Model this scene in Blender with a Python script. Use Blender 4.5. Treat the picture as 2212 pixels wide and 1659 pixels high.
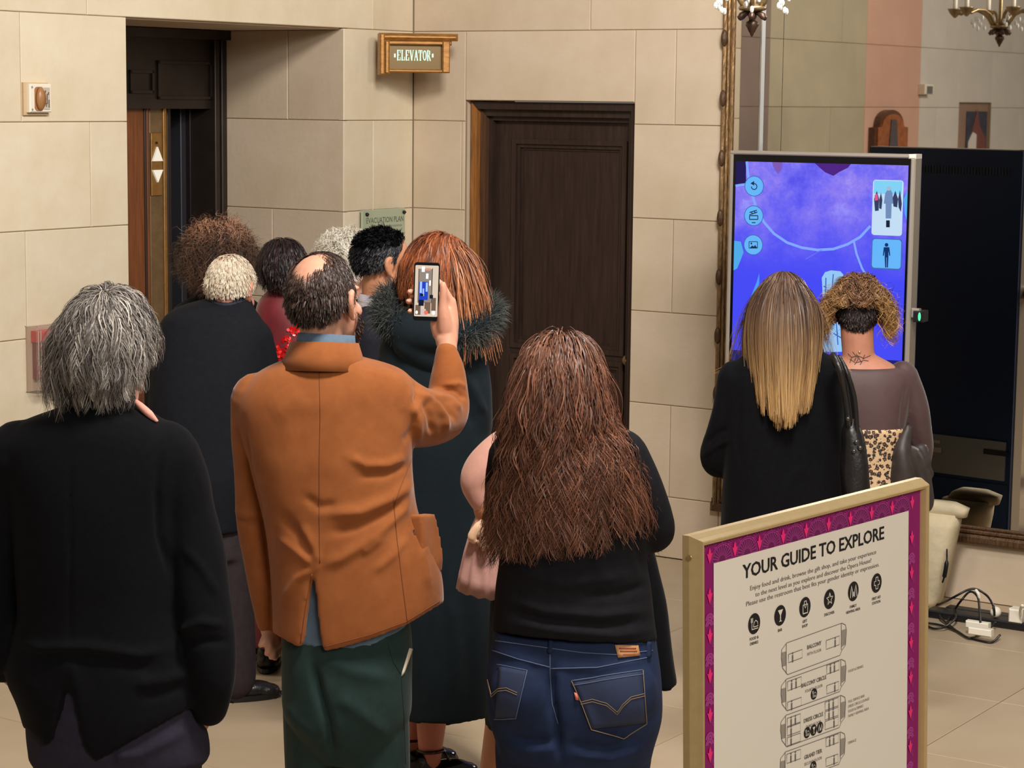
import bpy, bmesh, math, random
import numpy as np
from mathutils import Vector, Matrix, noise as mnoise

# ------------------------------------------------------------------ clearing
for o in list(bpy.data.objects): bpy.data.objects.remove(o)
scene = bpy.context.scene
COL = scene.collection

# ------------------------------------------------------------------ camera
F, PIT, ROL, HC = 4782.15, 0.129297239, 0.0108715, 2.2
_fw = np.array([0, math.cos(PIT), -math.sin(PIT)]); _up = np.array([0, math.sin(PIT), math.cos(PIT)]); _rt = np.array([1., 0, 0])
_c, _s = math.cos(ROL), math.sin(ROL)
_r2 = _c*_rt + _s*_up; _u2 = -_s*_rt + _c*_up
cam = bpy.data.cameras.new('camera'); camo = bpy.data.objects.new('camera', cam); COL.objects.link(camo)
cam.sensor_fit = 'HORIZONTAL'; cam.sensor_width = 36.0; cam.lens = 36.0*F/2212.0
cam.clip_start = 0.05; cam.clip_end = 200
camo.matrix_world = Matrix(((_r2[0], _u2[0], -_fw[0], 0), (_r2[1], _u2[1], -_fw[1], 0), (_r2[2], _u2[2], -_fw[2], HC), (0, 0, 0, 1)))
scene.camera = camo

# ------------------------------------------------------------------ exposure, world, lamps of the room and an added fill
scene.view_settings.view_transform = 'Standard'; scene.view_settings.look = 'None'
scene.view_settings.exposure = 0.0; scene.view_settings.gamma = 1.0
scene.view_settings.use_curve_mapping = False
scene.cycles.use_denoising = True
scene.cycles.max_bounces = 7; scene.cycles.diffuse_bounces = 3; scene.cycles.glossy_bounces = 4
scene.cycles.transmission_bounces = 5; scene.cycles.transparent_max_bounces = 6
scene.cycles.caustics_reflective = False; scene.cycles.caustics_refractive = False
w = bpy.data.worlds.new('lobby_world'); scene.world = w; w.use_nodes = True
bg = w.node_tree.nodes['Background']; bg.inputs[0].default_value = (1.0, 0.92, 0.84, 1); bg.inputs[1].default_value = 0.16

def area(name, loc, target, size, power, color, sy=None, spread=180):
    l = bpy.data.lights.new(name, 'AREA'); l.energy = power; l.color = color; l.shape = 'RECTANGLE'
    l.size = size; l.size_y = sy or size; l.spread = math.radians(spread)
    o = bpy.data.objects.new(name, l); COL.objects.link(o); o.location = loc
    o.rotation_euler = (Vector(target)-Vector(loc)).to_track_quat('-Z', 'Y').to_euler()
    return o
def point(name, loc, power, color, r):
    l = bpy.data.lights.new(name, 'POINT'); l.energy = power; l.color = color; l.shadow_soft_size = r
    o = bpy.data.objects.new(name, l); COL.objects.link(o); o.location = loc
    return o
WARM = (1.0, 0.952, 0.878)
area('ceiling_lamp', (0.7, 4.3, 4.9), (-0.1, 9.8, 1.2), 1.0, 300, WARM, 1.0)
point('chandelier_lamp', (1.15, 7.6, 3.35), 95, (1.0, 0.97, 0.92), 0.22)
area('fill_lamp_rear', (2.6, -1.2, 4.7), (0.3, 5.5, 1.0), 2.4, 240, (1.0, 0.95, 0.87), 2.4)  # unseen fill added behind the camera to brighten the sign and backs

# ------------------------------------------------------------------ placing helpers
def ray(px, py):
    d = _fw*F + _r2*(px-1106) + _u2*(829.5-py); return d/d[1]
def at(px, py, Y):
    """the point at depth Y (metres in front of the camera) on the line of sight through a pixel"""
    return np.array([0, 0, HC]) + ray(px, py)*Y
def proj(P):
    d = np.asarray(P, float)-np.array([0, 0, HC]); z = d@_fw
    return np.stack([1106+F*(d@_r2)/z, 829.5-F*(d@_u2)/z], -1)
CC = np.array([-.5175, 11.3236, 0.0]); ANG = .5842566; JH, J0 = .443989, 2.51715   # corner of the two stone walls, their turn, stone courses
DL = np.array([math.sin(ANG), math.cos(ANG), 0]); DR = np.array([math.cos(ANG), -math.sin(ANG), 0])
def onR(px, py, off=0.0):
    d = ray(px, py); o = np.array([0, 0, HC]); return o + d*((DL@(CC-DL*off-o))/(DL@d))
def onL(px, py, off=0.0):
    d = ray(px, py); o = np.array([0, 0, HC]); return o + d*((DR@(CC+DR*off-o))/(DR@d))
def onF(px, py, z=0.0):
    d = ray(px, py); return np.array([0, 0, HC]) + d*((z-HC)/d[2])
def uR(px, py=300, off=0.0): return float((onR(px, py, off)-CC)@DR)
def uL(px, py=300, off=0.0): return -float((onL(px, py, off)-CC)@DL)
def zR(px, py, off=0.0): return float(onR(px, py, off)[2])
def zL(px, py, off=0.0): return float(onL(px, py, off)[2])
def mirrored(P): return np.asarray(P)-2*DL*((np.asarray(P)-CC)@DL)

# ------------------------------------------------------------------ materials
def srgb(r, g=None, b=None):
    if g is None: r, g, b = r
    f = lambda c: (c/255/12.92) if c/255 <= .04045 else ((c/255+.055)/1.055)**2.4
    return (f(r), f(g), f(b), 1.0)
_M = {}
def mat(name, col, rough=.6, metal=0.0, var=0.0, vscale=4.0, bump=0.0, bscale=60.0, rnd=0.0, spec=.5, sheen=0.0,
        emit=None, estr=0.0, alpha=1.0, sss=0.0, stretch=None, col2=None, coat=0.0, trans=0.0):
    if name in _M: return _M[name]
    m = bpy.data.materials.new(name); m.use_nodes = True; nt = m.node_tree; N = nt.nodes; Lk = nt.links
    b = N['Principled BSDF']; c = srgb(col)
    b.inputs['Roughness'].default_value = rough; b.inputs['Metallic'].default_value = metal
    b.inputs['Specular IOR Level'].default_value = spec
    b.inputs['Base Color'].default_value = c
    if sheen: b.inputs['Sheen Weight'].default_value = sheen; b.inputs['Sheen Roughness'].default_value = .4
    if coat: b.inputs['Coat Weight'].default_value = coat
    if trans: b.inputs['Transmission Weight'].default_value = trans
    if emit: b.inputs['Emission Color'].default_value = srgb(emit); b.inputs['Emission Strength'].default_value = estr
    if alpha < 1: b.inputs['Alpha'].default_value = alpha
    if sss: b.inputs['Subsurface Weight'].default_value = sss; b.inputs['Subsurface Radius'].default_value = (.02, .008, .004)
    tc = None
    if var or bump:
        tc = N.new('ShaderNodeTexCoord'); mp = N.new('ShaderNodeMapping'); Lk.new(tc.outputs['Object'], mp.inputs[0])
        if stretch: mp.inputs['Scale'].default_value = stretch
    cur = None
    if var:
        n1 = N.new('ShaderNodeTexNoise'); n1.inputs['Scale'].default_value = vscale; n1.inputs['Detail'].default_value = 6; n1.inputs['Roughness'].default_value = .65
        Lk.new(mp.outputs[0], n1.inputs['Vector'])
        mx = N.new('ShaderNodeMix'); mx.data_type = 'RGBA'
        c2 = srgb(col2) if col2 else tuple(min(1, x*(1+var)) for x in c[:3])+(1,)
        c1 = c if col2 else tuple(x*(1-var) for x in c[:3])+(1,)
        mx.inputs[6].default_value = c1; mx.inputs[7].default_value = c2
        rp = N.new('ShaderNodeMapRange'); rp.inputs[1].default_value = .32; rp.inputs[2].default_value = .68
        Lk.new(n1.outputs['Fac'], rp.inputs[0]); Lk.new(rp.outputs[0], mx.inputs[0]); cur = mx.outputs[2]
    if rnd:
        oi = N.new('ShaderNodeObjectInfo'); hs = N.new('ShaderNodeHueSaturation')
        mr = N.new('ShaderNodeMapRange'); mr.inputs[3].default_value = 1-rnd; mr.inputs[4].default_value = 1+rnd
        Lk.new(oi.outputs['Random'], mr.inputs[0]); Lk.new(mr.outputs[0], hs.inputs['Value'])
        if cur: Lk.new(cur, hs.inputs['Color'])
        else: hs.inputs['Color'].default_value = c
        cur = hs.outputs[0]
    if cur: Lk.new(cur, b.inputs['Base Color'])
    if bump:
        n2 = N.new('ShaderNodeTexNoise'); n2.inputs['Scale'].default_value = bscale; n2.inputs['Detail'].default_value = 4
        Lk.new(mp.outputs[0], n2.inputs['Vector'])
        bp = N.new('ShaderNodeBump'); bp.inputs['Strength'].default_value = bump; bp.inputs['Distance'].default_value = .01
        Lk.new(n2.outputs['Fac'], bp.inputs['Height']); Lk.new(bp.outputs[0], b.inputs['Normal'])
    _M[name] = m; return m
def vcol_mat(name, rough=.45, spec=.5, sheen=0.0):
    """colour from the vertices: hair locks, each with its own tone"""
    if name in _M: return _M[name]
    m = bpy.data.materials.new(name); m.use_nodes = True; nt = m.node_tree; b = nt.nodes['Principled BSDF']
    a = nt.nodes.new('ShaderNodeAttribute'); a.attribute_name = 'Col'; nt.links.new(a.outputs['Color'], b.inputs['Base Color'])
    b.inputs['Roughness'].default_value = rough; b.inputs['Specular IOR Level'].default_value = spec
    if sheen: b.inputs['Sheen Weight'].default_value = sheen
    _M[name] = m; return m
def emit_mat(name, col, strength):
    if name in _M: return _M[name]
    m = bpy.data.materials.new(name); m.use_nodes = True; nt = m.node_tree; nt.nodes.clear()
    e = nt.nodes.new('ShaderNodeEmission'); e.inputs[0].default_value = srgb(col); e.inputs[1].default_value = strength
    o = nt.nodes.new('ShaderNodeOutputMaterial'); nt.links.new(e.outputs[0], o.inputs[0]); _M[name] = m; return m

# ------------------------------------------------------------------ mesh helpers
def tag(o, label=None, cat=None, group=None, kind=None):
    if label: o['label'] = label
    if cat: o['category'] = cat
    if group: o['group'] = group
    if kind: o['kind'] = kind
    return o
def empty(name, loc, rz=0.0, label=None, cat=None, group=None, rot=None):
    o = bpy.data.objects.new(name, None); COL.objects.link(o); o.location = loc
    o.rotation_euler = rot if rot else (0, 0, rz); o.empty_display_size = .1
    return tag(o, label, cat, group)
class MB:
    def __init__(s): s.v = []; s.f = []
    def add(s, vs, fs):
        n = len(s.v); s.v += [tuple(map(float, x)) for x in vs]; s.f += [tuple(i+n for i in f) for f in fs]; return s
    def box(s, x0, x1, y0, y1, z0, z1):
        return s.add([(x0,y0,z0),(x1,y0,z0),(x1,y1,z0),(x0,y1,z0),(x0,y0,z1),(x1,y0,z1),(x1,y1,z1),(x0,y1,z1)],
                     [(0,3,2,1),(4,5,6,7),(0,1,5,4),(1,2,6,5),(2,3,7,6),(3,0,4,7)])
    def bev(s, x0, x1, y0, y1, z0, z1, b=.003):
        """box whose front (low y) edges are chamfered"""
        return s.add([(x0,y1,z0),(x1,y1,z0),(x1,y1,z1),(x0,y1,z1),(x0,y0+b,z0),(x1,y0+b,z0),(x1,y0+b,z1),(x0,y0+b,z1),
                      (x0+b,y0,z0+b),(x1-b,y0,z0+b),(x1-b,y0,z1-b),(x0+b,y0,z1-b)],
                     [(3,2,1,0),(0,1,5,4),(1,2,6,5),(2,3,7,6),(3,0,4,7),(4,5,9,8),(5,6,10,9),(6,7,11,10),(7,4,8,11),(8,9,10,11)])
    def prism(s, pts, y0, y1):
        """outline in x,z pushed from y0 to y1"""
        n = len(pts); vs = [(p[0], y0, p[1]) for p in pts]+[(p[0], y1, p[1]) for p in pts]
        return s.add(vs, [tuple(range(n)), tuple(range(2*n-1, n-1, -1))]+[(i, i+n, (i+1) % n+n, (i+1) % n) for i in range(n)])
    def lathe(s, prof, n=16, c=(0, 0, 0)):
        vs = []; fs = []; m = len(prof)
        for i in range(n):
            a = 2*math.pi*i/n
            for r, z in prof: vs.append((c[0]+r*math.cos(a), c[1]+r*math.sin(a), c[2]+z))
        for i in range(n):
            for j in range(m-1):
                fs.append((i*m+j, ((i+1) % n)*m+j, ((i+1) % n)*m+j+1, i*m+j+1))
        return s.add(vs, fs)
    def tube(s, pts, r, n=8, cap=True):
        pts = [np.asarray(p, float) for p in pts]; m = len(pts); rr = r if hasattr(r, '__len__') else [r]*m
        vs = []; ref = None
        for i, p in enumerate(pts):
            t = pts[min(i+1, m-1)]-pts[max(i-1, 0)]; t = t/(np.linalg.norm(t)+1e-12)
            if ref is None:
                ref = np.cross(t, (0, 0, 1.)) if abs(t[2]) < .9 else np.cross(t, (1., 0, 0))
            a = ref-t*(ref@t); a /= np.linalg.norm(a)+1e-12; ref = a; b = np.cross(t, a)
            for k in range(n):
                an = 2*math.pi*k/n; vs.append(p+rr[i]*(a*math.cos(an)+b*math.sin(an)))
        fs = []
        for i in range(m-1):
            for k in range(n): fs.append((i*n+k, i*n+(k+1) % n, (i+1)*n+(k+1) % n, (i+1)*n+k))
        if cap: fs += [tuple(range(n-1, -1, -1)), tuple((m-1)*n+k for k in range(n))]
        return s.add(vs, fs)
    def ell(s, c, r, R=None, n=16, m=10):
        vs = []; R = np.eye(3) if R is None else R; c = np.asarray(c, float)
        for j in range(1, m):
            th = math.pi*j/m
            for i in range(n):
                ph = 2*math.pi*i/n
                vs.append(c+R@(np.array([math.sin(th)*math.cos(ph), math.sin(th)*math.sin(ph), math.cos(th)])*r))
        top = len(vs); vs.append(c+R@(np.array([0, 0, 1.])*r)); vs.append(c+R@(np.array([0, 0, -1.])*r)); fs = []
        for j in range(m-2):
            for i in range(n): fs.append((j*n+i, (j+1)*n+i, (j+1)*n+(i+1) % n, j*n+(i+1) % n))
        for i in range(n):
            fs.append((top, i, (i+1) % n)); fs.append((top+1, (m-2)*n+(i+1) % n, (m-2)*n+i))
        return s.add(vs, fs)
    def rings(s, rings):
        """closed loft through loops of equal length"""
        n = len(rings[0]); vs = [p for r in rings for p in r]; fs = []
        for i in range(len(rings)-1):
            for k in range(n): fs.append((i*n+k, i*n+(k+1) % n, (i+1)*n+(k+1) % n, (i+1)*n+k))
        vs += [np.mean(rings[0], 0), np.mean(rings[-1], 0)]; a = len(vs)-2
        for k in range(n):
            fs.append((a, (k+1) % n, k)); fs.append((a+1, (len(rings)-1)*n+k, (len(rings)-1)*n+(k+1) % n))
        return s.add(vs, fs)
    def mesh(s, name):
        me = bpy.data.meshes.new(name); me.from_pydata(s.v, [], s.f); me.update(); return me
    def build(s, name, m, parent=None, smooth=False, kind=None, label=None, loc=None, fixn=False):
        me = s.mesh(name)
        if fixn:
            bm = bmesh.new(); bm.from_mesh(me); bmesh.ops.recalc_face_normals(bm, faces=bm.faces); bm.to_mesh(me); bm.free()
        me.materials.append(m)
        if smooth: me.polygons.foreach_set('use_smooth', [True]*len(me.polygons))
        o = bpy.data.objects.new(name, me); COL.objects.link(o)
        if parent: o.parent = parent
        if loc is not None: o.location = loc
        return tag(o, label, None, None, kind)
def text_polys(txt, size, bold=0.0, align='CENTER', spacing=1.0):
    cu = bpy.data.curves.new('t', 'FONT'); cu.body = txt; cu.size = size; cu.offset = bold; cu.align_x = align; cu.space_character = spacing
    cu.resolution_u = 2; cu.fill_mode = 'BOTH'
    o = bpy.data.objects.new('t', cu); COL.objects.link(o)
    dg = bpy.context.evaluated_depsgraph_get(); dg.update()
    me = bpy.data.meshes.new_from_object(o.evaluated_get(dg))
    vs = [tuple(v.co) for v in me.vertices]; fs = [tuple(p.vertices) for p in me.polygons]
    bpy.data.objects.remove(o); bpy.data.curves.remove(cu); bpy.data.meshes.remove(me)
    return vs, fs
def add_text(mb, txt, size, x, z, y=0.0, bold=0.0, align='CENTER', sx=1.0, spacing=1.0, sz=1.0):
    vs, fs = text_polys(txt, size, bold, align, spacing)
    return mb.add([(x+v[0]*sx, y, z+v[1]*sz) for v in vs], fs)
def disc(mb, x, z, r, y=0.0, n=24, rz=None):
    rz = rz or r
    return mb.add([(x+r*math.cos(2*math.pi*i/n), y, z+rz*math.sin(2*math.pi*i/n)) for i in range(n)], [tuple(range(n))])
def ribbon(mb, pts, wd, y=0.0, closed=False):
    """flat line of width wd through x,z points"""
    P = [np.array(p, float) for p in pts]; n = len(P); vs = []; fs = []
    for i in range(n):
        t = (P[(i+1) % n]-P[i-1]) if closed else P[min(i+1, n-1)]-P[max(i-1, 0)]
        t /= np.linalg.norm(t)+1e-12; q = np.array([-t[1], t[0]])*wd/2
        vs += [(P[i][0]+q[0], y, P[i][1]+q[1]), (P[i][0]-q[0], y, P[i][1]-q[1])]
    for i in range(n if closed else n-1):
        j = (i+1) % n; fs.append((2*i, 2*i+1, 2*j+1, 2*j))
    return mb.add(vs, fs)
def rect(mb, x0, x1, z0, z1, y=0.0): return mb.add([(x0, y, z0), (x1, y, z0), (x1, y, z1), (x0, y, z1)], [(0, 1, 2, 3)])
def rrect(x0, x1, z0, z1, r, n=5):
    out = []
    for cx, cz, a0 in ((x1-r, z1-r, 0), (x0+r, z1-r, 90), (x0+r, z0+r, 180), (x1-r, z0+r, 270)):
        out += [(cx+r*math.cos(math.radians(a0+90*i/n)), cz+r*math.sin(math.radians(a0+90*i/n))) for i in range(n+1)]
    return out
# ================================================================== THE SETTING
STONE = mat('limestone', (229, 216, 192), .62, var=.11, vscale=2.6, bump=.10, bscale=38, rnd=.045, spec=.3, col2=(217, 200, 171))
STONE2 = mat('limestone_rosy', (217, 198, 177), .62, var=.1, vscale=2.6, bump=.10, bscale=38, rnd=.04, spec=.3, col2=(203, 184, 158))
MORTAR = mat('mortar', (164, 142, 114), .9)
OLIVE_LIT = mat('stone_lit_olive', (176, 166, 140), .7, var=.08, vscale=3, rnd=.04)  # far wall stone, the tint of its light put into the colour
PINK_LIT = mat('stone_lit_pink', (206, 164, 142), .7, var=.06, vscale=3, rnd=.03)  # same, pink light painted into the stone colour
COOL_LIT = mat('stone_lit_cool', (208, 202, 192), .7, var=.06, vscale=3, rnd=.03)  # same, cool light painted into the stone colour
MAUVE_SHADE = mat('stone_shaded_mauve', (140, 122, 112), .7, var=.06, vscale=3, rnd=.03)  # shadowed band of the wall, shade painted into the colour
WOOD = mat('dark_wood', (52, 38, 33), .38, var=.35, vscale=6, stretch=(9, 9, .7), spec=.4)
WOODRED = mat('red_wood', (122, 70, 38), .35, var=.35, vscale=6, stretch=(12, 12, .6), spec=.5)
WOOD_LIT = mat('dark_wood_lit', (150, 98, 48), .4, var=.4, vscale=7, stretch=(12, 12, .7))  # dark wood painted lighter for the light on the frame's left leg
BRONZE = mat('dark_bronze', (50, 41, 37), .4, metal=.35, var=.2, vscale=8)
BRASS = mat('brass', (168, 128, 74), .38, metal=.75, var=.2, vscale=20)
BRASSDK = mat('aged_brass', (128, 104, 74), .45, metal=.5, var=.25, vscale=12)
BLACK = mat('black_plastic', (16, 17, 20), .45)
WHITEP = mat('white_plastic', (238, 230, 214), .45)
SILVER = mat('silver_metal', (200, 190, 176), .35, metal=.6)
courses = [3.4] + [J0-JH*k for k in range(-1, 6)] + [0.0]

def stone_rows(wall, u0, u1, m, holes=(), joints={}, gap=.003, names='stone_block', rows=None, depth=.03):
    """stones one by one on a wall's own frame: x along, y into the wall, z up"""
    rows = rows or list(zip(courses[1:], courses[:-1]))
    for k, (za, zb) in enumerate(rows):
        cuts = sorted({u0, u1} | {j for j in joints.get(k, ()) if u0 < j < u1})
        for a, b in zip(cuts[:-1], cuts[1:]):
            # cut the block around openings (x0,x1,ztop)
            segs = [(a, b, za, zb)]
            for hx0, hx1, hz in holes:
                out = []
                for (p, q, r, s) in segs:
                    if q <= hx0+1e-6 or p >= hx1-1e-6 or r >= hz-1e-6: out.append((p, q, r, s)); continue
                    if p < hx0: out.append((p, hx0, r, s))
                    if q > hx1: out.append((hx1, q, r, s))
                    if s > hz+.02: out.append((max(p, hx0), min(q, hx1), hz, s))
                segs = out
            for (p, q, r, s) in segs:
                if q-p < .015 or s-r < .015: continue
                g = gap/2
                cx, cz = (p+q)/2, (r+s)/2; hw, hh = (q-p)/2-g, (s-r)/2-g
                mb = MB().bev(-hw, hw, random.uniform(0, .0012), depth, -hh, hh, .003)
                mb.build(names, m, wall, loc=(cx, 0, cz))
random.seed(4)
# ---- floor with stone tiles
fl = MB().box(-7, 7, -4, 13, -.12, -.008).build('floor', mat('floor_grout', (168, 146, 118), .8), kind='structure')
TILE = mat('floor_stone', (188, 168, 142), .34, var=.09, vscale=1.6, rnd=.03, spec=.45, col2=(176, 154, 126))
TS = .76
tile_me = MB().add([(-TS/2+.002, -TS/2+.002, -.03), (TS/2-.002, -TS/2+.002, -.03), (TS/2-.002, TS/2-.002, -.03), (-TS/2+.002, TS/2-.002, -.03),
                    (-TS/2+.002, -TS/2+.002, -.002), (TS/2-.002, -TS/2+.002, -.002), (TS/2-.002, TS/2-.002, -.002), (-TS/2+.002, TS/2-.002, -.002),
                    (-TS/2+.004, -TS/2+.004, 0), (TS/2-.004, -TS/2+.004, 0), (TS/2-.004, TS/2-.004, 0), (-TS/2+.004, TS/2-.004, 0)],
                   [(0, 1, 5, 4), (1, 2, 6, 5), (2, 3, 7, 6), (3, 0, 4, 7), (4, 5, 9, 8), (5, 6, 10, 9), (6, 7, 11, 10), (7, 4, 8, 11), (8, 9, 10, 11)]).mesh('floor_tile')
tile_me.materials.append(TILE)
for i in range(0, 9):
    for j in range(0, 9):
        P = CC+DR*(i+.5)*TS-DL*(j+.5)*TS
        if P[1] < 2.0: continue
        o = bpy.data.objects.new('floor_tile', tile_me); COL.objects.link(o); o.parent = fl
        o.location = (P[0], P[1], 0); o.rotation_euler = (0, 0, -ANG + random.choice((0, 1, 2, 3))*math.pi/2)

# ---- right wall (faces the camera) with the door
DU0, DU1, DZ = uR(1005, 216), uR(1370, 225), zR(1190, 219)
wr = MB().box(-.2, DU0, .007, .45, 0, 3.4).box(DU1, 7.0, .007, .45, 0, 3.4).box(DU0, DU1, .007, .45, DZ, 3.4).build('wall_right', MORTAR, kind='structure')
wr.location = tuple(CC); wr.rotation_euler = (0, 0, -ANG)
stone_rows(wr, .0, 1.80, STONE2, [(DU0, DU1, DZ)], {0: (1.6,), 1: (1.047,), 2: (1.52,), 3: (.30,), 4: (1.523,), 5: (), 6: (1.529,), 7: ()})
for a, b in ((1.80, 2.95), (2.95, 4.2), (4.2, 5.6), (5.6, 6.9)):
    MB().bev(a+.002, b-.002, .0, .03, .0, .2965).build('stone_block', STONE2, wr)
# reveals of the doorway
MB().box(DU0-.02, DU0+.0005, .02, .30, 0, DZ).build('door_reveal', STONE2, wr)
MB().box(DU1-.0005, DU1+.02, .02, .30, 0, DZ).build('door_reveal', STONE2, wr)
MB().box(DU0, DU1, .02, .30, DZ-.0005, DZ+.02).build('door_lintel', STONE2, wr)

# ---- door_1: dark panelled wooden door with its moulded frame
d1 = empty('door_1', tuple(CC), -ANG); d1['kind'] = 'structure'
def frame3(y0, y1, a, b, z, t, m, name):
    """three sides of a door frame, mitred: legs at a and b, head under z"""
    for nm, pts in (('left', [(a, 0), (a+t, 0), (a+t, z-t), (a, z)]), ('right', [(b-t, 0), (b, 0), (b, z), (b-t, z-t)]), ('head', [(a, z), (a+t, z-t), (b-t, z-t), (b, z)])):
        MB().prism(pts[::-1], y0, y1).build(name, m if nm != 'left' else WOOD_LIT if name == 'outer_casing' else WOOD_HALFLIT if name == 'inner_casing' else m, d1, fixn=True)
a0, b0 = DU0+.012, DU1; WOOD_HALFLIT = mat('dark_wood_halflit', (84, 58, 40), .4, var=.35, vscale=7, stretch=(12, 12, .7))  # left inner leg painted lighter too, as lit dark wood
frame3(.035, .30, a0, b0, DZ-.006, .036, WOOD, 'outer_casing')
frame3(.065, .30, a0+.036, b0-.03, DZ-.042, .034, WOOD, 'inner_casing')
frame3(.095, .30, a0+.070, b0-.055, DZ-.076, .022, WOOD, 'door_stop')
yd = .13
sx0, sx1, sz1 = a0+.085, b0-.02, DZ-.085
def pR(px, py, y): return uR(px, py, -y), zR(px, py, -y)
pl = pR(1113, 305, yd); pr = pR(1352, 305, yd); pb = pR(1200, 752, yd)[1]; pm = pR(1200, 775, yd)[1]
x0, x1, zt = pl[0], pr[0], pl[1]
leaf = MB()
leaf.box(sx0, x0, yd, yd+.045, .01, sz1).box(x1, sx1, yd, yd+.045, .01, sz1).box(x0, x1, yd, yd+.045, zt, sz1).box(x0, x1, yd, yd+.045, pm, pb).box(x0, x1, yd, yd+.045, .01, .22)
leaf = leaf.build('door_leaf', WOOD, d1)
for (za, zb) in ((pb, zt), (.22, pm)):
    MB().box(x0+.03, x1-.03, yd+.018, yd+.04, za+.03, zb-.03).build('door_panel', WOOD, d1)
    for k, (e0, e1, yy) in enumerate(((-.012, .012, -.012), (.012, .03, .0), (.03, .042, .012))):
        mb = MB()
        A = [(x0+e0, za+e0), (x1-e0, za+e0), (x1-e0, zb-e0), (x0+e0, zb-e0)]; B = [(x0+e1, za+e1), (x1-e1, za+e1), (x1-e1, zb-e1), (x0+e1, zb-e1)]
        for i in range(4):
            j = (i+1) % 4; mb.prism([A[i], A[j], B[j], B[i]], yd+yy, yd+.04)
        mb.build('panel_moulding', WOOD, d1, fixn=True)
kx, kz = pR(1352, 778, yd-.04)
kb = MB().lathe([(0, 0), (.012, 0), (.012, .025), (.024, .035), (.028, .05), (.02, .063), (0, .066)], 14).build('door_knob', BRASSDK, d1, smooth=True)
kb.location = (kx+.012, yd, kz); kb.rotation_euler = (math.pi/2, 0, 0)

# ---- left wall with the lift alcove, running on past the frame (the mirror shows that far part)
RU0, RU1, RZ = -uL(2142, 270), -uL(2072, 270), zL(2107, 222); RU0, RU1 = min(RU0, RU1), max(RU0, RU1)
AU0, AU1, AZ, AD = uL(742.6, 61), uL(273, 39), zL(500, 51), .745
wl = MB()
for (a, b, z0, z1) in ((-AU0, .2, 0, 3.4), (-AU1, -AU0, AZ, 3.4), (-9.6, -AU1, 0, 3.4)): wl.box(a, b, .012, 1.3 if b > -1 else .7, z0, z1)
wl = MB().box(-AU0+.04, .0, .007, AD+.4, 0, 3.4).box(-AU1, -AU0, .007, AD+.4, AZ+.02, 3.4).box(-9.6, -RU1, .007, .7, 0, 3.4).box(-RU0, -AU1-.02, .007, .7, 0, 3.4).box(-RU1, -RU0, .007, .7, RZ, 3.4).build('wall_left', MORTAR, kind='structure')
wl.location = tuple(CC); wl.rotation_euler = (0, 0, math.pi/2-ANG)
stone_rows(wl, -3.56, .0, STONE, [(-AU1, -AU0, AZ)], {0: (-.7, -1.9, -3.), 1: (-2.318, -.341, -3.2), 2: (-2.70,), 3: (-2.309, -.334), 4: (-2.69,), 5: (-2.3, -3.2), 6: (-2.69,), 7: (-2.31,)})
far = [(za+.075, zb+.075) for za, zb in list(zip(courses[1:], courses[:-1]))[:-1]]+[(0, courses[-2]+.075)]
stone_rows(wl, -3.96, -3.56, MAUVE_SHADE, rows=far)
stone_rows(wl, -5.46, -3.96, OLIVE_LIT, rows=far, joints={1: (-5.05,), 0: (-4.6,), 3: (-4.9,)})
stone_rows(wl, -6.43, -5.46, PINK_LIT, rows=far)
RU0, RU1, RZ = -uL(2142, 270), -uL(2072, 270), zL(2107, 222)
RU0, RU1 = min(RU0, RU1), max(RU0, RU1)
stone_rows(wl, -9.5, -6.43, COOL_LIT, [(-RU1, -RU0, RZ)], rows=far, joints={1: (-6.9, -8.3), 2: (-7.15, -8.9), 3: (-6.75, -8.5)})
MB().box(-9.9, -9.6, -2, 1, 0, 3.4).build('wall_entrance', COOL_LIT, wl)
# alcove sides and soffit
wa = MB().box(-AD-.4, -.015, .007, .3, 0, AZ).build('wall_alcove', MORTAR, kind='structure')
wa.location = tuple(CC-DL*AU0); wa.rotation_euler = (0, 0, -ANG)
wa.location = tuple(CC-DL*(AU0))
stone_rows(wa, -AD-.02, -.0, STONE2, rows=[(max(0, za), min(zb, AZ)) for za, zb in zip(courses[2:], courses[1:-1])], joints={1: (-.35,), 3: (-.45,)}, gap=.003)
MB().box(-AU1, -AU0, .0285, AD+.02, AZ-.001, AZ+.06).build('alcove_soffit', STONE2, wl)
MB().box(-AU1-.04, -AU1, .0285, AD+.5, 0, AZ).build('alcove_side', STONE, wl)

# ---- lift entrance in the back of the alcove
el = empty('elevator_entrance', tuple(CC), math.pi/2-ANG, 'dark bronze lift entrance with brass call panel set back in the stone alcove', 'elevator')
def eL(px, py, y): return -uL(px, py, -y), zL(px, py, -y)
y0 = AD
fr = eL(462, 300, y0)[0]
for k, (a, b, yy) in enumerate(((0, .35, -.012), (.35, .6, .012), (.6, 1, -.004))):
    xa, xb = fr+(-AU0-fr)*a, fr+(-AU0-fr)*b
    MB().bev(xa, xb, y0+yy, y0+.25, 0, AZ-.03-.02*(k == 0), .004).build('door_casing', BRONZE, el)
hz0 = eL(380, 235, y0)[1]; hx0 = -AU1
hd = MB().box(hx0, fr, y0+.02, y0+.09, hz0, AZ).build('header_panel', BRONZE, el)
MB().box(hx0, -AU0, y0-.03, y0+.02, AZ-.05, AZ-.005).build('head_moulding', BRONZE, el)
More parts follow.
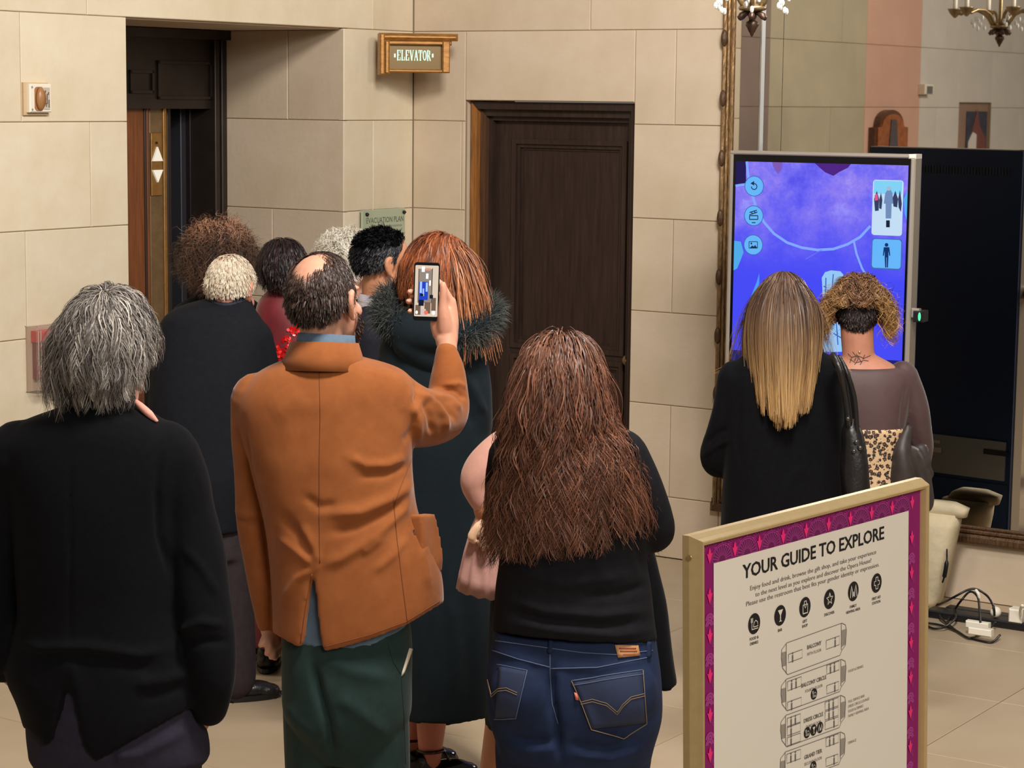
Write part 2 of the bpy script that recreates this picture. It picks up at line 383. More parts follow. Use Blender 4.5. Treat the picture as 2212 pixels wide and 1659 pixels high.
for q in ((278, 330, 151, 202), (338, 455, 131, 215)):
    A = eL(q[0], q[2], y0+.02); B = eL(q[1], q[3], y0+.02); mb = MB()
    xs, zs = sorted((A[0], B[0])), sorted((A[1], B[1])); t = .014
    mb.box(xs[0], xs[1], y0+.008, y0+.021, zs[1]-t, zs[1]).box(xs[0], xs[1], y0+.008, y0+.021, zs[0], zs[0]+t).box(xs[0], xs[0]+t, y0+.008, y0+.021, zs[0], zs[1]).box(xs[1]-t, xs[1], y0+.008, y0+.021, zs[0], zs[1])
    mb.build('header_moulding', BRONZE, hd)
y1 = y0+.06
def strip(nm, pa, pb, y, yb, m, z0=0, z1=hz0+.02):
    a = eL(pa, 330, y)[0]; b = eL(pb, 330, y)[0]; return MB().bev(a, b, y, yb, z0, z1, .003).build(nm, m, el)
strip('wood_jamb', 262, 313, y1, y1+.1, WOODRED)
strip('jamb_bead', 313, 317, y1-.008, y1+.1, WOOD); strip('jamb_bead', 318, 323, y1-.004, y1+.1, WOODRED)
strip('brass_jamb', 324, 353, y1+.005, y1+.1, BRASSDK)
strip('brass_edge', 354, 361, y1-.004, y1+.1, BRASS)
strip('door_track', 362, 370, y1+.03, y1+.1, BRONZE)
strip('door_edge', 391, 408, y1+.11, y1+.2, mat('blued_steel', (74, 74, 82), .35, metal=.6))
strip('lift_door', 411, 470, y1+.08, y1+.12, mat('lift_door_bronze', (44, 34, 34), .25, metal=.4))
MB().box(-AU1, -AU0, AD+.34, AD+.4, 0, AZ).build('shaft_wall', BLACK, el)
A = eL(324, 287, y1); B = eL(350, 422, y1)
cp = MB().bev(A[0]+.004, B[0]-.002, y1-.004, y1+.006, B[1], A[1], .002).build('call_panel', BRASS, el)
cx = (A[0]+B[0])/2; hw = .036
zu, zu2 = eL(336, 317, y1)[1], eL(336, 348, y1)[1]; zd, zd2 = eL(336, 367, y1)[1], eL(336, 394, y1)[1]
BTN = mat('lit_button', (235, 232, 220), .4, emit=(235, 230, 215), estr=.35)
MB().prism([(cx-hw, zu2), (cx+hw, zu2), (cx, zu)], y1-.014, y1-.002).build('up_button', BTN, cp, fixn=True)
MB().prism([(cx-hw, zd), (cx, zd2), (cx+hw, zd)], y1-.014, y1-.002).build('down_button', BTN, cp, fixn=True)
MB().box(cx-.006, cx+.006, y1-.008, y1-.002, eL(336, 311, y1)[1], eL(336, 306, y1)[1]).build('key_switch', BRONZE, cp)

# ================================================================== THINGS ON THE WALLS
# ---- lift sign across the corner
SA, SB = at(828, 110, 10.93), at(966, 110, 10.99)
sdir = SB-SA; sdir[2] = 0; sw = np.linalg.norm(sdir); sdir /= sw; sa = math.atan2(sdir[1], sdir[0])
es = empty('elevator_sign', (SA[0], SA[1], 0), sa, 'gilded wood box sign with glowing green letters across the wall corner', 'sign')
zt_, zb_ = at(890, 72, 10.95)[2], at(890, 157, 10.95)[2]
GOLDW = mat('gilded_wood', (166, 116, 56), .38, metal=.35, var=.3, vscale=25, stretch=(1, 1, 4))
MB().prism([(0, .03), (sw, .03), (sw*.62, .30), (sw*.38, .30)], zb_+.02, zt_-.02).build('box', GOLDW, es, fixn=True)
o = bpy.data.objects['box']; 
for v in o.data.vertices: v.co = (v.co[0], v.co[2], v.co[1])
MB().bev(-.02, sw+.05, -.035, .03, zt_-.035, zt_, .014).build('cornice', GOLDW, es)
MB().bev(-.0, sw+.02, -.022, .03, zt_-.056, zt_-.035, .006).build('cornice_bead', GOLDW, es)
MB().bev(-.022, .002, -.045, .05, zb_-.012, zt_-.003, .006).bev(.002, .028, -.034, .03, zb_-.008, zt_-.035, .008).build('side_post', GOLDW, es)
MB().bev(sw-.028, sw+.01, -.03, .03, zb_, zt_-.035, .006).build('side_post', GOLDW, es)
MB().bev(.0, sw, -.02, .03, zb_, zb_+.018, .006).build('bottom_rail', GOLDW, es)
MB().box(.02, sw-.02, .005, .03, zb_+.01, zt_-.05).build('face_panel', mat('sign_face', (120, 96, 54), .3, metal=.3), es)
def fit_text(mb, txt, x0, x1, z0, z1, y=0.0, bold=0.0, spacing=1.0):
    vs, fs = text_polys(txt, 1.0, bold, 'LEFT', spacing); a = np.array(vs); lo, hi = a.min(0), a.max(0)
    k = lambda v: (x0+(v[0]-lo[0])/(hi[0]-lo[0])*(x1-x0), y, z0+(v[1]-lo[1])/(hi[1]-lo[1])*(z1-z0))
    return mb.add([k(v) for v in vs], fs)
# letters with slab serifs, drawn as strokes
def slab_letters(mb, word, x0, x1, z0, z1, y):
    L = {'E': [(.15, 0, .15, 1, .2), (.0, .95, .8, .95, .1), (.0, .05, .8, .05, .1), (.2, .52, .6, .52, .1), (.76, .7, .76, 1, .1), (.76, 0, .76, .3, .1)],
         'L': [(.18, 0, .18, 1, .2), (.0, .95, .4, .95, .1), (.0, .05, .8, .05, .1), (.76, 0, .76, .35, .1)],
         'V': [(.1, 1, .45, 0, .2), (.45, 0, .8, 1, .1), (-.05, .96, .3, .96, .08), (.62, .96, .95, .96, .08)],
         'A': [(.08, 0, .45, 1, .1), (.45, 1, .8, 0, .2), (.22, .36, .66, .36, .09), (-.06, .04, .24, .04, .08), (.6, .04, .96, .04, .08)],
         'T': [(.45, 0, .45, 1, .2), (.0, .95, .9, .95, .1), (.04, .7, .04, 1, .1), (.86, .7, .86, 1, .1), (.25, .04, .65, .04, .08)],
         'R': [(.15, 0, .15, 1, .2), (.0, .95, .55, .95, .1), (.0, .04, .35, .04, .08), (.62, .56, .62, .94, .18), (.2, .5, .6, .5, .1), (.45, .5, .8, 0, .18), (.65, .04, .92, .04, .08)]}
    n = len(word); cw = (x1-x0)/n
    for i, ch in enumerate(word):
        bx = x0+i*cw
        if ch == 'O':
            ribbon(mb, [(bx+cw*.44+cw*.34*math.cos(t), (z0+z1)/2+(z1-z0)*.44*math.sin(t)) for t in np.linspace(0, 2*math.pi, 20, False)], cw*.2, y, True); continue
        for (xa, za, xb, zb, wd) in L[ch]:
            ribbon(mb, [(bx+xa*cw*.95, z0+za*(z1-z0)), (bx+xb*cw*.95, z0+zb*(z1-z0))], wd*cw*1.3, y)
    return mb
GLOW = emit_mat('green_glow', (196, 255, 220), 1.6)
def eS(px, py):
    P = at(px, py, 10.96); return float((P-SA)@sdir), float(P[2])
lx0, lx1 = eS(857, 120)[0], eS(933, 120)[0]
mb = slab_letters(MB(), 'ELEVATOR', lx0, lx1, eS(890, 131)[1], eS(890, 108)[1], .003)
for px in (852, 936):
    a = eS(px, 120); rect(mb, a[0]-.004, a[0]+.004, a[1]-.009, a[1]+.009, .003)
mb.build('glowing_letters', GLOW, es)

# ---- evacuation plan plaque on the left wall
ep = empty('evacuation_plan_plaque', tuple(CC), math.pi/2-ANG, 'pale green glass evacuation plan plaque with screws on the stone wall', 'plaque')
A = eL(780, 455, -.02); B = eL(872, 448, -.02); pz0 = eL(826, 560, -.02)[1]; pz1 = (eL(826, 452, -.02)[1])
MB().bev(A[0], B[0], -.03, -.018, pz0, pz1, .002).build('glass_panel', mat('green_glass', (176, 186, 160), .12, spec=.6, coat=.4), ep)
MB().box(A[0]+.004, B[0]+.0, -.018, -.016, pz0, pz1).build('backing', mat('plaque_green', (108, 124, 104), .5), ep)
mb = fit_text(MB(), 'EVACUATION PLAN', A[0]+.03, B[0]-.015, pz1-.066, pz1-.038, -.0306, .01)
fit_text(mb, 'IN CASE OF FIRE DO NOT USE ELEVATOR', A[0]+.05, B[0]-.03, pz1-.09, pz1-.08, -.0306)
mb.build('lettering', mat('plaque_print', (96, 106, 88), .6), ep)
for x in (A[0]+.03, B[0]-.015):
    for z in (pz1-.02, pz0+.02):
        s = MB().lathe([(0, 0), (.009, 0), (.009, .01), (.004, .016), (0, .016)], 10).build('standoff_screw', mat('screw_dark', (52, 48, 46), .3, metal=.7), ep, smooth=True)
        s.location = (x, -.029, z); s.rotation_euler = (math.pi/2, 0, 0)

# ---- small navy sign on the alcove side (half hidden by white hair)
P1 = CC-DL*(AU0+.006)
def aS(px, py):
    d = ray(px, py); o = np.array([0, 0, HC]); P = o+d*((DL@(P1-o))/(DL@d)); return float((P-P1)@DR), float(P[2])
q0, q1 = aS(704, 524), aS(745, 560)
ns = MB().bev(q0[0], min(q1[0], -.01), -.006, .004, q1[1], q0[1], .002).build('navy_wall_sign', mat('navy_sign', (34, 44, 72), .4))
ns.location = tuple(P1); ns.rotation_euler = (0, 0, -ANG); tag(ns, 'small square navy sign on the alcove side wall behind white hair', 'sign')

# ---- wall strobe device, upper left
def strobe(u0, u1, z0, z1, label, m):
    e = empty('alarm_strobe', tuple(CC), math.pi/2-ANG, label, 'alarm')
    MB().bev(u0-.012, u1+.002, -.012, .002, z0-.012, z1+.006, .002).build('back_plate', mat('strobe_surround', (206, 178, 140), .6), e)
    MB().bev(u0, u1, -.034, -.010, z0, z1, .005).build('body', m, e)
    w_, h_ = u1-u0, z1-z0
    o = MB()
    pts = rrect(u0+w_*.20, u0+w_*.60, z0+h_*.06, z0+h_*.90, w_*.12)
    o.prism(pts[::-1], -.037, -.0335).build('amber_lens_surround', mat('amber_lens', (168, 118, 74), .35), e, fixn=True)
    rr = MB().rings([[(u0+w_*(.40+.17*math.cos(t)), -.036-dy, z0+h_*(.48+k*.40*math.sin(t))) for t in np.linspace(0, 2*math.pi, 20, False)] for dy, k in ((0, 1), (.012, .94), (.02, .8))])
    rr.build('amber_lens', mat('amber_lens', (168, 118, 74), .35), e, smooth=True, fixn=True)
    MB().bev(u0+w_*.62, u0+w_*.90, -.037, -.033, z0+h_*.10, z0+h_*.88, .001).build('speaker_grille', mat('grille_grey', (196, 184, 168), .5), e)
    mb = MB()
    for (a, b, c, d) in ((.66, .70, .70, .78), (.74, .78, .30, .66), (.82, .86, .18, .45), (.70, .735, .2, .34), (.80, .84, .62, .72)): mb.box(u0+w_*a, u0+w_*b, -.0385, -.0365, z0+h_*c, z0+h_*d)
    mb.build('grille_slot', mat('slot_dark', (110, 92, 74), .6), e)
    for z in (z0+h_*.1, z0+h_*.88): disc(MB(), u0+w_*.1, z, .005, -.0345, 10).build('screw_head', mat('screw_grey', (170, 165, 158), .4, metal=.5), e)
    return e
A = eL(63, 181, -.03); B = eL(111, 243, -.03)
strobe(A[0], B[0], B[1], A[1], 'square white fire alarm strobe with amber lens high on left wall', WHITEP)
def mirror_u(px): return uL(px, 200)   # uL of the plane run on behind the mirror is minus the true distance from the corner
tx0, tx1 = sorted((mirror_u(1985), mirror_u(2004)))
tx0, tx1 = -abs(tx1), -abs(tx0)
tx0, tx1 = min(tx0, tx1), max(tx0, tx1)
th_ = empty('thermostat', tuple(CC), math.pi/2-ANG, 'small white thermostat box on cool lit stone seen in the mirror', 'thermostat')
MB().bev(tx0, tx1, -.055, .0, zL(1990, 204), zL(1990, 182), .006).build('box', WHITEP, th_)
MB().box(tx0+.03, tx1-.03, -.058, -.054, zL(1990, 202), zL(1990, 186)).build('dial_window', mat('dial_grey', (110, 108, 104), .4), th_)

# ---- red fire alarm pull station under a clear cover, lower left
A = eL(76, 706, -.06); B = eL(140, 842, -.06); fa = empty('fire_alarm_pull_station', tuple(CC), math.pi/2-ANG, 'red fire alarm pull station under a clear plastic cover on left wall', 'alarm')
u0, u1, z0, z1 = A[0], B[0], B[1], A[1]; w_, h_ = u1-u0, z1-z0
RED = mat('alarm_red', (186, 26, 40), .35); REDDK = mat('alarm_dark_red', (112, 22, 26), .4)
MB().box(u0+.004, u1-.004, -.008, .002, z0+.004, z1-.004).build('gasket', mat('clear_frame', (176, 150, 128), .25), fa)
MB().bev(u0+w_*.2, u1-w_*.12, -.035, -.006, z0+h_*.2, z1-h_*.26, .004).build('station_body', REDDK, fa)
MB().bev(u0+w_*.16, u1-w_*.05, -.056, -.006, z1-h_*.25, z1-h_*.08, .008).build('siren_housing', RED, fa)
MB().bev(u0+w_*.24, u0+w_*.36, -.040, -.03, z0+h_*.42, z0+h_*.66, .002).build('instruction_plate', mat('plate_dark', (48, 40, 32), .4), fa)
o = MB().lathe([(.022, 0), (.034, 0), (.034, .012), (.022, .012), (.022, 0)], 20).build('pull_ring', mat('ring_grey', (176, 168, 160), .35), fa, smooth=False)
o.location = (u0+w_*.60, -.034, z0+h_*.52); o.rotation_euler = (math.pi/2, 0, 0)
MB().bev(u0+w_*.52, u0+w_*.68, -.042, -.034, z0+h_*.26, z0+h_*.38, .002).build('pull_tab', WHITEP, fa)
cl = mat('clear_plastic', (235, 222, 210), .08, alpha=.07, spec=.6)
MB().bev(u0, u1, -.07, -.066, z0, z1, .003).box(u0, u0+.004, -.067, 0, z0, z1).box(u1-.004, u1, -.067, 0, z0, z1).box(u0, u1, -.067, 0, z1-.004, z1).box(u0, u1, -.067, 0, z0, z0+.004).build('clear_cover', cl, fa)
mb = MB()
for k in (.03, .09): 
    x = u0+w_*k*1.4; mb.tube([(x, -.071, z0+h_*.1), (x, -.071, z1-h_*.06)], .0022, 6)
    mb.tube([(u0+w_*.05, -.071, z0+h_*(.14-k)), (u1-w_*.05, -.071, z0+h_*(.14-k))], .0022, 6)
mb.build('cover_rib', mat('clear_rib', (205, 186, 168), .15, alpha=.7), fa)
MB().ell((u0+w_*.22, -.07, z0+h_*.12), (.010, .006, .009), n=10, m=6).build('cover_latch', mat('latch_chrome', (235, 232, 226), .12, metal=.9), fa, smooth=True)

# ---- things on the far left wall that only the mirror shows
pn = empty('arched_wood_panel', tuple(CC), math.pi/2-ANG, 'arched carved wood frame with dark centre on pink lit pillar seen in mirror', 'panel')
pa, pb_ = sorted((-abs(mirror_u(1880)), -abs(mirror_u(1952)))); zb0 = .95; zs = zL(1916, 275); ztp = zL(1916, 237)
pw = pb_-pa; pc = (pa+pb_)/2
arch = lambda e: [(pa+e, zb0+e), (pb_-e, zb0+e), (pb_-e, zs), (pb_-pw*.13-e*.6, zs+.005)]+[(pc+(pw*.36-e)*math.cos(t), zs+.02+(ztp-zs-.02-e)*math.sin(t)) for t in np.linspace(.1, math.pi-.1, 14)]+[(pa+pw*.13+e*.6, zs+.005), (pa+e, zs)]
MB().prism(arch(0)[::-1], -.05, .0).build('carved_frame', mat('carved_wood', (92, 62, 44), .35, var=.4, vscale=30), pn, fixn=True)
MB().prism(arch(.03)[::-1], -.062, -.045).build('frame_moulding', mat('copper_moulding', (176, 104, 62), .3, metal=.3, var=.3, vscale=25), pn, fixn=True)
MB().prism([(pc-pw*.33, zb0+.06), (pc+pw*.33, zb0+.06), (pc+pw*.08, ztp-.07), (pc-pw*.08, ztp-.07)][::-1], -.07, -.058).build('centre_panel', mat('panel_slate', (82, 74, 80), .5, var=.3, vscale=40), pn, fixn=True)
rc = empty('picture_recess', tuple(CC), math.pi/2-ANG, 'brown recess with a dark picture on far cool lit wall seen in mirror', 'picture')
MB().box(-RU1, -RU0, .030, .14, 0, RZ).build('back_board', mat('recess_brown', (150, 122, 104), .6, var=.1), rc)
ga, gb = sorted((-abs(mirror_u(2098)), -abs(mirror_u(2141))))
g1 = zL(2120, 241)
MB().bev(ga, gb, .018, .05, .9, g1, .004).build('canvas', mat('picture_dark', (52, 56, 74), .5, var=.35, vscale=9), rc)
mb = MB(); gz = zL(2120, 311)
mb.add([(gb-.02, .017, gz-.2), (gb-.20, .017, gz-.2), (gb-.22, .017, gz+.07), (gb-.12, .017, gz+.10), (gb-.03, .017, gz+.02)], [(4, 3, 2, 1, 0)]).build('pale_figure', mat('figure_white', (222, 214, 206), .6), rc)
MB().add([(gb-.2, .016, gz-.2), (ga+.02, .016, gz-.2), (ga+.03, .016, gz+.04), (gb-.25, .016, gz+.15), (gb-.2, .016, gz+.28), (gb-.15, .016, gz+.19), (gb-.09, .016, gz+.1), (gb-.2, .016, gz+.08)], [tuple(range(7, -1, -1))]).build('red_figure', mat('figure_red', (122, 70, 62), .6), rc)

# ---- big framed mirror on the right wall
mi = empty('wall_mirror', tuple(CC), -ANG, 'tall mirror in a carved gilt frame filling the right wall', 'mirror')
mu0, mu1, mz0, mz1 = uR(1565, 60), 5.6, .335, 3.35
fw0 = uR(1590, 60)
FRM = mat('gilt_frame', (150, 118, 80), .42, metal=.45, var=.55, vscale=26, stretch=(3, 3, .8), bump=.4, bscale=40)
FRMDK = mat('gilt_frame_dark', (92, 66, 44), .45, metal=.3, var=.45, vscale=22, stretch=(3, 3, .8), bump=.4, bscale=50)
wdt = fw0-mu0
MB().bev(mu0, mu0+wdt*.22, -.02, .0, mz0-.07, mz1, .004).bev(mu0+wdt*.22, mu0+wdt*.5, -.045, .0, mz0-.07, mz1, .010).bev(mu0+wdt*.5, mu0+wdt*.72, -.032, .0, mz0-.05, mz1, .006).bev(mu0+wdt*.72, fw0, -.018, .0, mz0-.02, mz1, .004).build('frame_side', FRM, mi)
for z in np.arange(.55, 3.3, .275):
    MB().ell((mu0+wdt*.36, -.04, z), (.016, .016, .04), n=10, m=8).build('frame_boss', FRMDK, mi, smooth=True)
MB().bev(mu0, mu1, -.045, .0, mz0-.07, mz0-.03, .010).bev(mu0, mu1, -.03, .0, mz0-.03, mz0-.01, .006).bev(mu0, mu1, -.018, 0, mz0-.01, mz0+.004, .004).build('frame_bottom', FRMDK, mi)
MIR = mat('mirror_glass', (206, 200, 192), .015, metal=1.0)
su = [fw0, uR(1641, 200), uR(1652, 200), uR(1691, 200), mu1]
for a, b in ((su[0], su[1]), (su[2], su[3]), (su[3], su[4])):
    MB().box(a+.001, b-.0012, -.006, -.001, mz0, mz1).build('mirror_pane', MIR, mi)
MB().box(su[0], su[4], -.0012, .0, mz0, mz1).build('mirror_backing', mat('mirror_seam', (96, 84, 74), .5), mi)
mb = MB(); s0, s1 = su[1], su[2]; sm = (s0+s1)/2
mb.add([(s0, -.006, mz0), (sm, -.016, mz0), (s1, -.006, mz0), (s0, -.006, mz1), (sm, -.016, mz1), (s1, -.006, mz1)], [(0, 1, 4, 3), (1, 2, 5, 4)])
mb.build('bevelled_strip', mat('strip_glint', (240, 240, 236), .12, metal=.6), mi)  # near-white colour stands in for the lamp glint on the bevel

# ---- chandeliers (only their lower ends come into the picture)
def chandelier(P, s, label):
    e = empty('chandelier', tuple(P), .35, label, 'chandelier', None)
    CB = mat('chandelier_brass', (150, 128, 92), .35, metal=.6, var=.25, vscale=30); DK = mat('chandelier_bronze', (84, 62, 50), .38, metal=.5)
    MB().lathe([(0, 0), (.006, .006), (.010, .018), (.014, .022), (.022, .040), (.030, .052), (.026, .066), (.016, .072), (.014, .080), (.018, .090), (.018, .112)], 16).build('finial', DK, e, smooth=True)
    MB().lathe([(.018, .110), (.058, .118), (.064, .126), (.058, .136), (.03, .140), (.012, .150), (.012, .62), (.03, .64), (.03, .70), (.008, .72), (.008, 1.5)], 18).build('stem', CB, e, smooth=True)
    for k in range(6):
        a = k*math.pi/3; ca, sa_ = math.cos(a), math.sin(a)
        MB().tube([(r*ca, r*sa_, z) for r, z in ((.015, .105), (.035, .104), (.055, .092), (.065, .084), (.072, .09))], [.007, .012, .016, .012, .004], 8).build('leaf_scroll', DK, e, smooth=True)
        ar = MB().tube([(r*ca, r*sa_, z) for r, z in ((.045, .135), (.062, .16), (.09, .20), (.14, .225), (.20, .225), (.25, .205), (.285, .215), (.295, .25))], [.012, .012, .011, .010, .010, .010, .009, .009], 8).build('arm', CB, e, smooth=True)
        cc = MB().lathe([(0, 0), (.006, .0), (.018, .012), (.034, .03), (.044, .05), (.048, .056), (.02, .058), (.015, .058)], 14, (.29*ca, .29*sa_, .182)).build('candle_cup', CB, ar, smooth=True)
        MB().lathe([(.014, .05), (.014, .14), (0, .14)], 10, (.29*ca, .29*sa_, .19)).build('candle', WHITEP, ar, smooth=True)
        MB().lathe([(0, .14), (.012, .15), (.017, .175), (.009, .21), (0, .235)], 10, (.29*ca, .29*sa_, .19)).build('bulb', emit_mat('bulb_glow', (255, 232, 196), 9.0), ar, smooth=True)
        for q in range(4):
            MB().ell((.16*ca+.02*math.cos(q*1.57), .16*sa_+.02*math.sin(q*1.57), .175-.02*q), (.010, .010, .016), n=6, m=5).build('crystal_drop', mat('crystal', (225, 228, 224), .08, spec=.9), ar)
    e.scale = (s, s, s); return e
P = at(1624, 80, 8.0); chandelier(P, .80, 'brass chandelier hanging in front of the gilt mirror frame')
P = mirrored(at(2160, 102, 14.0)); chandelier(P, 1.0, 'bright brass chandelier seen only as a reflection in the mirror')

# ---- lit video kiosk standing before the mirror
KY, KPH, KW, KT = 9.45, .47, .812, .10
KA = at(1577, 325, KY); kw = np.array([math.cos(KPH), -math.sin(KPH), 0]); kn = np.array([math.sin(KPH), math.cos(KPH), 0])
kz1 = float(KA[2]); ko = np.array([KA[0], KA[1], 0])
kk = empty('video_kiosk', tuple(ko), -KPH, 'tall video kiosk in a silver frame showing a violet blue scene', 'kiosk')
def K(px, py, y=0.0):
    d = ray(px, py); o = np.array([0, 0, HC]); P = o+d*((kn@(ko+kn*y-o))/(kn@d)); return float((P-ko)@kw), float(P[2])
DKB = mat('kiosk_black', (44, 70, 118), .38, spec=.4)
MB().bev(.004, KW-.004, .012, KT, .06, kz1-.004, .004).build('housing', DKB, kk)
t = .016
MB().bev(0, KW, -.004, KT-.02, kz1-t, kz1, .005).build('frame_top', SILVER, kk)
MB().bev(0, t, -.004, KT-.02, .06, kz1-t, .005).build('frame_side', SILVER, kk)
MB().bev(KW-t*1.3, KW, -.004, KT-.02, .06, kz1-t, .005).build('frame_side', SILVER, kk)
MB().bev(KW-.03, KW+.001, -.0055, KT-.02, kz1-.018, kz1+.001, .004).build('corner_cap', WHITEP, kk)
MB().box(t, KW-t, .004, .014, .08, kz1-t).build('glass', mat('kiosk_glass', (6, 7, 10), .1, spec=.6), kk)
MB().box(-.06, KW+.06, -.20, .20, .0, .02).box(.1, KW-.1, .02, KT-.02, .02, .08).build('base_plate', BLACK, kk)
sx0, sz1_ = K(1590, 343); sx1 = K(1965, 348)[0]; sz0 = .52; sx0 = t+.012; sx1 = KW-t*1.3-.010; sz1_ = kz1-.045
# screen picture: violet cloud with big translucent globes
sm_ = bpy.data.materials.new('screen_picture'); sm_.use_nodes = True; nt = sm_.node_tree; nt.nodes.clear(); N = nt.nodes; Lk = nt.links
tcn = N.new('ShaderNodeTexCoord'); n1 = N.new('ShaderNodeTexNoise'); n1.inputs['Scale'].default_value = 5.0; n1.inputs['Detail'].default_value = 8; n1.inputs['Roughness'].default_value = .7
Lk.new(tcn.outputs['Object'], n1.inputs['Vector'])
cr = N.new('ShaderNodeValToRGB'); Lk.new(n1.outputs['Fac'], cr.inputs[0]); e_ = cr.color_ramp.elements
e_[0].position = .30; e_[0].color = srgb(84, 78, 226); e_[1].position = .72; e_[1].color = srgb(184, 184, 255)
q = e_.new(.45); q.color = srgb(116, 108, 238); q = e_.new(.58); q.color = srgb(156, 136, 236)
sxy = N.new('ShaderNodeSeparateXYZ'); Lk.new(tcn.outputs['Object'], sxy.inputs[0])
mr = N.new('ShaderNodeMapRange'); mr.inputs[1].default_value = 1.45; mr.inputs[2].default_value = 1.93; Lk.new(sxy.outputs[2], mr.inputs[0])
mx = N.new('ShaderNodeMix'); mx.data_type = 'RGBA'; mx.inputs[6].default_value = srgb(70, 74, 240); Lk.new(mr.outputs[0], mx.inputs[0]); Lk.new(cr.outputs[0], mx.inputs[7])
em = N.new('ShaderNodeEmission'); em.inputs[1].default_value = 1.05; Lk.new(mx.outputs[2], em.inputs[0]); ou = N.new('ShaderNodeOutputMaterial'); Lk.new(em.outputs[0], ou.inputs[0])
scr = rect(MB(), sx0, sx1, sz0, sz1_, .002).build('screen', sm_, kk)
def kp(pts): return [K(*p) for p in pts]
def flat(nm, polys, m, y):
    mb = MB()
    for p in polys: mb.add([(x, y, z) for x, z in p], [tuple(range(len(p)))])
    return mb.build(nm, m, scr)
def circ(px, py, r, n=26): 
    c = K(px, py); k = abs(K(px+r, py)[0]-c[0]); return [(c[0]+k*math.cos(2*math.pi*i/n), c[1]+k*math.sin(2*math.pi*i/n)) for i in range(n)]
clampx = lambda p: (min(max(p[0], sx0), sx1), min(max(p[1], sz0), sz1_))
flat('dark_corner', [[clampx(p) for p in kp([(1588, 340), (1612, 340), (1611, 380), (1612, 398), (1588, 398)])]], emit_mat('scr_indigo', (44, 34, 92), .8), .0012)
flat('purple_cloud', [[clampx(p) for p in kp([(1760, 345), (1838, 346), (1832, 362), (1812, 372), (1800, 380), (1782, 372), (1768, 360)])]], emit_mat('scr_purple', (86, 42, 140), .85), .0012)
flat('rust_cloud', [[clampx(p) for p in kp([(1668, 344), (1690, 344), (1688, 366), (1680, 376), (1670, 360)])]], emit_mat('scr_rust', (134, 96, 190), .9), .0012)
for gp in ([(1584, 520), (1600, 522), (1606, 545), (1598, 566), (1592, 580), (1584, 584)], [(1968, 420), (1960, 412), (1952, 430), (1954, 462), (1964, 476), (1970, 470)]): flat('cyan_patch', [[clampx(p) for p in kp(gp)]], emit_mat('scr_cyan', (84, 176, 240), .95), .0012)
RIM = emit_mat('scr_rim', (130, 168, 255), 1.0)
def curve_px(pts, wd, nm, m, y=.0009):
    ribbon_pts = [clampx(p) for p in kp(pts)]; return ribbon(MB(), ribbon_pts, wd, y).build(nm, m, scr)
curve_px([(1613, 342), (1616, 380), (1622, 410), (1632, 445), (1650, 480), (1672, 505), (1700, 524), (1732, 535), (1765, 540), (1800, 538), (1830, 528), (1858, 512), (1880, 488)], .011, 'globe_rim', RIM)
curve_px([(1844, 520), (1850, 548), (1862, 580), (1874, 600), (1890, 616)], .009, 'globe_rim', RIM)
curve_px([(1584, 402), (1596, 400), (1612, 398)], .010, 'globe_rim', RIM)
curve_px([(1740, 560), (1765, 545), (1775, 540)], .004, 'globe_rim', emit_mat('scr_rim2', (108, 116, 250), .95))
ICB = emit_mat('scr_button', (104, 182, 250), 1.0); ICE = emit_mat('scr_button_edge', (70, 110, 190), .9); INK = emit_mat('scr_ink', (38, 70, 92), .6)
for (px, py) in ((1629, 402), (1628, 466), (1627, 529)):
    flat('button_ring', [circ(px, py, 21)], ICE, .0008); flat('round_button', [circ(px, py, 19.5)], ICB, .0006)
mb = MB(); c = K(1629, 403); k = abs(K(1635, 403)[0]-c[0])
ribbon(mb, [(c[0]+k*math.cos(a), c[1]+k*math.sin(a)) for a in np.linspace(1.9, 1.9-5.0, 14)], .004, .0004)
mb.add([(x, .0004, z) for x, z in kp([(1621, 396), (1629, 391), (1629, 401)])], [(0, 1, 2)]).build('reset_icon', INK, scr)
mb = MB()
for p in (((1619, 466), (1637, 466)), ((1637, 466), (1637, 474)), ((1637, 474), (1619, 474)), ((1619, 474), (1619, 466)), ((1619, 464), (1636, 458)), ((1619, 459), (1635, 454)), ((1623, 458), (1626, 463)), ((1629, 456), (1632, 461)), ((1624, 481), (1632, 481))): ribbon(mb, kp(p), .004, .0004)
mb.build('clapper_icon', INK, scr)
mb = MB()
for p in (((1618, 522), (1636, 522)), ((1636, 522), (1636, 536)), ((1636, 536), (1618, 536)), ((1618, 536), (1618, 522))): ribbon(mb, kp(p), .003, .0004)
mb.add([(x, .0004, z) for x, z in kp([(1619, 536), (1625, 530), (1628, 533), (1631, 529), (1636, 536)])], [(0, 1, 2, 3, 4)]); mb.add([(x, .0004, z) for x, z in circ(1623, 526, 2, 8)], [tuple(range(8))])
mb.build('picture_icon', INK, scr)
def rpx(x0, y0, x1, y1, r=.012):
    a = K(x0, y0); b = K(x1, y1); return rrect(a[0], b[0], b[1], a[1], r)
flat('camera_preview', [rpx(1886, 388, 1948, 510)], emit_mat('scr_pale', (196, 222, 246), 1.0), .0008)
flat('preview_wall', [rpx(1888, 390, 1948, 420, .004)], emit_mat('scr_pale2', (130, 210, 245), 1.0), .0007)
flat('preview_people', [kp(p) for p in ([(1888, 430), (1894, 412), (1899, 430), (1898, 455), (1890, 456)], [(1899, 432), (1903, 416), (1906, 432), (1904, 452), (1899, 450)], [(1928, 428), (1934, 412), (1940, 430), (1938, 448), (1930, 446)], [(1940, 430), (1944, 410), (1948, 440), (1946, 458), (1941, 448)])], emit_mat('scr_slate', (60, 72, 110), .8), .0005)
flat('preview_pink', [kp([(1889, 422), (1895, 418), (1897, 432), (1890, 434)])], emit_mat('scr_pink', (236, 90, 150), .9), .0004)
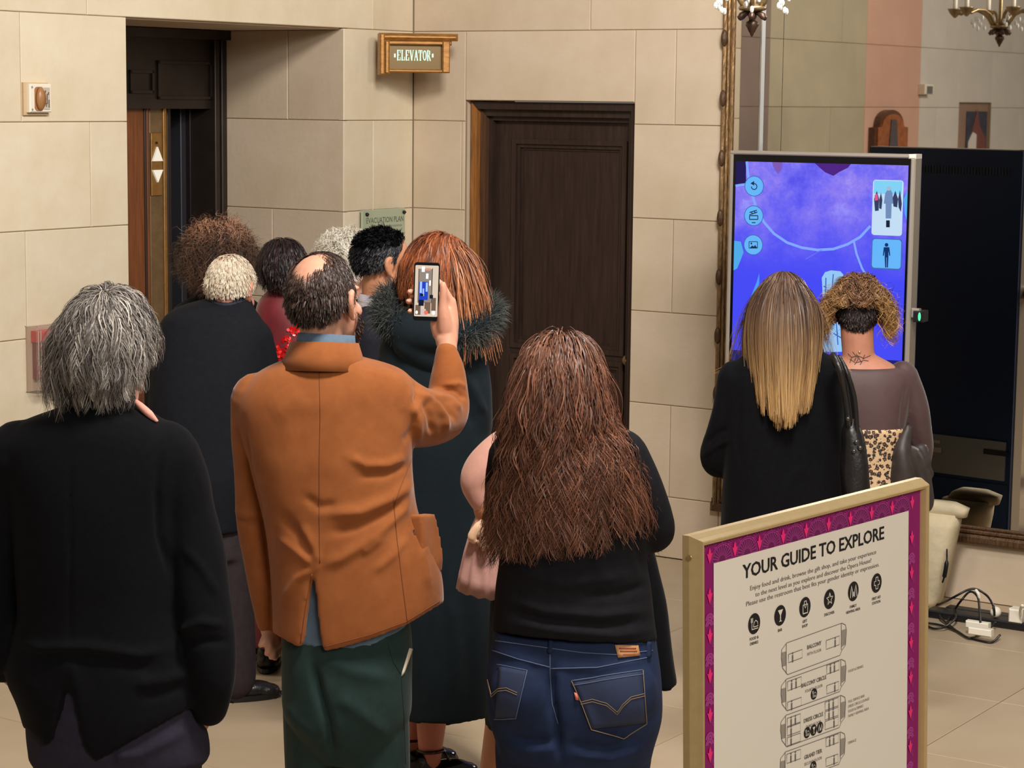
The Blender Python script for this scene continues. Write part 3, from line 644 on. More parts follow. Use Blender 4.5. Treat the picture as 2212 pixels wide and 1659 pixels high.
flat('preview_figure', [kp(p) for p in ([(1912, 418), (1917, 410), (1924, 410), (1928, 418), (1930, 440), (1926, 440), (1925, 472), (1913, 472), (1913, 440), (1909, 440)],)], emit_mat('scr_grey', (120, 150, 196), .9), .0005)
flat('preview_head', [circ(1920, 407, 5, 12)], emit_mat('scr_head', (170, 196, 226), .9), .0004)
flat('preview_shoes', [kp([(1914, 476), (1922, 476), (1922, 491), (1914, 491)])], emit_mat('scr_dark', (36, 44, 66), .7), .0004)
flat('figure_tile_edge', [rpx(1883, 514, 1947, 584)], ICE, .0008); flat('figure_tile', [rpx(1885, 516, 1945, 581)], ICB, .0006)
flat('standing_figure', [circ(1915, 529, 4, 10)]+[kp(p) for p in ([(1909, 534), (1921, 534), (1923, 552), (1921, 553), (1919, 542), (1919, 556), (1911, 556), (1911, 542), (1909, 553), (1907, 552)], [(1911, 556), (1914.5, 556), (1914.5, 578), (1912, 578)], [(1915.5, 556), (1919, 556), (1918, 578), (1915.5, 578)])], emit_mat('scr_navy', (28, 62, 128), .7), .0004)
# silver avatar low on the screen
AV = emit_mat('scr_avatar', (150, 200, 246), 1.0); AVD = emit_mat('scr_avatar_dark', (70, 110, 190), .9)
flat('avatar_body', [kp(p) for p in ([(1775, 600), (1782, 588), (1795, 584), (1815, 586), (1826, 598), (1830, 625), (1822, 650), (1808, 660), (1790, 655), (1777, 640)], [(1766, 690), (1780, 664), (1815, 662), (1832, 690), (1838, 760), (1756, 760), (1758, 720)])], AV, .0010)
mb = MB()
for p in (((1784, 600), (1783, 640)), ((1800, 592), (1796, 640)), ((1812, 600), (1812, 640)), ((1779, 618), (1786, 622)), ((1772, 700), (1776, 750)), ((1790, 680), (1788, 750)), ((1806, 690), (1810, 745)), ((1765, 720), (1790, 735)), ((1800, 720), (1826, 735))): ribbon(mb, kp(p), .005, .0007)
mb.build('avatar_lines', AVD, scr)
flat('plume', [kp([(1640, 590), (1634, 610), (1622, 640), (1612, 670), (1618, 668), (1632, 640), (1640, 612)])], emit_mat('scr_plume', (80, 160, 250), .95), .0010)
flat('screen_floor', [[(sx0, sz0), (sx1, sz0), (sx1, K(1800, 770)[1]), (sx0, K(1600, 757)[1])]], emit_mat('scr_floor', (40, 44, 130), .7), .0013)
# back of the kiosk, seen in the mirror
def kback(px, py):
    d = ray(px, py); o = np.array([0, 0, HC]); n = kn-2*DL*(kn@DL); p0 = mirrored(ko+kn*KT)
    P = o+d*((n@(p0-o))/(n@d)); Q = mirrored(P); return float((Q-ko)@kw), float(Q[2])
za, zb = kback(2050, 940)[1], kback(2050, 1022)[1]
MB().box(.03, KW-.03, KT, KT+.012, zb, za).build('connection_panel', mat('kiosk_grey', (170, 178, 190), .5), kk)
MB().box(.012, KW-.012, KT, KT+.006, .10, zb-.02).build('lower_cover', DKB, kk)
gx = [kback(x, 372) for x in (1915, 2190)]
mb = MB()
for i in range(44):
    x = .07+i*(KW-.14)/43; zc = kz1-.10; mb.box(x-.003, x+.003, KT-.001, KT+.003, zc-.018, zc+.018); 
mb.build('vent_slots', mat('vent_dark', (44, 54, 64), .5), kk)
q = kback(2130, 968); r = kback(2180, 985); MB().box(min(q[0], r[0]), max(q[0], r[0]), KT+.012, KT+.016, min(q[1], r[1]), max(q[1], r[1])).build('socket', BLACK, kk)
for (a, b, c, d) in ((2014, 948, 2036, 957), (2018, 964, 2038, 977)):
    q = kback(a, b); r = kback(c, d); MB().box(min(q[0], r[0]), max(q[0], r[0]), KT+.012, KT+.0145, min(q[1], r[1]), max(q[1], r[1])).build('sticker', WHITEP, kk)
q = kback(2110, 1088); MB().ell((q[0], KT+.012, q[1]), (.014, .012, .014), n=10, m=8).build('cover_lock', SILVER, kk, smooth=True)
# sensor camera on the kiosk's edge
q = K(1985, 683, -.0); sc_ = empty('kiosk_sensor', tuple(ko+kw*q[0]), -KPH, 'small black sensor with green light clipped to kiosk edge', 'sensor')
MB().bev(-.02, .022, -.02, .06, q[1]-.024, q[1]+.022, .005).build('body', BLACK, sc_)
MB().ell((.008, -.02, q[1]), (.006, .006, .018), n=10, m=8).build('green_light', emit_mat('green_led', (90, 255, 170), 1.3), sc_, smooth=True)
MB().bev(-.034, .0, .0, .03, q[1]-.008, q[1]+.03, .003).build('clip', SILVER, sc_)
# ---- guide sign on its stand, right foreground (leaning back a little)
SYL = 2.95; a_ = ray(1513, 1161); b_ = ray(2014, 1034.5)
GA = at(1513, 1161, SYL); GB = at(2014, 1034.5, SYL*a_[2]/b_[2]); gd = GB-GA; GW = float(np.linalg.norm(gd)); gd /= GW; gn0 = np.array([-gd[1], gd[0], 0]); lean = math.radians(1.7)
gn = gn0*math.cos(lean)-np.array([0, 0, math.sin(lean)]); gup = np.array([0, 0, math.cos(lean)])+gn0*math.sin(lean); gz = float(GA[2]/math.cos(lean))
GO = GA-gup*gz
gs = empty('guide_sign', tuple(GO), 0, 'tall gold framed visitor guide sign with magenta border and floor maps', 'sign', rot=Matrix([[gd[i], gn[i], gup[i]] for i in range(3)]).to_euler())
GOLD = mat('gold_anodised', (206, 178, 126), .27, metal=.4, var=.05, vscale=60)
dp = .030
def inset(e): return [(e, .06+e), (GW-e, .06+e), (GW-e, gz-e), (e, gz-e)]
for i, nm in enumerate(('frame_bottom', 'frame_right', 'frame_top', 'frame_left')):
    j = (i+1) % 4; mb = MB()
    prof = ((0, dp), (0, .019), (.0045, .009), (.0075, .0015), (.009, .0), (.0135, .003), (.0160, .0125), (.0160, dp))
    for (e0, y0_), (e1, y1_) in zip(prof[:-1], prof[1:]):
        p, q = inset(e0), inset(e1)
        mb.add([(p[i][0], y0_, p[i][1]), (p[j][0], y0_, p[j][1]), (q[j][0], y1_, q[j][1]), (q[i][0], y1_, q[i][1])], [(0, 1, 2, 3)])
    mb.build(nm, GOLD, gs, fixn=True)
MB().box(.004, GW-.004, .014, dp, .064, gz-.004).build('back_panel', mat('sign_back', (60, 56, 50), .6), gs)
MB().box(-.05, GW+.05, -.16, .19, .002, .012).box(.05, GW-.05, .0, .03, .01, .064).build('base_plate', mat('sign_base', (40, 38, 36), .5), gs)
fs_ = MB().lathe([(0, 0), (.004, 0), (.004, .0015), (0, .002)], 10).build('frame_screw', mat('screw_brass', (190, 160, 110), .3, metal=.7), gs); fs_.location = (0, .018, gz-.030); fs_.rotation_euler = (0, -math.pi/2, 0)
def S(zx, zy, y=.012):
    px, py = 1450+zx/2.51667, 1000+zy/2.51667
    d = ray(px, py); o = np.array([0, 0, HC]); g0 = GO+gn*y; P = o+d*((gn@(g0-o))/(gn@d)); return float((P-g0)@gd), float((P-g0)@gup)
e = .0152
po = rect(MB(), e-.002, GW-e+.002, .06+e-.002, gz-e+.002, .0125).build('poster', mat('poster_magenta', (138, 20, 100), .4, spec=.3), gs)
wx0 = S(230, 552)[0]; wx1 = S(1290, 255)[0]; wz1 = (S(230, 552)[1]+S(1290, 255)[1])/2
rect(MB(), wx0, wx1, .06+e+.03, wz1, .0118).build('white_sheet', mat('poster_white', (232, 222, 206), .42, spec=.35), po)
# scallop border
PL = mat('poster_mauve', (178, 62, 142), .45); PK = mat('poster_pink', (240, 40, 120), .45); MAGD = mat('poster_plum', (104, 12, 80), .45)
ln = MB(); lil = MB(); dkf = MB(); l0 = S(207, 520)[0]; l1 = S(1308, 210)[0]; pitch = (l1-l0)/9.0
def fan(cx, cz, r, a0=0.0, a1=math.pi, dark=True):
    if dark: dkf.add([(cx, .0117, cz)]+[(cx+r*.86*math.cos(t), .0117, cz+r*.80*math.sin(t)) for t in np.linspace(a0, a1, 12)], [(0, k+1, k+2) for k in range(11)])
    for k, rr in enumerate((r, r*.90)): ribbon(ln, [(cx+rr*math.cos(t), cz+rr*.92*math.sin(t)) for t in np.linspace(a0, a1, 13)], .0011, .0116)
    for t in np.linspace(a0, a1, 14): ribbon(ln, [(cx+r*.30*math.cos(t), cz+r*.28*math.sin(t)), (cx+r*.86*math.cos(t), cz+r*.80*math.sin(t))], .0009, .0116)
def lily(cx, cz, s):
    lil.add([(cx+s*x, .0112, cz+s*z) for x, z in ((0, -1.3), (.5, -.2), (.75, .35), (.35, .25), (.25, .75), (0, 1.2), (-.25, .75), (-.35, .25), (-.75, .35), (-.5, -.2))], [tuple(range(10))])
zb0 = wz1+.001; vp = S(1308, 210)[1]-S(1302, 403)[1]
for i in range(9):
    cx = l0+pitch*(i+.5); fan(cx, zb0, pitch*.43)
    for t in np.linspace(.5, math.pi-.5, 8):
        for cx2 in (l0+pitch*i,): ribbon(ln, [(cx2+.010*math.cos(t)*1.2, zb0+.017+.006*math.sin(t)), (cx2+.020*math.cos(t)*1.2, zb0+.017+.011*math.sin(t))], .0008, .0116) if zb0+.017+.011*math.sin(t) < gz-e else None
    ribbon(ln, [(cx, zb0+pitch*.40), (cx, min(gz-e, zb0+pitch*.40+.010))], .002, .0116)
for i in range(10): lily(l0+pitch*i, zb0+.0115, .0092)
n = int((gz-.2)/vp)
for i in range(n):
    z = zb0+.0115-vp*(i+1)
    for side in (0, 1):
        xc = l0+.000 if side == 0 else l1; sg = -1 if side == 0 else 1
        lily(xc, z, .0092)
        fan(xc, z-.034+.0, .0098); fan(xc+sg*.001, z+.006-.034-vp*.25, .0092)
        for t in np.linspace(.2, 1.4, 5): ribbon(ln, [(xc+.006*math.cos(t), z-.018+.006*math.sin(t)), (xc+.0105*math.cos(t), z-.018+.014*math.sin(t))], .0008, .0116)
dkf.build('fan_fields', MAGD, po)['kind'] = 'stuff'
ln.build('fan_lines', PL, po)['kind'] = 'stuff'; lil.build('lily_print', PK, po)['kind'] = 'stuff'
INKB = mat('poster_ink', (22, 20, 20), .45); INKG = mat('poster_grey', (118, 112, 106), .5)
hd_ = MB()
q0 = S(385, 638); q1 = S(1155, 345); base = S(405, 632)[1]; cap = S(405, 560)[1]
x0h, x1h = S(385, 600)[0], S(1155, 375)[0]; zb_h = (S(405, 634)[1]+S(1130, 415)[1])/2; zt_h = (S(400, 558)[1]+S(1140, 338)[1])/2
fit_text(hd_, 'YOUR GUIDE TO EXPLORE', x0h, x1h, zb_h, zt_h, .0110, .018, .98)
hd_.build('heading', INKB, po)
tx = MB()
for txt, (xa, ya), (xb, yb), h in (('Enjoy food and drink, browse the gift shop, and take your experience', (427, 684), (1112, 486), 30), ('to the next level as you explore and discover the Opera House!', (455, 716), (1085, 534), 30), ('Please use the restroom that best fits your gender identity or expression.', (405, 771), (1128, 554), 30)):
    a = S(xa, ya); b = S(xb, yb); zc = (a[1]+b[1])/2; fit_text(tx, txt, a[0], b[0], zc-.0044, zc+.0044, .0110)
tx.build('body_text', INKG, po)
cap_ = MB(); W_ = mat('poster_white', (232, 222, 206))
icons = [((448, 873), 'FOOD &\nDRINKS', 'food', 965), ((589, 828), 'BAR', 'bar', 908), ((724, 783), 'GIFT\nSHOP', 'bag', 872), ((857, 739), 'DISCOVER', 'star', 818), ((987, 697), 'FAMILY\nVIEWING AREA', 'fam', 790), ((1113, 652), 'FIRST AID\nSTATION', 'aid', 745)]
R_ = .0150
def gly(kind, cx, cz, r, mb):
    y = .0104; L = lambda *p, w=.0016: ribbon(mb, [(cx+r*a, cz+r*b) for a, b in p], w*r/.0185, y)
    if kind == 'food': L((-.45, .6), (-.45, -.5)); L((-.6, .6), (-.6, .2), (-.3, .2), (-.3, .6)); L((-.2, -.3), (.6, -.3), (.5, .1), (.2, .3), (-.1, .1), (-.2, -.3)); L((-.5, -.5), (.6, -.5))
    elif kind == 'bar': mb.add([(cx+r*a, y, cz+r*b) for a, b in ((-.45, .55), (-.08, .02), (-.08, -.5), (-.3, -.6), (.3, -.6), (.08, -.5), (.08, .02), (.45, .55))], [tuple(range(7, -1, -1))])
    elif kind == 'bag': L((-.42, -.6), (-.42, .25), (.42, .25), (.42, -.6), (-.42, -.6), w=.0022); L((-.2, .2), (-.18, .6), (.18, .6), (.2, .2), w=.002); L((-.2, .2), (0, -.1), (.2, .2))
    elif kind == 'star':
        p = [(.62*(1 if k % 2 == 0 else .42)*math.sin(math.pi*k/5), .62*(1 if k % 2 == 0 else .42)*math.cos(math.pi*k/5)) for k in range(10)]; L(*(p+[p[0]]), w=.0022)
    elif kind == 'fam':
        for s_ in (-.4, .4): L((s_-.22, -.6), (s_-.15, .1), (s_, .6), (s_+.15, .1), (s_+.22, -.6), w=.002)
        L((0, -.5), (0, -.05), w=.003)
    elif kind == 'aid': p = [(-.2, .6), (.2, .6), (.2, .2), (.5, .2), (.5, -.2), (.2, -.2), (.2, -.6), (-.2, -.6), (-.2, -.2), (-.5, -.2), (-.5, .2), (-.2, .2), (-.2, .6)]; L(*p, w=.002)
for (c_, cap_t, kd, cy) in icons:
    x, z = S(*c_); ib = disc(MB(), x, z, R_, .0108, 28).build('icon_disc', INKB, po); g_ = MB(); gly(kd, x, z, R_, g_); g_.build('icon_sign', W_, ib)
    x2, z2 = S(c_[0], cy)
    for i, l in enumerate(cap_t.split('\n')): add_text(cap_, l, .0060, x, z2-.002+.0035*(cap_t.count('\n'))-.007*i, .0110, .0001)
mp_ = MB()
lw = .0011
for k, dy in enumerate((0, 197, 393, 592)):
    s_ = lambda pts: [S(x-2*k, y+dy) for x, y in pts]
    ribbon(mp_, s_([(625, 978), (925, 870), (945, 880), (950, 910), (945, 990), (925, 1018), (915, 1045), (630, 1150), (603, 1115), (596, 1060), (598, 1015), (625, 978)]), lw, .0110)
    ribbon(mp_, s_([(623, 980), (623, 1146)]), lw, .0110); ribbon(mp_, s_([(922, 872), (922, 1016)]), lw, .0110)
    for i in range(8):
        ribbon(mp_, s_([(598+i*3.3, 1030-i), (600+i*3.2, 1108-i)]), .0006, .0110); ribbon(mp_, s_([(925+i*3, 908-i), (925+i*2.8, 1000-i*2)]), .0006, .0110)
    boxes = [(635, 1040, 75, 45, 'n'), (840, 965, 72, 48, 'm')] if k == 0 else [(632, 1188-197, 75, 50, 'w'), (632, 1300-197, 75, 45, 'n'), (845, 1100-197, 68, 48, 'w2'), (845, 1210-197, 65, 45, 'm')]
    if k == 2: boxes = [(632, 1388-393, 72, 45, 'w'), (632, 1438-393, 72, 45, 'n'), (632, 1493-393, 72, 45, 'n'), (838, 1300-393, 72, 45, 'w2'), (838, 1352-393, 72, 45, 'f'), (838, 1405-393, 72, 45, 'm')]
    for bx, by, bw_, bh, kd in boxes:
        sl = -.36*bw_
        ribbon(mp_, s_([(bx, by), (bx+bw_, by+sl), (bx+bw_, by+bh+sl), (bx, by+bh), (bx, by)]), lw, .0110)
        for fx in ((.3,) if kd == 'n' else (.68,) if kd == 'm' else (.3, .62)):
            cx_, cz_ = S(bx+bw_*fx-2*k, by+bh*.5+sl*fx+dy); rect(mp_, cx_-.0016, cx_+.0016, cz_-.008, cz_+.003, .0110); disc(mp_, cx_, cz_+.0055, .0017, .0110, 8)
    T1, T2 = (('BALCONY', 'FIFTH FLOOR'), ('BALCONY CIRCLE', 'FOURTH FLOOR'), ('DRESS CIRCLE', 'THIRD FLOOR'), ('GRAND TIER', 'SECOND FLOOR'))[k]
    x, z = S(775-2*k, 1000+dy); add_text(mp_, T1, .0085, x, z, .0110, .0002); add_text(mp_, T2, .0065, x, z-.010, .0110)
    for cx_ in ((), (0,), (-.018, 0, .018), (0,))[k]:
        x, z = S(775-2*k, 1058+dy); ib = disc(MB(), x+cx_, z, .0085, .0108, 20).build('map_icon', INKB, po); g_ = MB(); gly(('food', 'bar', 'fam')[int(cx_ > .01)+1 if k == 2 and cx_ > -.01 else 0], x+cx_, z, .0085, g_); g_.build('icon_sign', W_, ib)
cap_.build('icon_caption', mat('poster_caption', (70, 66, 62), .5), po)['kind'] = 'stuff'
for (zx, zy, lines) in ((960, 1140, ('FOOD & DRINKS',)), (960, 1305, ('FULL SERVICE BAR', 'DRESS CIRCLE LOUNGE', 'FOOD & DRINKS', 'FAMILY VIEWING AREA')), (958, 1530, ('TERRACE',))):
    x, z = S(zx, zy)
    for i, l in enumerate(lines): add_text(mp_, l, .0058, x, z-.0075*i, .0110, 0, 'LEFT')
mp_.build('floor_map', INKG, po)['kind'] = 'stuff'

# ---- cables and power strip by the wall, cream tote bag
ps = empty('power_strip', tuple(onF(2150, 1352)*[1, 1, 0]), -ANG, 'black power strip with white plugs on the floor below the mirror', 'power strip')
c0 = onF(2150, 1352); 
MB().bev(-.30, .75, -.03, .05, .0, .035, .006).build('housing', BLACK, ps)
MB().bev(-.26, .8, .08, .14, .0, .03, .006).build('cable_trunking', BLACK, ps)
for px, py in ((2112, 1348), (2118, 1362)):
    q = onF(px, py, .05)-c0; x, y = float(q@DR), float(q@DL)
    MB().bev(x-.05, x+.05, min(y, -.0)-.012, min(y, 0.)+.02, .03, .06, .004).build('plug', WHITEP, ps)
q = onF(2147, 1324, .06)-c0; MB().ell((float(q@DR), .0, .06), (.024, .024, .024), n=12, m=8).build('round_plug', WHITEP, ps, smooth=True)
q = onF(2205, 1330, .05)-c0; MB().bev(float(q@DR)-.03, float(q@DR)+.03, -.03, .03, .03, .09, .006).build('plug', WHITEP, ps)
def cable(pts, r, label, m=BLACK):
    P = [onF(px, py, z) for px, py, z in pts]; Q = smooth_path(P, 8)
    Q = [np.array([q[0], q[1], max(q[2], r)]) for q in Q]
    o = MB().tube(Q, r, 8).build('power_cable', m, smooth=True); return tag(o, label, 'cable', 'loose cables below the mirror')
def smooth_path(P, n):
    P = [np.asarray(p, float) for p in P]; out = []
    for i in range(len(P)-1):
        p0 = P[max(i-1, 0)]; p1 = P[i]; p2 = P[i+1]; p3 = P[min(i+2, len(P)-1)]
        for k in range(n):
            t = k/n; out.append(.5*((2*p1)+(-p0+p2)*t+(2*p0-5*p1+4*p2-p3)*t*t+(-p0+3*p1-3*p2+p3)*t**3))
    return out+[P[-1]]
cable([(2000, 1310, .01), (2030, 1305, .02), (2060, 1290, .10), (2100, 1272, .14), (2130, 1285, .12), (2146, 1310, .09), (2148, 1330, .05)], .005, 'black cable arching up to the round white plug')
cable([(2045, 1345, .01), (2060, 1320, .03), (2078, 1295, .09), (2096, 1278, .12), (2112, 1290, .12), (2116, 1320, .09), (2118, 1345, .06)], .005, 'black cable rising over the paired white plugs')
cable([(1996, 1345, .01), (2030, 1350, .01), (2065, 1362, .01), (2095, 1378, .01), (2130, 1362, .01), (2150, 1345, .03)], .005, 'black cable lying in a low loop on the floor tiles')
cable([(1998, 1350, .01), (2020, 1358, .01), (2045, 1352, .02), (2065, 1332, .03), (2045, 1318, .03), (2030, 1330, .02), (2050, 1350, .01), (2080, 1372, .01), (2100, 1380, .005), (2140, 1388, .005), (2160, 1372, .02)], .005, 'black cable coiled nearest the foot of the guide sign')
cable([(2212, 1312, .12), (2208, 1308, .13), (2204, 1318, .10), (2204, 1330, .07)], .006, 'short white cable curving down at the right edge', WHITEP)
cable([(2108, 1275, .15), (2113, 1282, .14), (2116, 1292, .12)], .007, 'short white cable end standing above the paired plugs', WHITEP)
bo = onF(2028, 1300)-DL*.10; tb = empty('tote_bag', (bo[0], bo[1], 0), -ANG, 'cream canvas tote bag slumped below the mirror beside the guide sign', 'bag')
CANV = mat('cream_canvas', (206, 190, 158), .85, var=.12, vscale=9, bump=.3, bscale=30)
def tb_ring(z, x0, x1, y0_, y1_, n=20):
    return [((x0+x1)/2+(x1-x0)/2*(abs(math.cos(t))**.6)*np.sign(math.cos(t)), (y0_+y1_)/2+(y1_-y0_)/2*(abs(math.sin(t))**.6)*np.sign(math.sin(t)), z) for t in np.linspace(0, 2*math.pi, n, False)]
MB().rings([tb_ring(.0, -.16, .03, -.06, .06), tb_ring(.03, -.18, .05, -.07, .07), tb_ring(.2, -.15, .085, -.075, .08), tb_ring(.36, -.12, .115, -.07, .08), tb_ring(.42, -.11, .125, -.045, .07)]).build('bag_body', CANV, tb, smooth=True, fixn=True)
MB().rings([tb_ring(.41, -.10, .15, -.03, .05), tb_ring(.45, -.07, .16, -.04, .055), tb_ring(.47, -.03, .10, -.02, .04)]).build('bag_flap', CANV, tb, smooth=True, fixn=True)
MB().tube(smooth_path([(.10, -.075, .28), (.105, -.085, .22), (.095, -.08, .16), (.085, -.075, .13)], 5), [.004]*5+[.010]*6+[.004]*5, 8).build('strap', BLACK, tb, smooth=True)
MB().ell((-.08, -.085, .07), (.05, .02, .05), n=10, m=8).build('front_clip', BLACK, tb, smooth=True)
# ================================================================== HELPERS FOR PEOPLE
def catmull(t, T, V):
    """smooth interpolation of rows V at parameters T"""
    T = np.asarray(T, float); V = np.asarray(V, float); out = []
    for x in t:
        i = int(np.clip(np.searchsorted(T, x)-1, 0, len(T)-2)); h = T[i+1]-T[i]; s = (x-T[i])/h
        d1 = (V[i+1]-V[i])/h
        def slope(k):
            if k == 0: return (V[1]-V[0])/(T[1]-T[0])
            if k == len(T)-1: return (V[-1]-V[-2])/(T[-1]-T[-2])
            a = (V[k]-V[k-1])/(T[k]-T[k-1]); b = (V[k+1]-V[k])/(T[k+1]-T[k]); m = (a+b)/2
            return np.where(a*b <= 0, 0, np.sign(m)*np.minimum(np.abs(m), 2.5*np.minimum(np.abs(a), np.abs(b))))
        m0, m1 = slope(i), slope(i+1)
        out.append((2*s**3-3*s**2+1)*V[i]+(s**3-2*s**2+s)*h*m0+(-2*s**3+3*s**2)*V[i+1]+(s**3-s**2)*h*m1)
    return np.array(out)
class Person:
    def __init__(s, Y, foot, label, name='person'):
        s.Y = Y; s.e = empty(name, (foot[0], foot[1], 0), 0, label, 'person'); s.o = np.array([foot[0], foot[1], 0.0]); s.foot = foot
    def P(s, px, py, dy=0.0): return at(px, py, s.Y+dy)
def torso(p, rows, n=40, steps=34, ex=2.3, hem=None, hollow=False, z_hem_from=None):
    """loft through rows of (py, left px, right px, half depth m, depth offset m): a body or garment trunk"""
    R = []
    for r in rows:
        py, xl, xr, ry = r[:4]; dy = r[4] if len(r) > 4 else 0.0
        A, B = p.P(xl, py, dy), p.P(xr, py, dy); C = (A+B)/2; R.append([C[0], C[1], C[2], (B[0]-A[0])/2, ry])
    R = np.array(R); T = np.arange(len(R)); t = np.linspace(0, len(R)-1, steps); Q = catmull(t, T, R)
    th = np.linspace(0, 2*math.pi, n, endpoint=False); loops = []
    ct, st = np.cos(th), np.sin(th); cx = np.sign(ct)*np.abs(ct)**(2/ex); sx = np.sign(st)*np.abs(st)**(2/ex)
    for q in Q: loops.append(np.stack([q[0]+q[3]*cx, q[1]+q[4]*sx, np.full(n, q[2])], 1))
    if hem is not None:                     # hem: px -> py outline of the lower edge; stretch the lowest part down or up to it
        hx = np.array([h[0] for h in hem], float); hy = np.array([h[1] for h in hem], float)
        zb = Q[-1][2]; zs = zb + (z_hem_from or .35)
        for L in loops:
            k = np.clip((zs-L[:, 2])/(zs-zb), 0, 1)
            if k.max() <= 0: continue
            px = proj(L)[:, 0]; target = np.array([at(x, np.interp(x, hx, hy), y)[2] for x, y in zip(px, L[:, 1])])
            L[:, 2] = L[:, 2]+k*(target-zb)
    mb = MB(); m = len(loops)
    vs = [v for L in loops for v in L]; fs = []
    for i in range(m-1):
        for k in range(n): fs.append((i*n+k, i*n+(k+1) % n, (i+1)*n+(k+1) % n, (i+1)*n+k))
    c0 = len(vs); vs.append(loops[0].mean(0)); fs += [(c0, (k+1) % n, k) for k in range(n)]
    if hollow:
        L = loops[-1]; C = L.mean(0); inn = C+(L-C)*.90; inn[:, 2] = L[:, 2]; b = len(vs); vs += list(inn)
        fs += [((m-1)*n+k, (m-1)*n+(k+1) % n, b+(k+1) % n, b+k) for k in range(n)]
        up = C+(L-C)*.80; up[:, 2] = L[:, 2].max()+.10; b2 = len(vs); vs += list(up)
        fs += [(b+k, b+(k+1) % n, b2+(k+1) % n, b2+k) for k in range(n)]
        c1 = len(vs); vs.append(up.mean(0)); fs += [(c1, b2+k, b2+(k+1) % n) for k in range(n)]
    else:
        c1 = len(vs); vs.append(loops[-1].mean(0)); fs += [(c1, (m-1)*n+k, (m-1)*n+(k+1) % n) for k in range(n)]
    return ('mesh', vs, fs)
def limb(p, pts, sub=6, n=18):
    """tube through (px, py, depth offset, radius)"""
    A = np.array([list(p.P(q[0], q[1], q[2]))+[q[3]] for q in pts]); return limbw(A, sub, n)
def limbw(A, sub=6, n=18):
    A = np.asarray(A, float); t = np.linspace(0, len(A)-1, (len(A)-1)*sub+1); Q = catmull(t, np.arange(len(A)), A)
    mb = MB().tube([q[:3] for q in Q], [q[3] for q in Q], n)
    # rounded ends
    mb.ell(Q[0][:3], (Q[0][3]*.98,)*3, n=14, m=8); mb.ell(Q[-1][:3], (Q[-1][3]*.98,)*3, n=14, m=8)
    return ('mesh', mb.v, mb.f)
def ball(c, r, R=None): mb = MB().ell(c, r, R, 18, 12); return ('mesh', mb.v, mb.f)
def rot(yaw=0, pitch=0, roll=0):
    """yaw>0 turns to the right of someone facing away from the camera, pitch>0 looks up"""
    y, p, r = math.radians(yaw), math.radians(pitch), math.radians(roll)
    Rz = np.array([[math.cos(y), math.sin(y), 0], [-math.sin(y), math.cos(y), 0], [0, 0, 1]])
    Rx = np.array([[1, 0, 0], [0, math.cos(p), -math.sin(p)], [0, math.sin(p), math.cos(p)]])
    Ry = np.array([[math.cos(r), 0, math.sin(r)], [0, 1, 0], [-math.sin(r), 0, math.cos(r)]])
    return Rz@Rx@Ry
class Head:
    """head frame: x right, y towards the face, z up; c is the middle of the skull at ear height"""
    def __init__(s, c, yaw=0, pitch=0, roll=0, k=1.0): s.c = np.asarray(c, float); s.R = rot(yaw, pitch, roll); s.k = k
    def w(s, x, y, z): return s.c+s.R@(np.array([x, y, z])*s.k)
    def parts(s, neck_to=None, ears=True, neck_r=.056):
        k = s.k; B = lambda c, r: ball(s.w(*c), tuple(np.array(r)*k), s.R); T = lambda pts: limbw([list(s.w(*q[:3]))+[q[3]*k] for q in pts], 4, 12)
        out = [B((0, -.012, .034), (.076, .097, .086)), B((0, .032, -.03), (.062, .062, .085)), B((0, .050, -.085), (.044, .042, .030)), B((0, .078, -.098), (.020, .018, .016)),
               T([(0, .092, .012, .008), (0, .104, -.008, .010), (0, .116, -.030, .014), (0, .100, -.040, .011)]), B((.013, .102, -.038), (.010, .010, .009)), B((-.013, .102, -.038), (.010, .010, .009)),
               B((0, .078, .026), (.052, .016, .013)), B((.038, .066, -.028), (.022, .022, .022)), B((-.038, .066, -.028), (.022, .022, .022)),
               B((0, .092, -.064), (.022, .009, .006)), B((0, .091, -.074), (.019, .009, .006))]
        if ears:
            for sx in (-1, 1):
                pts = [(sx*.074, -.002, -.030, .007), (sx*.080, -.014, -.022, .008), (sx*.087, -.024, .004, .008), (sx*.086, -.018, .024, .008), (sx*.080, -.004, .028, .007), (sx*.076, .004, .016, .006)]
                out += [T(pts), B((sx*.077, -.008, .000), (.007, .016, .026)), B((sx*.077, .000, -.034), (.007, .008, .010))]
        if neck_to is not None:
            a = s.w(0, -.022, -.06); out.append(limbw([list(s.w(0, -.018, -.03))+[neck_r*k], list(a)+[neck_r*k], list((a+neck_to)/2)+[neck_r*.97*k], list(neck_to)+[neck_r*1.04*k]], 4, 18))
        return out
    def eyes(s, parent, off):
        for sx in (-1, 1):
            e = MB().ell((0, 0, 0), (.0115*s.k,)*3, n=10, m=8).build('eye', mat('eye_white', (226, 220, 212), .2), parent, smooth=True); e.location = tuple(s.w(sx*.030, .069, .004)-off)
            i = MB().ell((0, 0, 0), (.006*s.k,)*3, n=8, m=6).build('iris', mat('iris_brown', (52, 34, 24), .15), e, smooth=True); i.location = tuple(s.R@np.array([0, .0072, 0])*s.k)
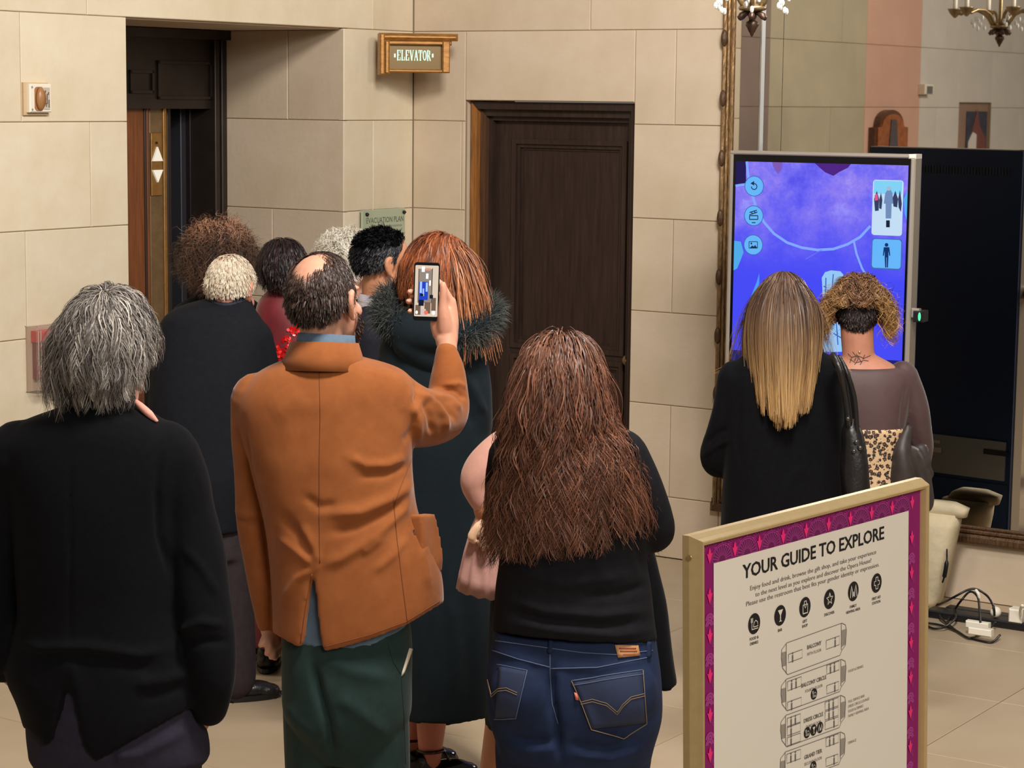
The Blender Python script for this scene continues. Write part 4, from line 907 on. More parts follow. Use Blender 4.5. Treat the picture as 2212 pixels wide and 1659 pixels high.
def skin_of(name, parts, m, parent, off, vox=.008, smooth=5, strokes=(), ripple=0.0, rscale=14.0, stroke_px=True, seed=0, label=None, post=None, deci=None):
    """union of closed shapes -> one continuous smooth surface, with modelled folds; strokes are (polyline in px, width px, depth m)"""
    vs = []; fs = []
    for _, v, f in parts:
        n = len(vs); vs += [tuple(map(float, x)) for x in v]; fs += [tuple(i+n for i in q) for q in f]
    me = bpy.data.meshes.new(name+'_raw'); me.from_pydata(vs, [], fs); me.update()
    bm = bmesh.new(); bm.from_mesh(me); bmesh.ops.recalc_face_normals(bm, faces=bm.faces); bm.to_mesh(me); bm.free()
    o = bpy.data.objects.new('tmp', me); COL.objects.link(o)
    r = o.modifiers.new('r', 'REMESH'); r.mode = 'VOXEL'; r.voxel_size = vox; r.use_smooth_shade = True
    s = o.modifiers.new('s', 'SMOOTH'); s.factor = .5; s.iterations = smooth
    dg = bpy.context.evaluated_depsgraph_get(); dg.update()
    out = bpy.data.meshes.new_from_object(o.evaluated_get(dg)); bpy.data.objects.remove(o); bpy.data.meshes.remove(me)
    nv = len(out.vertices); V = np.empty(nv*3); out.vertices.foreach_get('co', V); V = V.reshape(-1, 3)
    if strokes or ripple or post:
        Nn = np.empty(nv*3); out.vertex_normals.foreach_get('vector', Nn); Nn = Nn.reshape(-1, 3)
        D = np.zeros(nv)
        if ripple:
            rs = np.random.RandomState(seed); acc = np.zeros(nv)
            for k in range(7):
                q = rs.normal(size=3)*rscale*(1+.5*k/3); q[2] *= .6; acc += np.sin(V@q+rs.uniform(0, 6.28)+1.5*np.sin(V@(rs.normal(size=3)*rscale*.5)+rs.uniform(0, 6)))/(1+.35*k)
            D += ripple*acc/2.4
        if strokes:
            uv = proj(V); tocam = np.array([0, 0, HC])-V; tocam /= np.linalg.norm(tocam, axis=1)[:, None]; fac = np.clip((Nn*tocam).sum(1)*1.6+.1, 0, 1)
            for pts, wd, dep in strokes:
                pts = np.array(pts, float); best = np.full(nv, 1e9); tt = np.zeros(nv); nseg = len(pts)-1
                for i in range(nseg):
                    a, b = pts[i], pts[i+1]; ab = b-a; L2 = (ab@ab)+1e-9; u = np.clip(((uv-a)@ab)/L2, 0, 1); d = np.linalg.norm(uv-(a+u[:, None]*ab), axis=1)
                    k = d < best; best[k] = d[k]; tt[k] = (i+u[k])/nseg
                taper = np.clip(np.minimum(tt, 1-tt)*5, .15, 1)
                D += dep*taper*np.exp(-(best/wd)**2)*fac
        V = V+Nn*D[:, None]
        if post: V = post(V, Nn)
    V = V-np.asarray(off); out.vertices.foreach_set('co', V.ravel()); out.update()
    out.polygons.foreach_set('use_smooth', np.ones(len(out.polygons), bool)); out.materials.clear(); out.materials.append(m); out.name = name
    ob = bpy.data.objects.new(name, out); COL.objects.link(ob); ob.parent = parent
    if label: ob['label'] = label
    return ob
def legs_parts(p, hipL, hipR, footL, footR, r=(.072, .054, .038)):
    """two leg tubes from hip points to floor points (world x, y)"""
    out = []
    for h, f in ((hipL, footL), (hipR, footR)):
        h = np.array(h); a = np.array([f[0], f[1], .07]); k = h*.48+a*.52+np.array([0, .01, 0])
        out.append(limbw([list(h)+[r[0]], list(h*.74+k*.26)+[r[0]*.97], list(k)+[r[1]], list(k*.55+a*.45)+[r[1]*.95], list(a)+[r[2]]], 5, 18))
    return out
def shoe(p, f, yaw, m, L=.29, h=.085, sole=None, name='shoe'):
    """shoe standing at floor point f, toe pointing by yaw"""
    R = rot(yaw); B = lambda c, r: ball(np.array([f[0], f[1], 0])+R@np.array(c), r, R)
    parts = [B((0, -.04, .045), (.040, .062, .044)), B((0, .06, .036), (.043, .085, .034)), B((0, .11, .030), (.042, .055, .026)), B((0, -.05, .075), (.038, .045, .035))]
    sh = skin_of(name, parts, m, p.e, p.o, .006, 4)
    mb = MB().rings([[tuple(R@np.array([rx*math.cos(t), .03+ry*math.sin(t), z])+np.array([f[0], f[1], 0])-p.o) for t in np.linspace(0, 2*math.pi, 24, False)] for z, rx, ry in ((.0, .043, .135), (.008, .047, .142), (.022, .046, .141))])
    mb.build('sole', sole or m, sh, smooth=False, fixn=True); return sh
# ---- hair
def hair(p, head, N, region, length, comb, color, parent=None, name='hair', lift=.25, grav=.35, steps=12, width=.0016, curl=(0, 0), clump=.5, nclump=120, thick=.14,
         colliders=(), rough=.42, seed=1, spread=.04, flare=0.0, fly=.03, lenvar=(.74, 1.1), base=(0, -.012, .034), rad=(.080, .101, .090), cap=True, capcol=(40, 30, 26), capfn=None, taper=.35, damp=0.0, spec=.28, mname=None):
    rs = np.random.RandomState(seed); base = np.array(base); rad = np.array(rad)
    D = rs.normal(size=(N*4, 3)); D /= np.linalg.norm(D, axis=1)[:, None]
    pr = np.array([region(d) for d in D]); D = D[rs.uniform(size=len(D)) < pr][:N]; n = len(D)
    loc = base+D*rad; nrm = D/rad; nrm /= np.linalg.norm(nrm, axis=1)[:, None]
    cb = np.array([comb(q) for q in loc]); 
    ln = np.array([max(.006, length(q)) for q in loc])*rs.uniform(lenvar[0], lenvar[1], n)*head.k
    flyer = rs.uniform(size=n) < fly
    d = nrm*lift+cb+rs.normal(size=(n, 3))*spread*np.where(flyer, 1.9, 1.0)[:, None]; d /= np.linalg.norm(d, axis=1)[:, None]
    P = head.c+(loc*head.k)@head.R.T; d = d@head.R.T; g = np.array([0, 0, -1.0])
    layer = 1+rs.uniform(0, 1, n)**1.3*thick
    cols = [(head.c+head.R@(base*head.k), head.R, rad*head.k, True)]+[(np.asarray(c, float), R_ if R_ is not None else np.eye(3), np.asarray(r, float), False) for c, R_, r in colliders]
    path = [P.copy()]; ds = (ln/(steps-1))[:, None]
    for s in range(1, steps):
        d = d+g*grav*(.35+.65*min(1, s/4)); d /= np.linalg.norm(d, axis=1)[:, None]
        P = P+d*ds
        for c, R_, r, lay in cols:
            q = ((P-c)@R_)/r; rr = np.linalg.norm(q, axis=1); lim = layer if lay else 1+(layer-1)*.5
            if lay: lim = 1.02+(layer-1)*min(1, s/3.)
            m_ = rr < lim
            if m_.any():
                qn = q[m_]/rr[m_][:, None]; P[m_] = c+(qn*(lim[m_][:, None] if hasattr(lim, '__len__') else lim)*r)@R_.T
                nn = (qn/r)@R_.T; nn /= np.linalg.norm(nn, axis=1)[:, None]; dd = d[m_]; ind = (dd*nn).sum(1); k = ind < 0; dd[k] -= nn[k]*ind[k][:, None]*.9; d[m_] = dd/(np.linalg.norm(dd, axis=1)[:, None]+1e-9)
        path.append(P.copy())
    path = np.stack(path, 1)                                   # n, steps, 3
    t = np.linspace(0, 1, steps)
    gi = rs.choice(n, min(nclump, n), replace=False); own = np.zeros(n, int)
    if clump > 0:
        for i0 in range(0, n, 400):
            dd = np.linalg.norm(path[i0:i0+400, None, steps//2]-path[gi][None, :, steps//2], axis=2); own[i0:i0+400] = gi[dd.argmin(1)]
        w_ = (clump*np.clip(t, 0, 1)**1.1)[None, :, None]; w_ = w_*np.where(flyer, .15, 1.0)[:, None, None]; path = path+(path[own]-path)*w_
    if curl[0] > 0:
        ph = rs.uniform(0, 6.28, n); ph = np.where(rs.uniform(size=n) < .7, ph[own], ph); fr = curl[1]*rs.uniform(.75, 1.25, n); fr = fr[own]*.8+fr*.2
        tg = np.gradient(path, axis=1); tg /= np.linalg.norm(tg, axis=2)[:, :, None]+1e-9; b1 = np.cross(tg, np.array([0.3, 1, .2])); b1 /= np.linalg.norm(b1, axis=2)[:, :, None]+1e-9; b2 = np.cross(tg, b1)
        an = ph[:, None]+fr[:, None]*2*math.pi*t[None, :]*(ln/ln.mean())[:, None]; amp = curl[0]*np.clip(t*2.2, 0, 1)[None, :]*rs.uniform(.6, 1.2, n)[:, None]
        hand_ = np.where(rs.uniform(size=n) < .5, 1.0, -1.0); hand_ = np.where(rs.uniform(size=n) < .85, hand_[own], hand_)[:, None]
        path = path+b1*(amp*np.sin(an))[:, :, None]+b2*(amp*.8*np.cos(an)*hand_)[:, :, None]
    if flare:
        path[:, :, 0] = head.c[0]+(path[:, :, 0]-head.c[0])*(1+flare*np.clip((head.c[2]+.02-path[:, :, 2])/.40, 0, 1.2)**1.2)
    # flat locks lying on the head of hair
    tg = np.gradient(path, axis=1); tg /= np.linalg.norm(tg, axis=2)[:, :, None]+1e-9
    outw = path-head.c; outw[:, :, 2] = np.where(outw[:, :, 2] > 0, outw[:, :, 2], outw[:, :, 2]*.15); outw /= np.linalg.norm(outw, axis=2)[:, :, None]+1e-9; outw = outw+rs.normal(size=(n, 1, 3))*.35
    ref = np.cross(tg, outw); ref /= np.linalg.norm(ref, axis=2)[:, :, None]+1e-9
    wd = width*rs.uniform(.6, 1.4, n)[:, None]*(1-(1-taper)*t[None, :]**2)
    V = np.stack([path-ref*wd[:, :, None], path+ref*wd[:, :, None]], 2).reshape(-1, 3)-p.o
    idx = np.arange(n*steps*2).reshape(n, steps, 2)
    Fq = np.stack([idx[:, :-1, 0], idx[:, :-1, 1], idx[:, 1:, 1], idx[:, 1:, 0]], -1).reshape(-1, 4)
    rc = rs.uniform(size=n); rc = np.where(rs.uniform(size=n) < .6, rc[own], rc)
    colr = np.array([[color(loc[i], tt, rc[i]) for tt in t] for i in range(n)])
    lin = np.where(colr/255 <= .04045, colr/255/12.92, ((colr/255+.055)/1.055)**2.4); lin = np.repeat(lin[:, :, None, :], 2, 2).reshape(-1, 3)
    if cap:                                                     # scalp layer of hair under the locks
        capfn = capfn or (lambda d_: region(d_) > .5); vs = []; fs = []; na, nb = 36, 22; ok = {}
        for j in range(nb+1):
            for i in range(na):
                th = math.pi*j/nb; ph = 2*math.pi*i/na; dd = np.array([math.sin(th)*math.cos(ph), math.sin(th)*math.sin(ph), math.cos(th)])
                ok[(i, j)] = bool(capfn(dd)); vs.append(head.c+head.R@((base+dd*rad*1.0)*head.k)-p.o)
        for j in range(nb):
            for i in range(na):
                a = [(i, j), ((i+1) % na, j), ((i+1) % na, j+1), (i, j+1)]
                if all(ok[x] for x in a): fs.append([x[1]*na+x[0]+len(V) for x in a])
        cl_ = np.array(capcol)/255.; cl_ = np.where(cl_ <= .04045, cl_/12.92, ((cl_+.055)/1.055)**2.4)
        V = np.concatenate([V, np.array(vs)]); lin = np.concatenate([lin, np.tile(cl_, (len(vs), 1))])
        if fs: Fq = np.concatenate([Fq, np.array(fs)])
    me = bpy.data.meshes.new(name); me.vertices.add(len(V)); me.vertices.foreach_set('co', V.ravel())
    me.loops.add(len(Fq)*4); me.polygons.add(len(Fq)); me.loops.foreach_set('vertex_index', Fq.ravel().astype(np.int32))
    me.polygons.foreach_set('loop_start', np.arange(0, len(Fq)*4, 4, dtype=np.int32)); me.update(calc_edges=True)
    me.polygons.foreach_set('use_smooth', np.ones(len(Fq), bool))
    at_ = me.color_attributes.new('Col', 'FLOAT_COLOR', 'POINT'); at_.data.foreach_set('color', np.concatenate([lin, np.ones((len(lin), 1))], 1).ravel())
    me.materials.append(vcol_mat(mname or 'hair_locks', rough, spec)); me.validate()
    o = bpy.data.objects.new(name, me); COL.objects.link(o); o.parent = parent or p.e
    return o
def mixc(a, b, t): return [a[i]+(b[i]-a[i])*t for i in range(3)]
SKIN = mat('skin', (206, 150, 124), .5, var=.08, vscale=18, sss=.12, spec=.35)
SKIN_R = mat('skin_ruddy', (194, 134, 110), .5, var=.08, vscale=18, sss=.12, spec=.35)
SKIN_T = mat('skin_tan', (188, 130, 98), .5, var=.06, vscale=18, sss=.12, spec=.35)
SCALP = lambda d: 1.0 if (d[2] > .05 and d[1] < .72) or (d[1] < .15 and d[2] > -.62) else 0.0      # where hair grows on a full head of hair
# ================================================================== PEOPLE
from mathutils.bvhtree import BVHTree
def scalp(lo=0.0):
    ys = [-1, -.5, 0, .35, .6, .8, 1]; zs = [-.72, -.62, -.30, .05, .34, .58, .85]
    return lambda d: 1.0 if d[2] > np.interp(d[1], ys, zs)+lo else 0.0
HAIRY = scalp()
def away(c):            # combing away from a crown point, along the skull
    c = np.array(c)
    def f(q):
        v = q-c; n = np.linalg.norm(v)+1e-6; return v/n
    return f
def bvh(ob):
    me = ob.data; off = np.array(ob.matrix_basis.translation)
    par = ob.parent
    while par: off = off+np.array(par.location); par = par.parent
    vs = np.empty(len(me.vertices)*3); me.vertices.foreach_get('co', vs); vs = vs.reshape(-1, 3)+off
    return BVHTree.FromPolygons([Vector(v) for v in vs], [tuple(q.vertices) for q in me.polygons])
def hit(t, px, py, fallback=None):
    d = ray(px, py); d = d/np.linalg.norm(d); r = t.ray_cast(Vector((0, 0, HC)), Vector(d))
    if r[0] is None: return None, None
    n = np.array(r[1]); n = n if n@d < 0 else -n; return np.array(r[0]), n
def seam(p, ob, t, pts, r, m, name='seam', off=.0006, step=7):
    """raised line sewn along a surface, through picture points"""
    out = []; P = np.array(pts, float)
    for a, b in zip(P[:-1], P[1:]):
        k = max(2, int(np.linalg.norm(b-a)/step))
        for i in range(k): out.append(a+(b-a)*i/k)
    out.append(P[-1]); Q = []
    for x, y in out:
        h, n = hit(t, x, y)
        if h is not None: Q.append(h+n*off-p.o)
    if len(Q) < 2: return None
    return MB().tube(Q, r, 5).build(name, m, ob, smooth=True)
def patch(p, ob, t, quad, m, name, off=.003, nu=10, nv=10, th=.003):
    """a piece of cloth sewn on: four picture corners, laid on the surface"""
    a, b, c, d = [np.array(q, float) for q in quad]; G = []
    for j in range(nv+1):
        row = []
        for i in range(nu+1):
            u, v = i/nu, j/nv; q = (a*(1-u)+b*u)*(1-v)+(d*(1-u)+c*u)*v; h, n = hit(t, *q); row.append(None if h is None else (h+n*off-p.o, h-n*.004-p.o))
        G.append(row)
    vs = []; id1 = {}; id2 = {}
    for j in range(nv+1):
        for i in range(nu+1):
            if G[j][i] is not None: id1[(i, j)] = len(vs); vs.append(G[j][i][0]); id2[(i, j)] = len(vs); vs.append(G[j][i][1])
    fs = []
    for j in range(nv):
        for i in range(nu):
            k = [(i, j), (i+1, j), (i+1, j+1), (i, j+1)]
            if all(q in id1 for q in k): fs.append(tuple(id1[q] for q in k))
    def side(a_, b_):
        if a_ in id1 and b_ in id1: fs.append((id1[a_], id1[b_], id2[b_], id2[a_]))
    for i in range(nu): side((i, 0), (i+1, 0)); side((i+1, nv), (i, nv))
    for j in range(nv): side((0, j+1), (0, j)); side((nu, j), (nu, j+1))
    mb = MB(); mb.v = [tuple(v) for v in vs]; mb.f = fs; return mb.build(name, m, ob, smooth=True, fixn=True)
def fur(p, ob, N, L, cols, width=.0012, seed=3, name='fur', droop=.4, parent=None):
    """short soft hairs standing out of a surface"""
    me = ob.data; rs = np.random.RandomState(seed); me.calc_loop_triangles(); nt = len(me.loop_triangles)
    tv = np.empty(nt*3, np.int32); me.loop_triangles.foreach_get('vertices', tv); tv = tv.reshape(-1, 3); V = np.empty(len(me.vertices)*3); me.vertices.foreach_get('co', V); V = V.reshape(-1, 3)
    A, B, C = V[tv[:, 0]], V[tv[:, 1]], V[tv[:, 2]]; nn = np.cross(B-A, C-A); ar = np.linalg.norm(nn, axis=1); k = rs.choice(nt, N, p=ar/ar.sum())
    u = rs.uniform(size=(N, 2)); f = u.sum(1) > 1; u[f] = 1-u[f]; P = A[k]+(B[k]-A[k])*u[:, :1]+(C[k]-A[k])*u[:, 1:]; n = nn[k]/ar[k][:, None]
    d = n+rs.normal(size=(N, 3))*.45; d /= np.linalg.norm(d, axis=1)[:, None]; ln = L*rs.uniform(.5, 1.3, N); S = 5; path = [P]
    for s in range(1, S):
        d = d+np.array([0, 0, -droop*.4]); d /= np.linalg.norm(d, axis=1)[:, None]; P = P+d*(ln/(S-1))[:, None]; path.append(P)
    path = np.stack(path, 1); b = np.cross(path[:, -1]-path[:, 0], rs.normal(size=(N, 3))); b /= np.linalg.norm(b, axis=1)[:, None]+1e-9; b2 = np.cross(n, b)
    wd = width*(1-.8*np.linspace(0, 1, S))[None, :, None]; R3 = np.stack([path+b[:, None]*wd, path-b[:, None]*wd*.5+b2[:, None]*wd*.8, path-b[:, None]*wd*.5-b2[:, None]*wd*.8], 2)
    idx = np.arange(N*S*3).reshape(N, S, 3); q = []
    for i in range(3): j = (i+1) % 3; q.append(np.stack([idx[:, :-1, i], idx[:, :-1, j], idx[:, 1:, j], idx[:, 1:, i]], -1).reshape(-1, 4))
    Fq = np.concatenate(q); c = np.array(cols[0])+(np.array(cols[1])-np.array(cols[0]))*rs.uniform(size=(N, 1)); lin = np.where(c/255 <= .04045, c/255/12.92, ((c/255+.055)/1.055)**2.4); lin = np.repeat(lin, S*3, 0)
    m2 = bpy.data.meshes.new(name); m2.vertices.add(N*S*3); m2.vertices.foreach_set('co', R3.reshape(-1)); m2.loops.add(len(Fq)*4); m2.polygons.add(len(Fq)); m2.loops.foreach_set('vertex_index', Fq.ravel().astype(np.int32)); m2.polygons.foreach_set('loop_start', np.arange(0, len(Fq)*4, 4, dtype=np.int32)); m2.update(calc_edges=True)
    ca = m2.color_attributes.new('Col', 'FLOAT_COLOR', 'POINT'); ca.data.foreach_set('color', np.concatenate([lin, np.ones((len(lin), 1))], 1).ravel()); m2.materials.append(vcol_mat('fur_hair', .7, .3))
    o = bpy.data.objects.new(name, m2); COL.objects.link(o); o.parent = parent or ob; o['kind'] = 'stuff'; return o
def collar(p, C, r0, r1, h0, h1, m, name, parent=None, tilt=0.0, a0=0, a1=360, n=30, th=.004, yaw=0.0, ry=1.0, flare=0.0):
    """standing band of cloth round a neck"""
    R = rot(yaw, tilt); A = []
    full = a1-a0 >= 360
    for k in range(n+(0 if full else 1)):
        a = math.radians(a0+(a1-a0)*k/n); c, s_ = math.cos(a), math.sin(a)
        A.append([np.array(C)+R@np.array([r*c, r*s_*ry, z]) for r, z in ((r0, h0), (r1, h1), (r1+th, h1), (r1+th+flare, (h0+h1)/2), (r0+th+flare, h0))])
    vs = [q-p.o for L in A for q in L]; fs = []; k5 = 5
    for i in range(len(A) if full else len(A)-1):
        j = (i+1) % len(A)
        for q in range(k5): q2 = (q+1) % k5; fs.append((i*k5+q, j*k5+q, j*k5+q2, i*k5+q2))
    mb = MB(); mb.v = [tuple(v) for v in vs]; mb.f = fs; return mb.build(name, m, parent or p.e, smooth=True, fixn=True)
WOOLBLK = mat('black_wool', (11, 11, 15), .9, var=.2, vscale=60, sheen=.03, spec=.12)
NAVYTR = mat('aubergine_trousers', (44, 41, 54), .85, var=.15, vscale=40, spec=.12)
LEATHER = mat('black_leather', (24, 22, 23), .38, var=.3, vscale=25, bump=.2, bscale=90)

# ---------------------------------------------------------------- grey-haired man, left foreground
p = Person(5.0, (-.93, 5.0), 'person with wavy grey hair in black blazer, seen from behind at left')
H = Head(p.P(239, 748, .03), 28, -3, 0, 1.02)
fl_, fr_ = (-1.03, 5.02), (-.80, 4.97)
body = H.parts(p.P(215, 905, .02))+[torso(p, [(890, 170, 270, .05), (930, 80, 350, .08), (1000, 55, 385, .10), (1200, 70, 360, .11), (1400, 60, 380, .12), (1520, 80, 400, .12)], 24, 16),
        limb(p, [(375, 1000, 0, .05), (420, 1200, .0, .045), (448, 1400, -.04, .038), (452, 1500, -.01, .032), (420, 1560, .04, .035)]),
        limb(p, [(60, 1000, 0, .05), (-15, 1200, 0, .045), (-15, 1390, .03, .036), (40, 1460, .08, .035)])]+legs_parts(p, p.P(160, 1560), p.P(330, 1545), fl_, fr_)
bd = skin_of('body', body, SKIN_R, p.e, p.o, .008, 4); H.eyes(bd, p.o)
jk = skin_of('blazer', [torso(p, [(868, 165, 275, .062, .02), (884, 122, 315, .08, .01), (905, 62, 350, .095), (930, 18, 385, .108), (965, -5, 412, .118), (1010, 0, 415, .128), (1090, 25, 395, .138), (1200, 34, 385, .142), (1300, 40, 388, .138), (1400, 28, 412, .142), (1480, 16, 430, .15), (1560, 44, 440, .152), (1600, 55, 438, .15)], 120, 44,
            hem=[(30, 1560), (60, 1582), (96, 1612), (108, 1600), (125, 1560), (140, 1500), (150, 1470), (160, 1520), (172, 1590), (184, 1626), (206, 1650), (300, 1598), (394, 1545), (445, 1512)], hollow=True, z_hem_from=.3),
        limb(p, [(352, 985, 0, .086), (378, 1045, .01, .082), (396, 1110, .01, .074), (422, 1200, .0, .070), (437, 1290, -.02, .066), (452, 1380, -.04, .062), (458, 1460, -.05, .054), (452, 1530, -.03, .044)]),
        limb(p, [(45, 985, 0, .086), (12, 1060, .01, .08), (-12, 1130, .01, .072), (-28, 1200, .0, .070), (-34, 1290, -.01, .066), (-20, 1380, .0, .062), (6, 1430, .05, .05)]),
        ], WOOLBLK, p.e, p.o, .0075, 6, ripple=.0016, rscale=16, seed=1, strokes=[
        ([(352, 960), (338, 1060), (345, 1160), (372, 1250)], 9, -.009), ([(30, 1380), (90, 1402), (190, 1398), (300, 1415), (380, 1400)], 12, .010), ([(40, 1425), (140, 1418), (260, 1432), (360, 1452)], 14, -.007),
        ([(280, 1480), (350, 1470), (420, 1450)], 12, .009), ([(150, 960), (152, 1200), (150, 1470)], 4, -.003), ([(385, 1370), (430, 1345), (490, 1350)], 10, .010), ([(390, 1395), (440, 1385), (500, 1385)], 9, -.009),
        ([(300, 1510), (360, 1500), (410, 1478)], 10, -.006), ([(120, 1600), (130, 1540), (150, 1470)], 7, -.006), ([(395, 1180), (440, 1230), (470, 1290)], 10, .007)])
collar(p, p.P(222, 893, .03), .080, .068, -.020, .045, WOOLBLK, 'blazer_collar', jk, -8, yaw=20, flare=.006)
sc2 = collar(p, p.P(226, 892, .045), .072, .066, -.02, .060, mat('pink_shirt', (226, 156, 138), .7), 'shirt_collar', None, -14, yaw=28, ry=1.05); sc2['label'] = 'salmon pink shirt collar'
skin_of('trousers', [torso(p, [(1440, 50, 405, .125), (1540, 58, 432, .14), (1600, 62, 452, .14), (1640, 66, 455, .135)], 32, 12)]+legs_parts(p, p.P(165, 1590), p.P(345, 1580), fl_, fr_, (.100, .078, .066)), NAVYTR, p.e, p.o, .009, 5, ripple=.002, rscale=12, seed=2, strokes=[([(205, 1640), (300, 1630), (420, 1570)], 12, .008), ([(240, 1659), (245, 1630), (235, 1600)], 8, -.012)])
for f, yw in ((fl_, -8), (fr_, 10)): shoe(p, f, yw, LEATHER)
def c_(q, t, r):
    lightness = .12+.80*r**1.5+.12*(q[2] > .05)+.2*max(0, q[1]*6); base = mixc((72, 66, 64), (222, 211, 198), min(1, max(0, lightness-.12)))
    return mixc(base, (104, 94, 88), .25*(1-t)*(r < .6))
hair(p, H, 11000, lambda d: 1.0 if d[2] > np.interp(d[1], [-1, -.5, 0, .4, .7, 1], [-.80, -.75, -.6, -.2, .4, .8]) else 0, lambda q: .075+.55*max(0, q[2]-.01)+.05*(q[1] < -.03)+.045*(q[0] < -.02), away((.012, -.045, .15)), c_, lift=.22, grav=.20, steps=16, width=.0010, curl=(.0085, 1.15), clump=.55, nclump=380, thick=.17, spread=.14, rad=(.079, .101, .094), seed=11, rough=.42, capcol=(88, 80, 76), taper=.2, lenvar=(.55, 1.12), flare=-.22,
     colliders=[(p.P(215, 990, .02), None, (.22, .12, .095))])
skin_of('collar_wing', [limb(p, [(292, 866, .0, .006), (304, 878, -.02, .009), (320, 892, -.035, .0095), (338, 909, -.04, .005)])], mat('pink_shirt', (226, 156, 138), .7), sc2, p.o, .004, 2)
gl_ = MB(); 
for sx in (-1, 1):
    c = H.w(sx*.034, .108, .004)-p.o; gl_.tube([c+H.R@np.array([.025*math.cos(a), 0, .02*math.sin(a)])*H.k for a in np.linspace(0, 2*math.pi, 18)], .0016, 6)
    gl_.tube([H.w(sx*.060, .106, .010)-p.o, H.w(sx*.094, .06, .012)-p.o, H.w(sx*.098, -.005, .006)-p.o], .0016, 6)
gl_.build('glasses', mat('glasses_dark', (46, 42, 40), .3, metal=.5), p.e, smooth=True)

# ---------------------------------------------------------------- man in brown corduroy holding up a phone
p = Person(5.6, (-.42, 5.65), 'person with balding dark hair in brown corduroy jacket holding up a phone')
H = Head(p.P(702, 654, .02), 27, 3, -2, 1.06)
fl_, fr_ = (-.50, 5.72), (-.33, 5.60)
hy = .25      # the raised hand is this far in front of him
hand = [limb(p, [(966, 800, hy-.03, .031), (966, 752, hy-.01, .027), (964, 735, hy, .030)]),
        limb(p, [(966, 735, hy+.004, .030), (962, 705, hy+.012, .030), (957, 680, hy+.016, .024)]), limb(p, [(972, 730, hy+.02, .022), (975, 690, hy+.028, .020), (975, 652, hy+.03, .014)]),
        limb(p, [(950, 722, hy+.012, .020), (942, 700, hy+.016, .017)]),
        limb(p, [(962, 712, hy-.004, .022), (959, 680, hy-.010, .0175), (957, 655, hy-.012, .0125), (958, 632, hy-.013, .0112), (957, 615, hy-.013, .0095)]),      # thumb
        limb(p, [(974, 650, hy+.028, .0105), (950, 612, hy+.022, .0095), (915, 596, hy+.018, .0088), (896, 592, hy+.016, .0075)]),                               # index, behind the phone
        limb(p, [(976, 662, hy+.030, .0105), (940, 634, hy+.027, .0098), (900, 630, hy+.024, .0092), (886, 631, hy+.010, .0088), (885, 631, hy-.002, .0078)]),
        limb(p, [(975, 676, hy+.030, .0100), (940, 655, hy+.027, .0095), (898, 651, hy+.024, .0090), (883, 651, hy+.010, .0085), (882, 651, hy-.003, .0076)]),
        limb(p, [(970, 690, hy+.028, .0092), (935, 674, hy+.026, .0085), (900, 671, hy+.022, .0080), (886, 672, hy+.009, .0076), (885, 672, hy-.002, .0068)])]
hand2 = [limb(p, [(577, 1340, .05, .024), (584, 1366, .05, .024)]), limb(p, [(588, 1368, .05, .022), (592, 1388, .05, .020)]),
         limb(p, [(586, 1380, .03, .010), (582, 1398, .02, .009), (576, 1412, .02, .008)]), limb(p, [(591, 1386, .04, .010), (590, 1408, .03, .009), (586, 1420, .03, .008)]), limb(p, [(596, 1388, .05, .010), (597, 1410, .05, .009), (594, 1422, .04, .008)]), limb(p, [(601, 1386, .06, .009), (603, 1405, .06, .008), (601, 1416, .06, .007)]),
         limb(p, [(580, 1366, .04, .012), (570, 1382, .03, .010), (563, 1394, .02, .008)])]
body = H.parts(p.P(700, 772, .02), neck_r=.054)+hand+hand2+[torso(p, [(775, 665, 740, .045), (815, 610, 830, .07), (860, 580, 850, .09), (1000, 590, 850, .11), (1200, 610, 860, .115), (1390, 630, 870, .115)], 24, 16),
        limb(p, [(840, 865, 0, .055), (905, 890, .09, .046), (955, 890, .19, .042), (968, 830, .22, .034), (966, 760, hy-.01, .028)]), limb(p, [(565, 880, 0, .05), (552, 1060, .05, .042), (572, 1240, .05, .034), (577, 1345, .05, .024)])]+legs_parts(p, p.P(670, 1470), p.P(810, 1465), fl_, fr_)
bd = skin_of('body', body, SKIN, p.e, p.o, .0045, 3); H.eyes(bd, p.o)
CORD = mat('brown_corduroy', (156, 92, 50), .85, var=.10, vscale=14, sheen=.2, spec=.12, col2=(140, 80, 42))
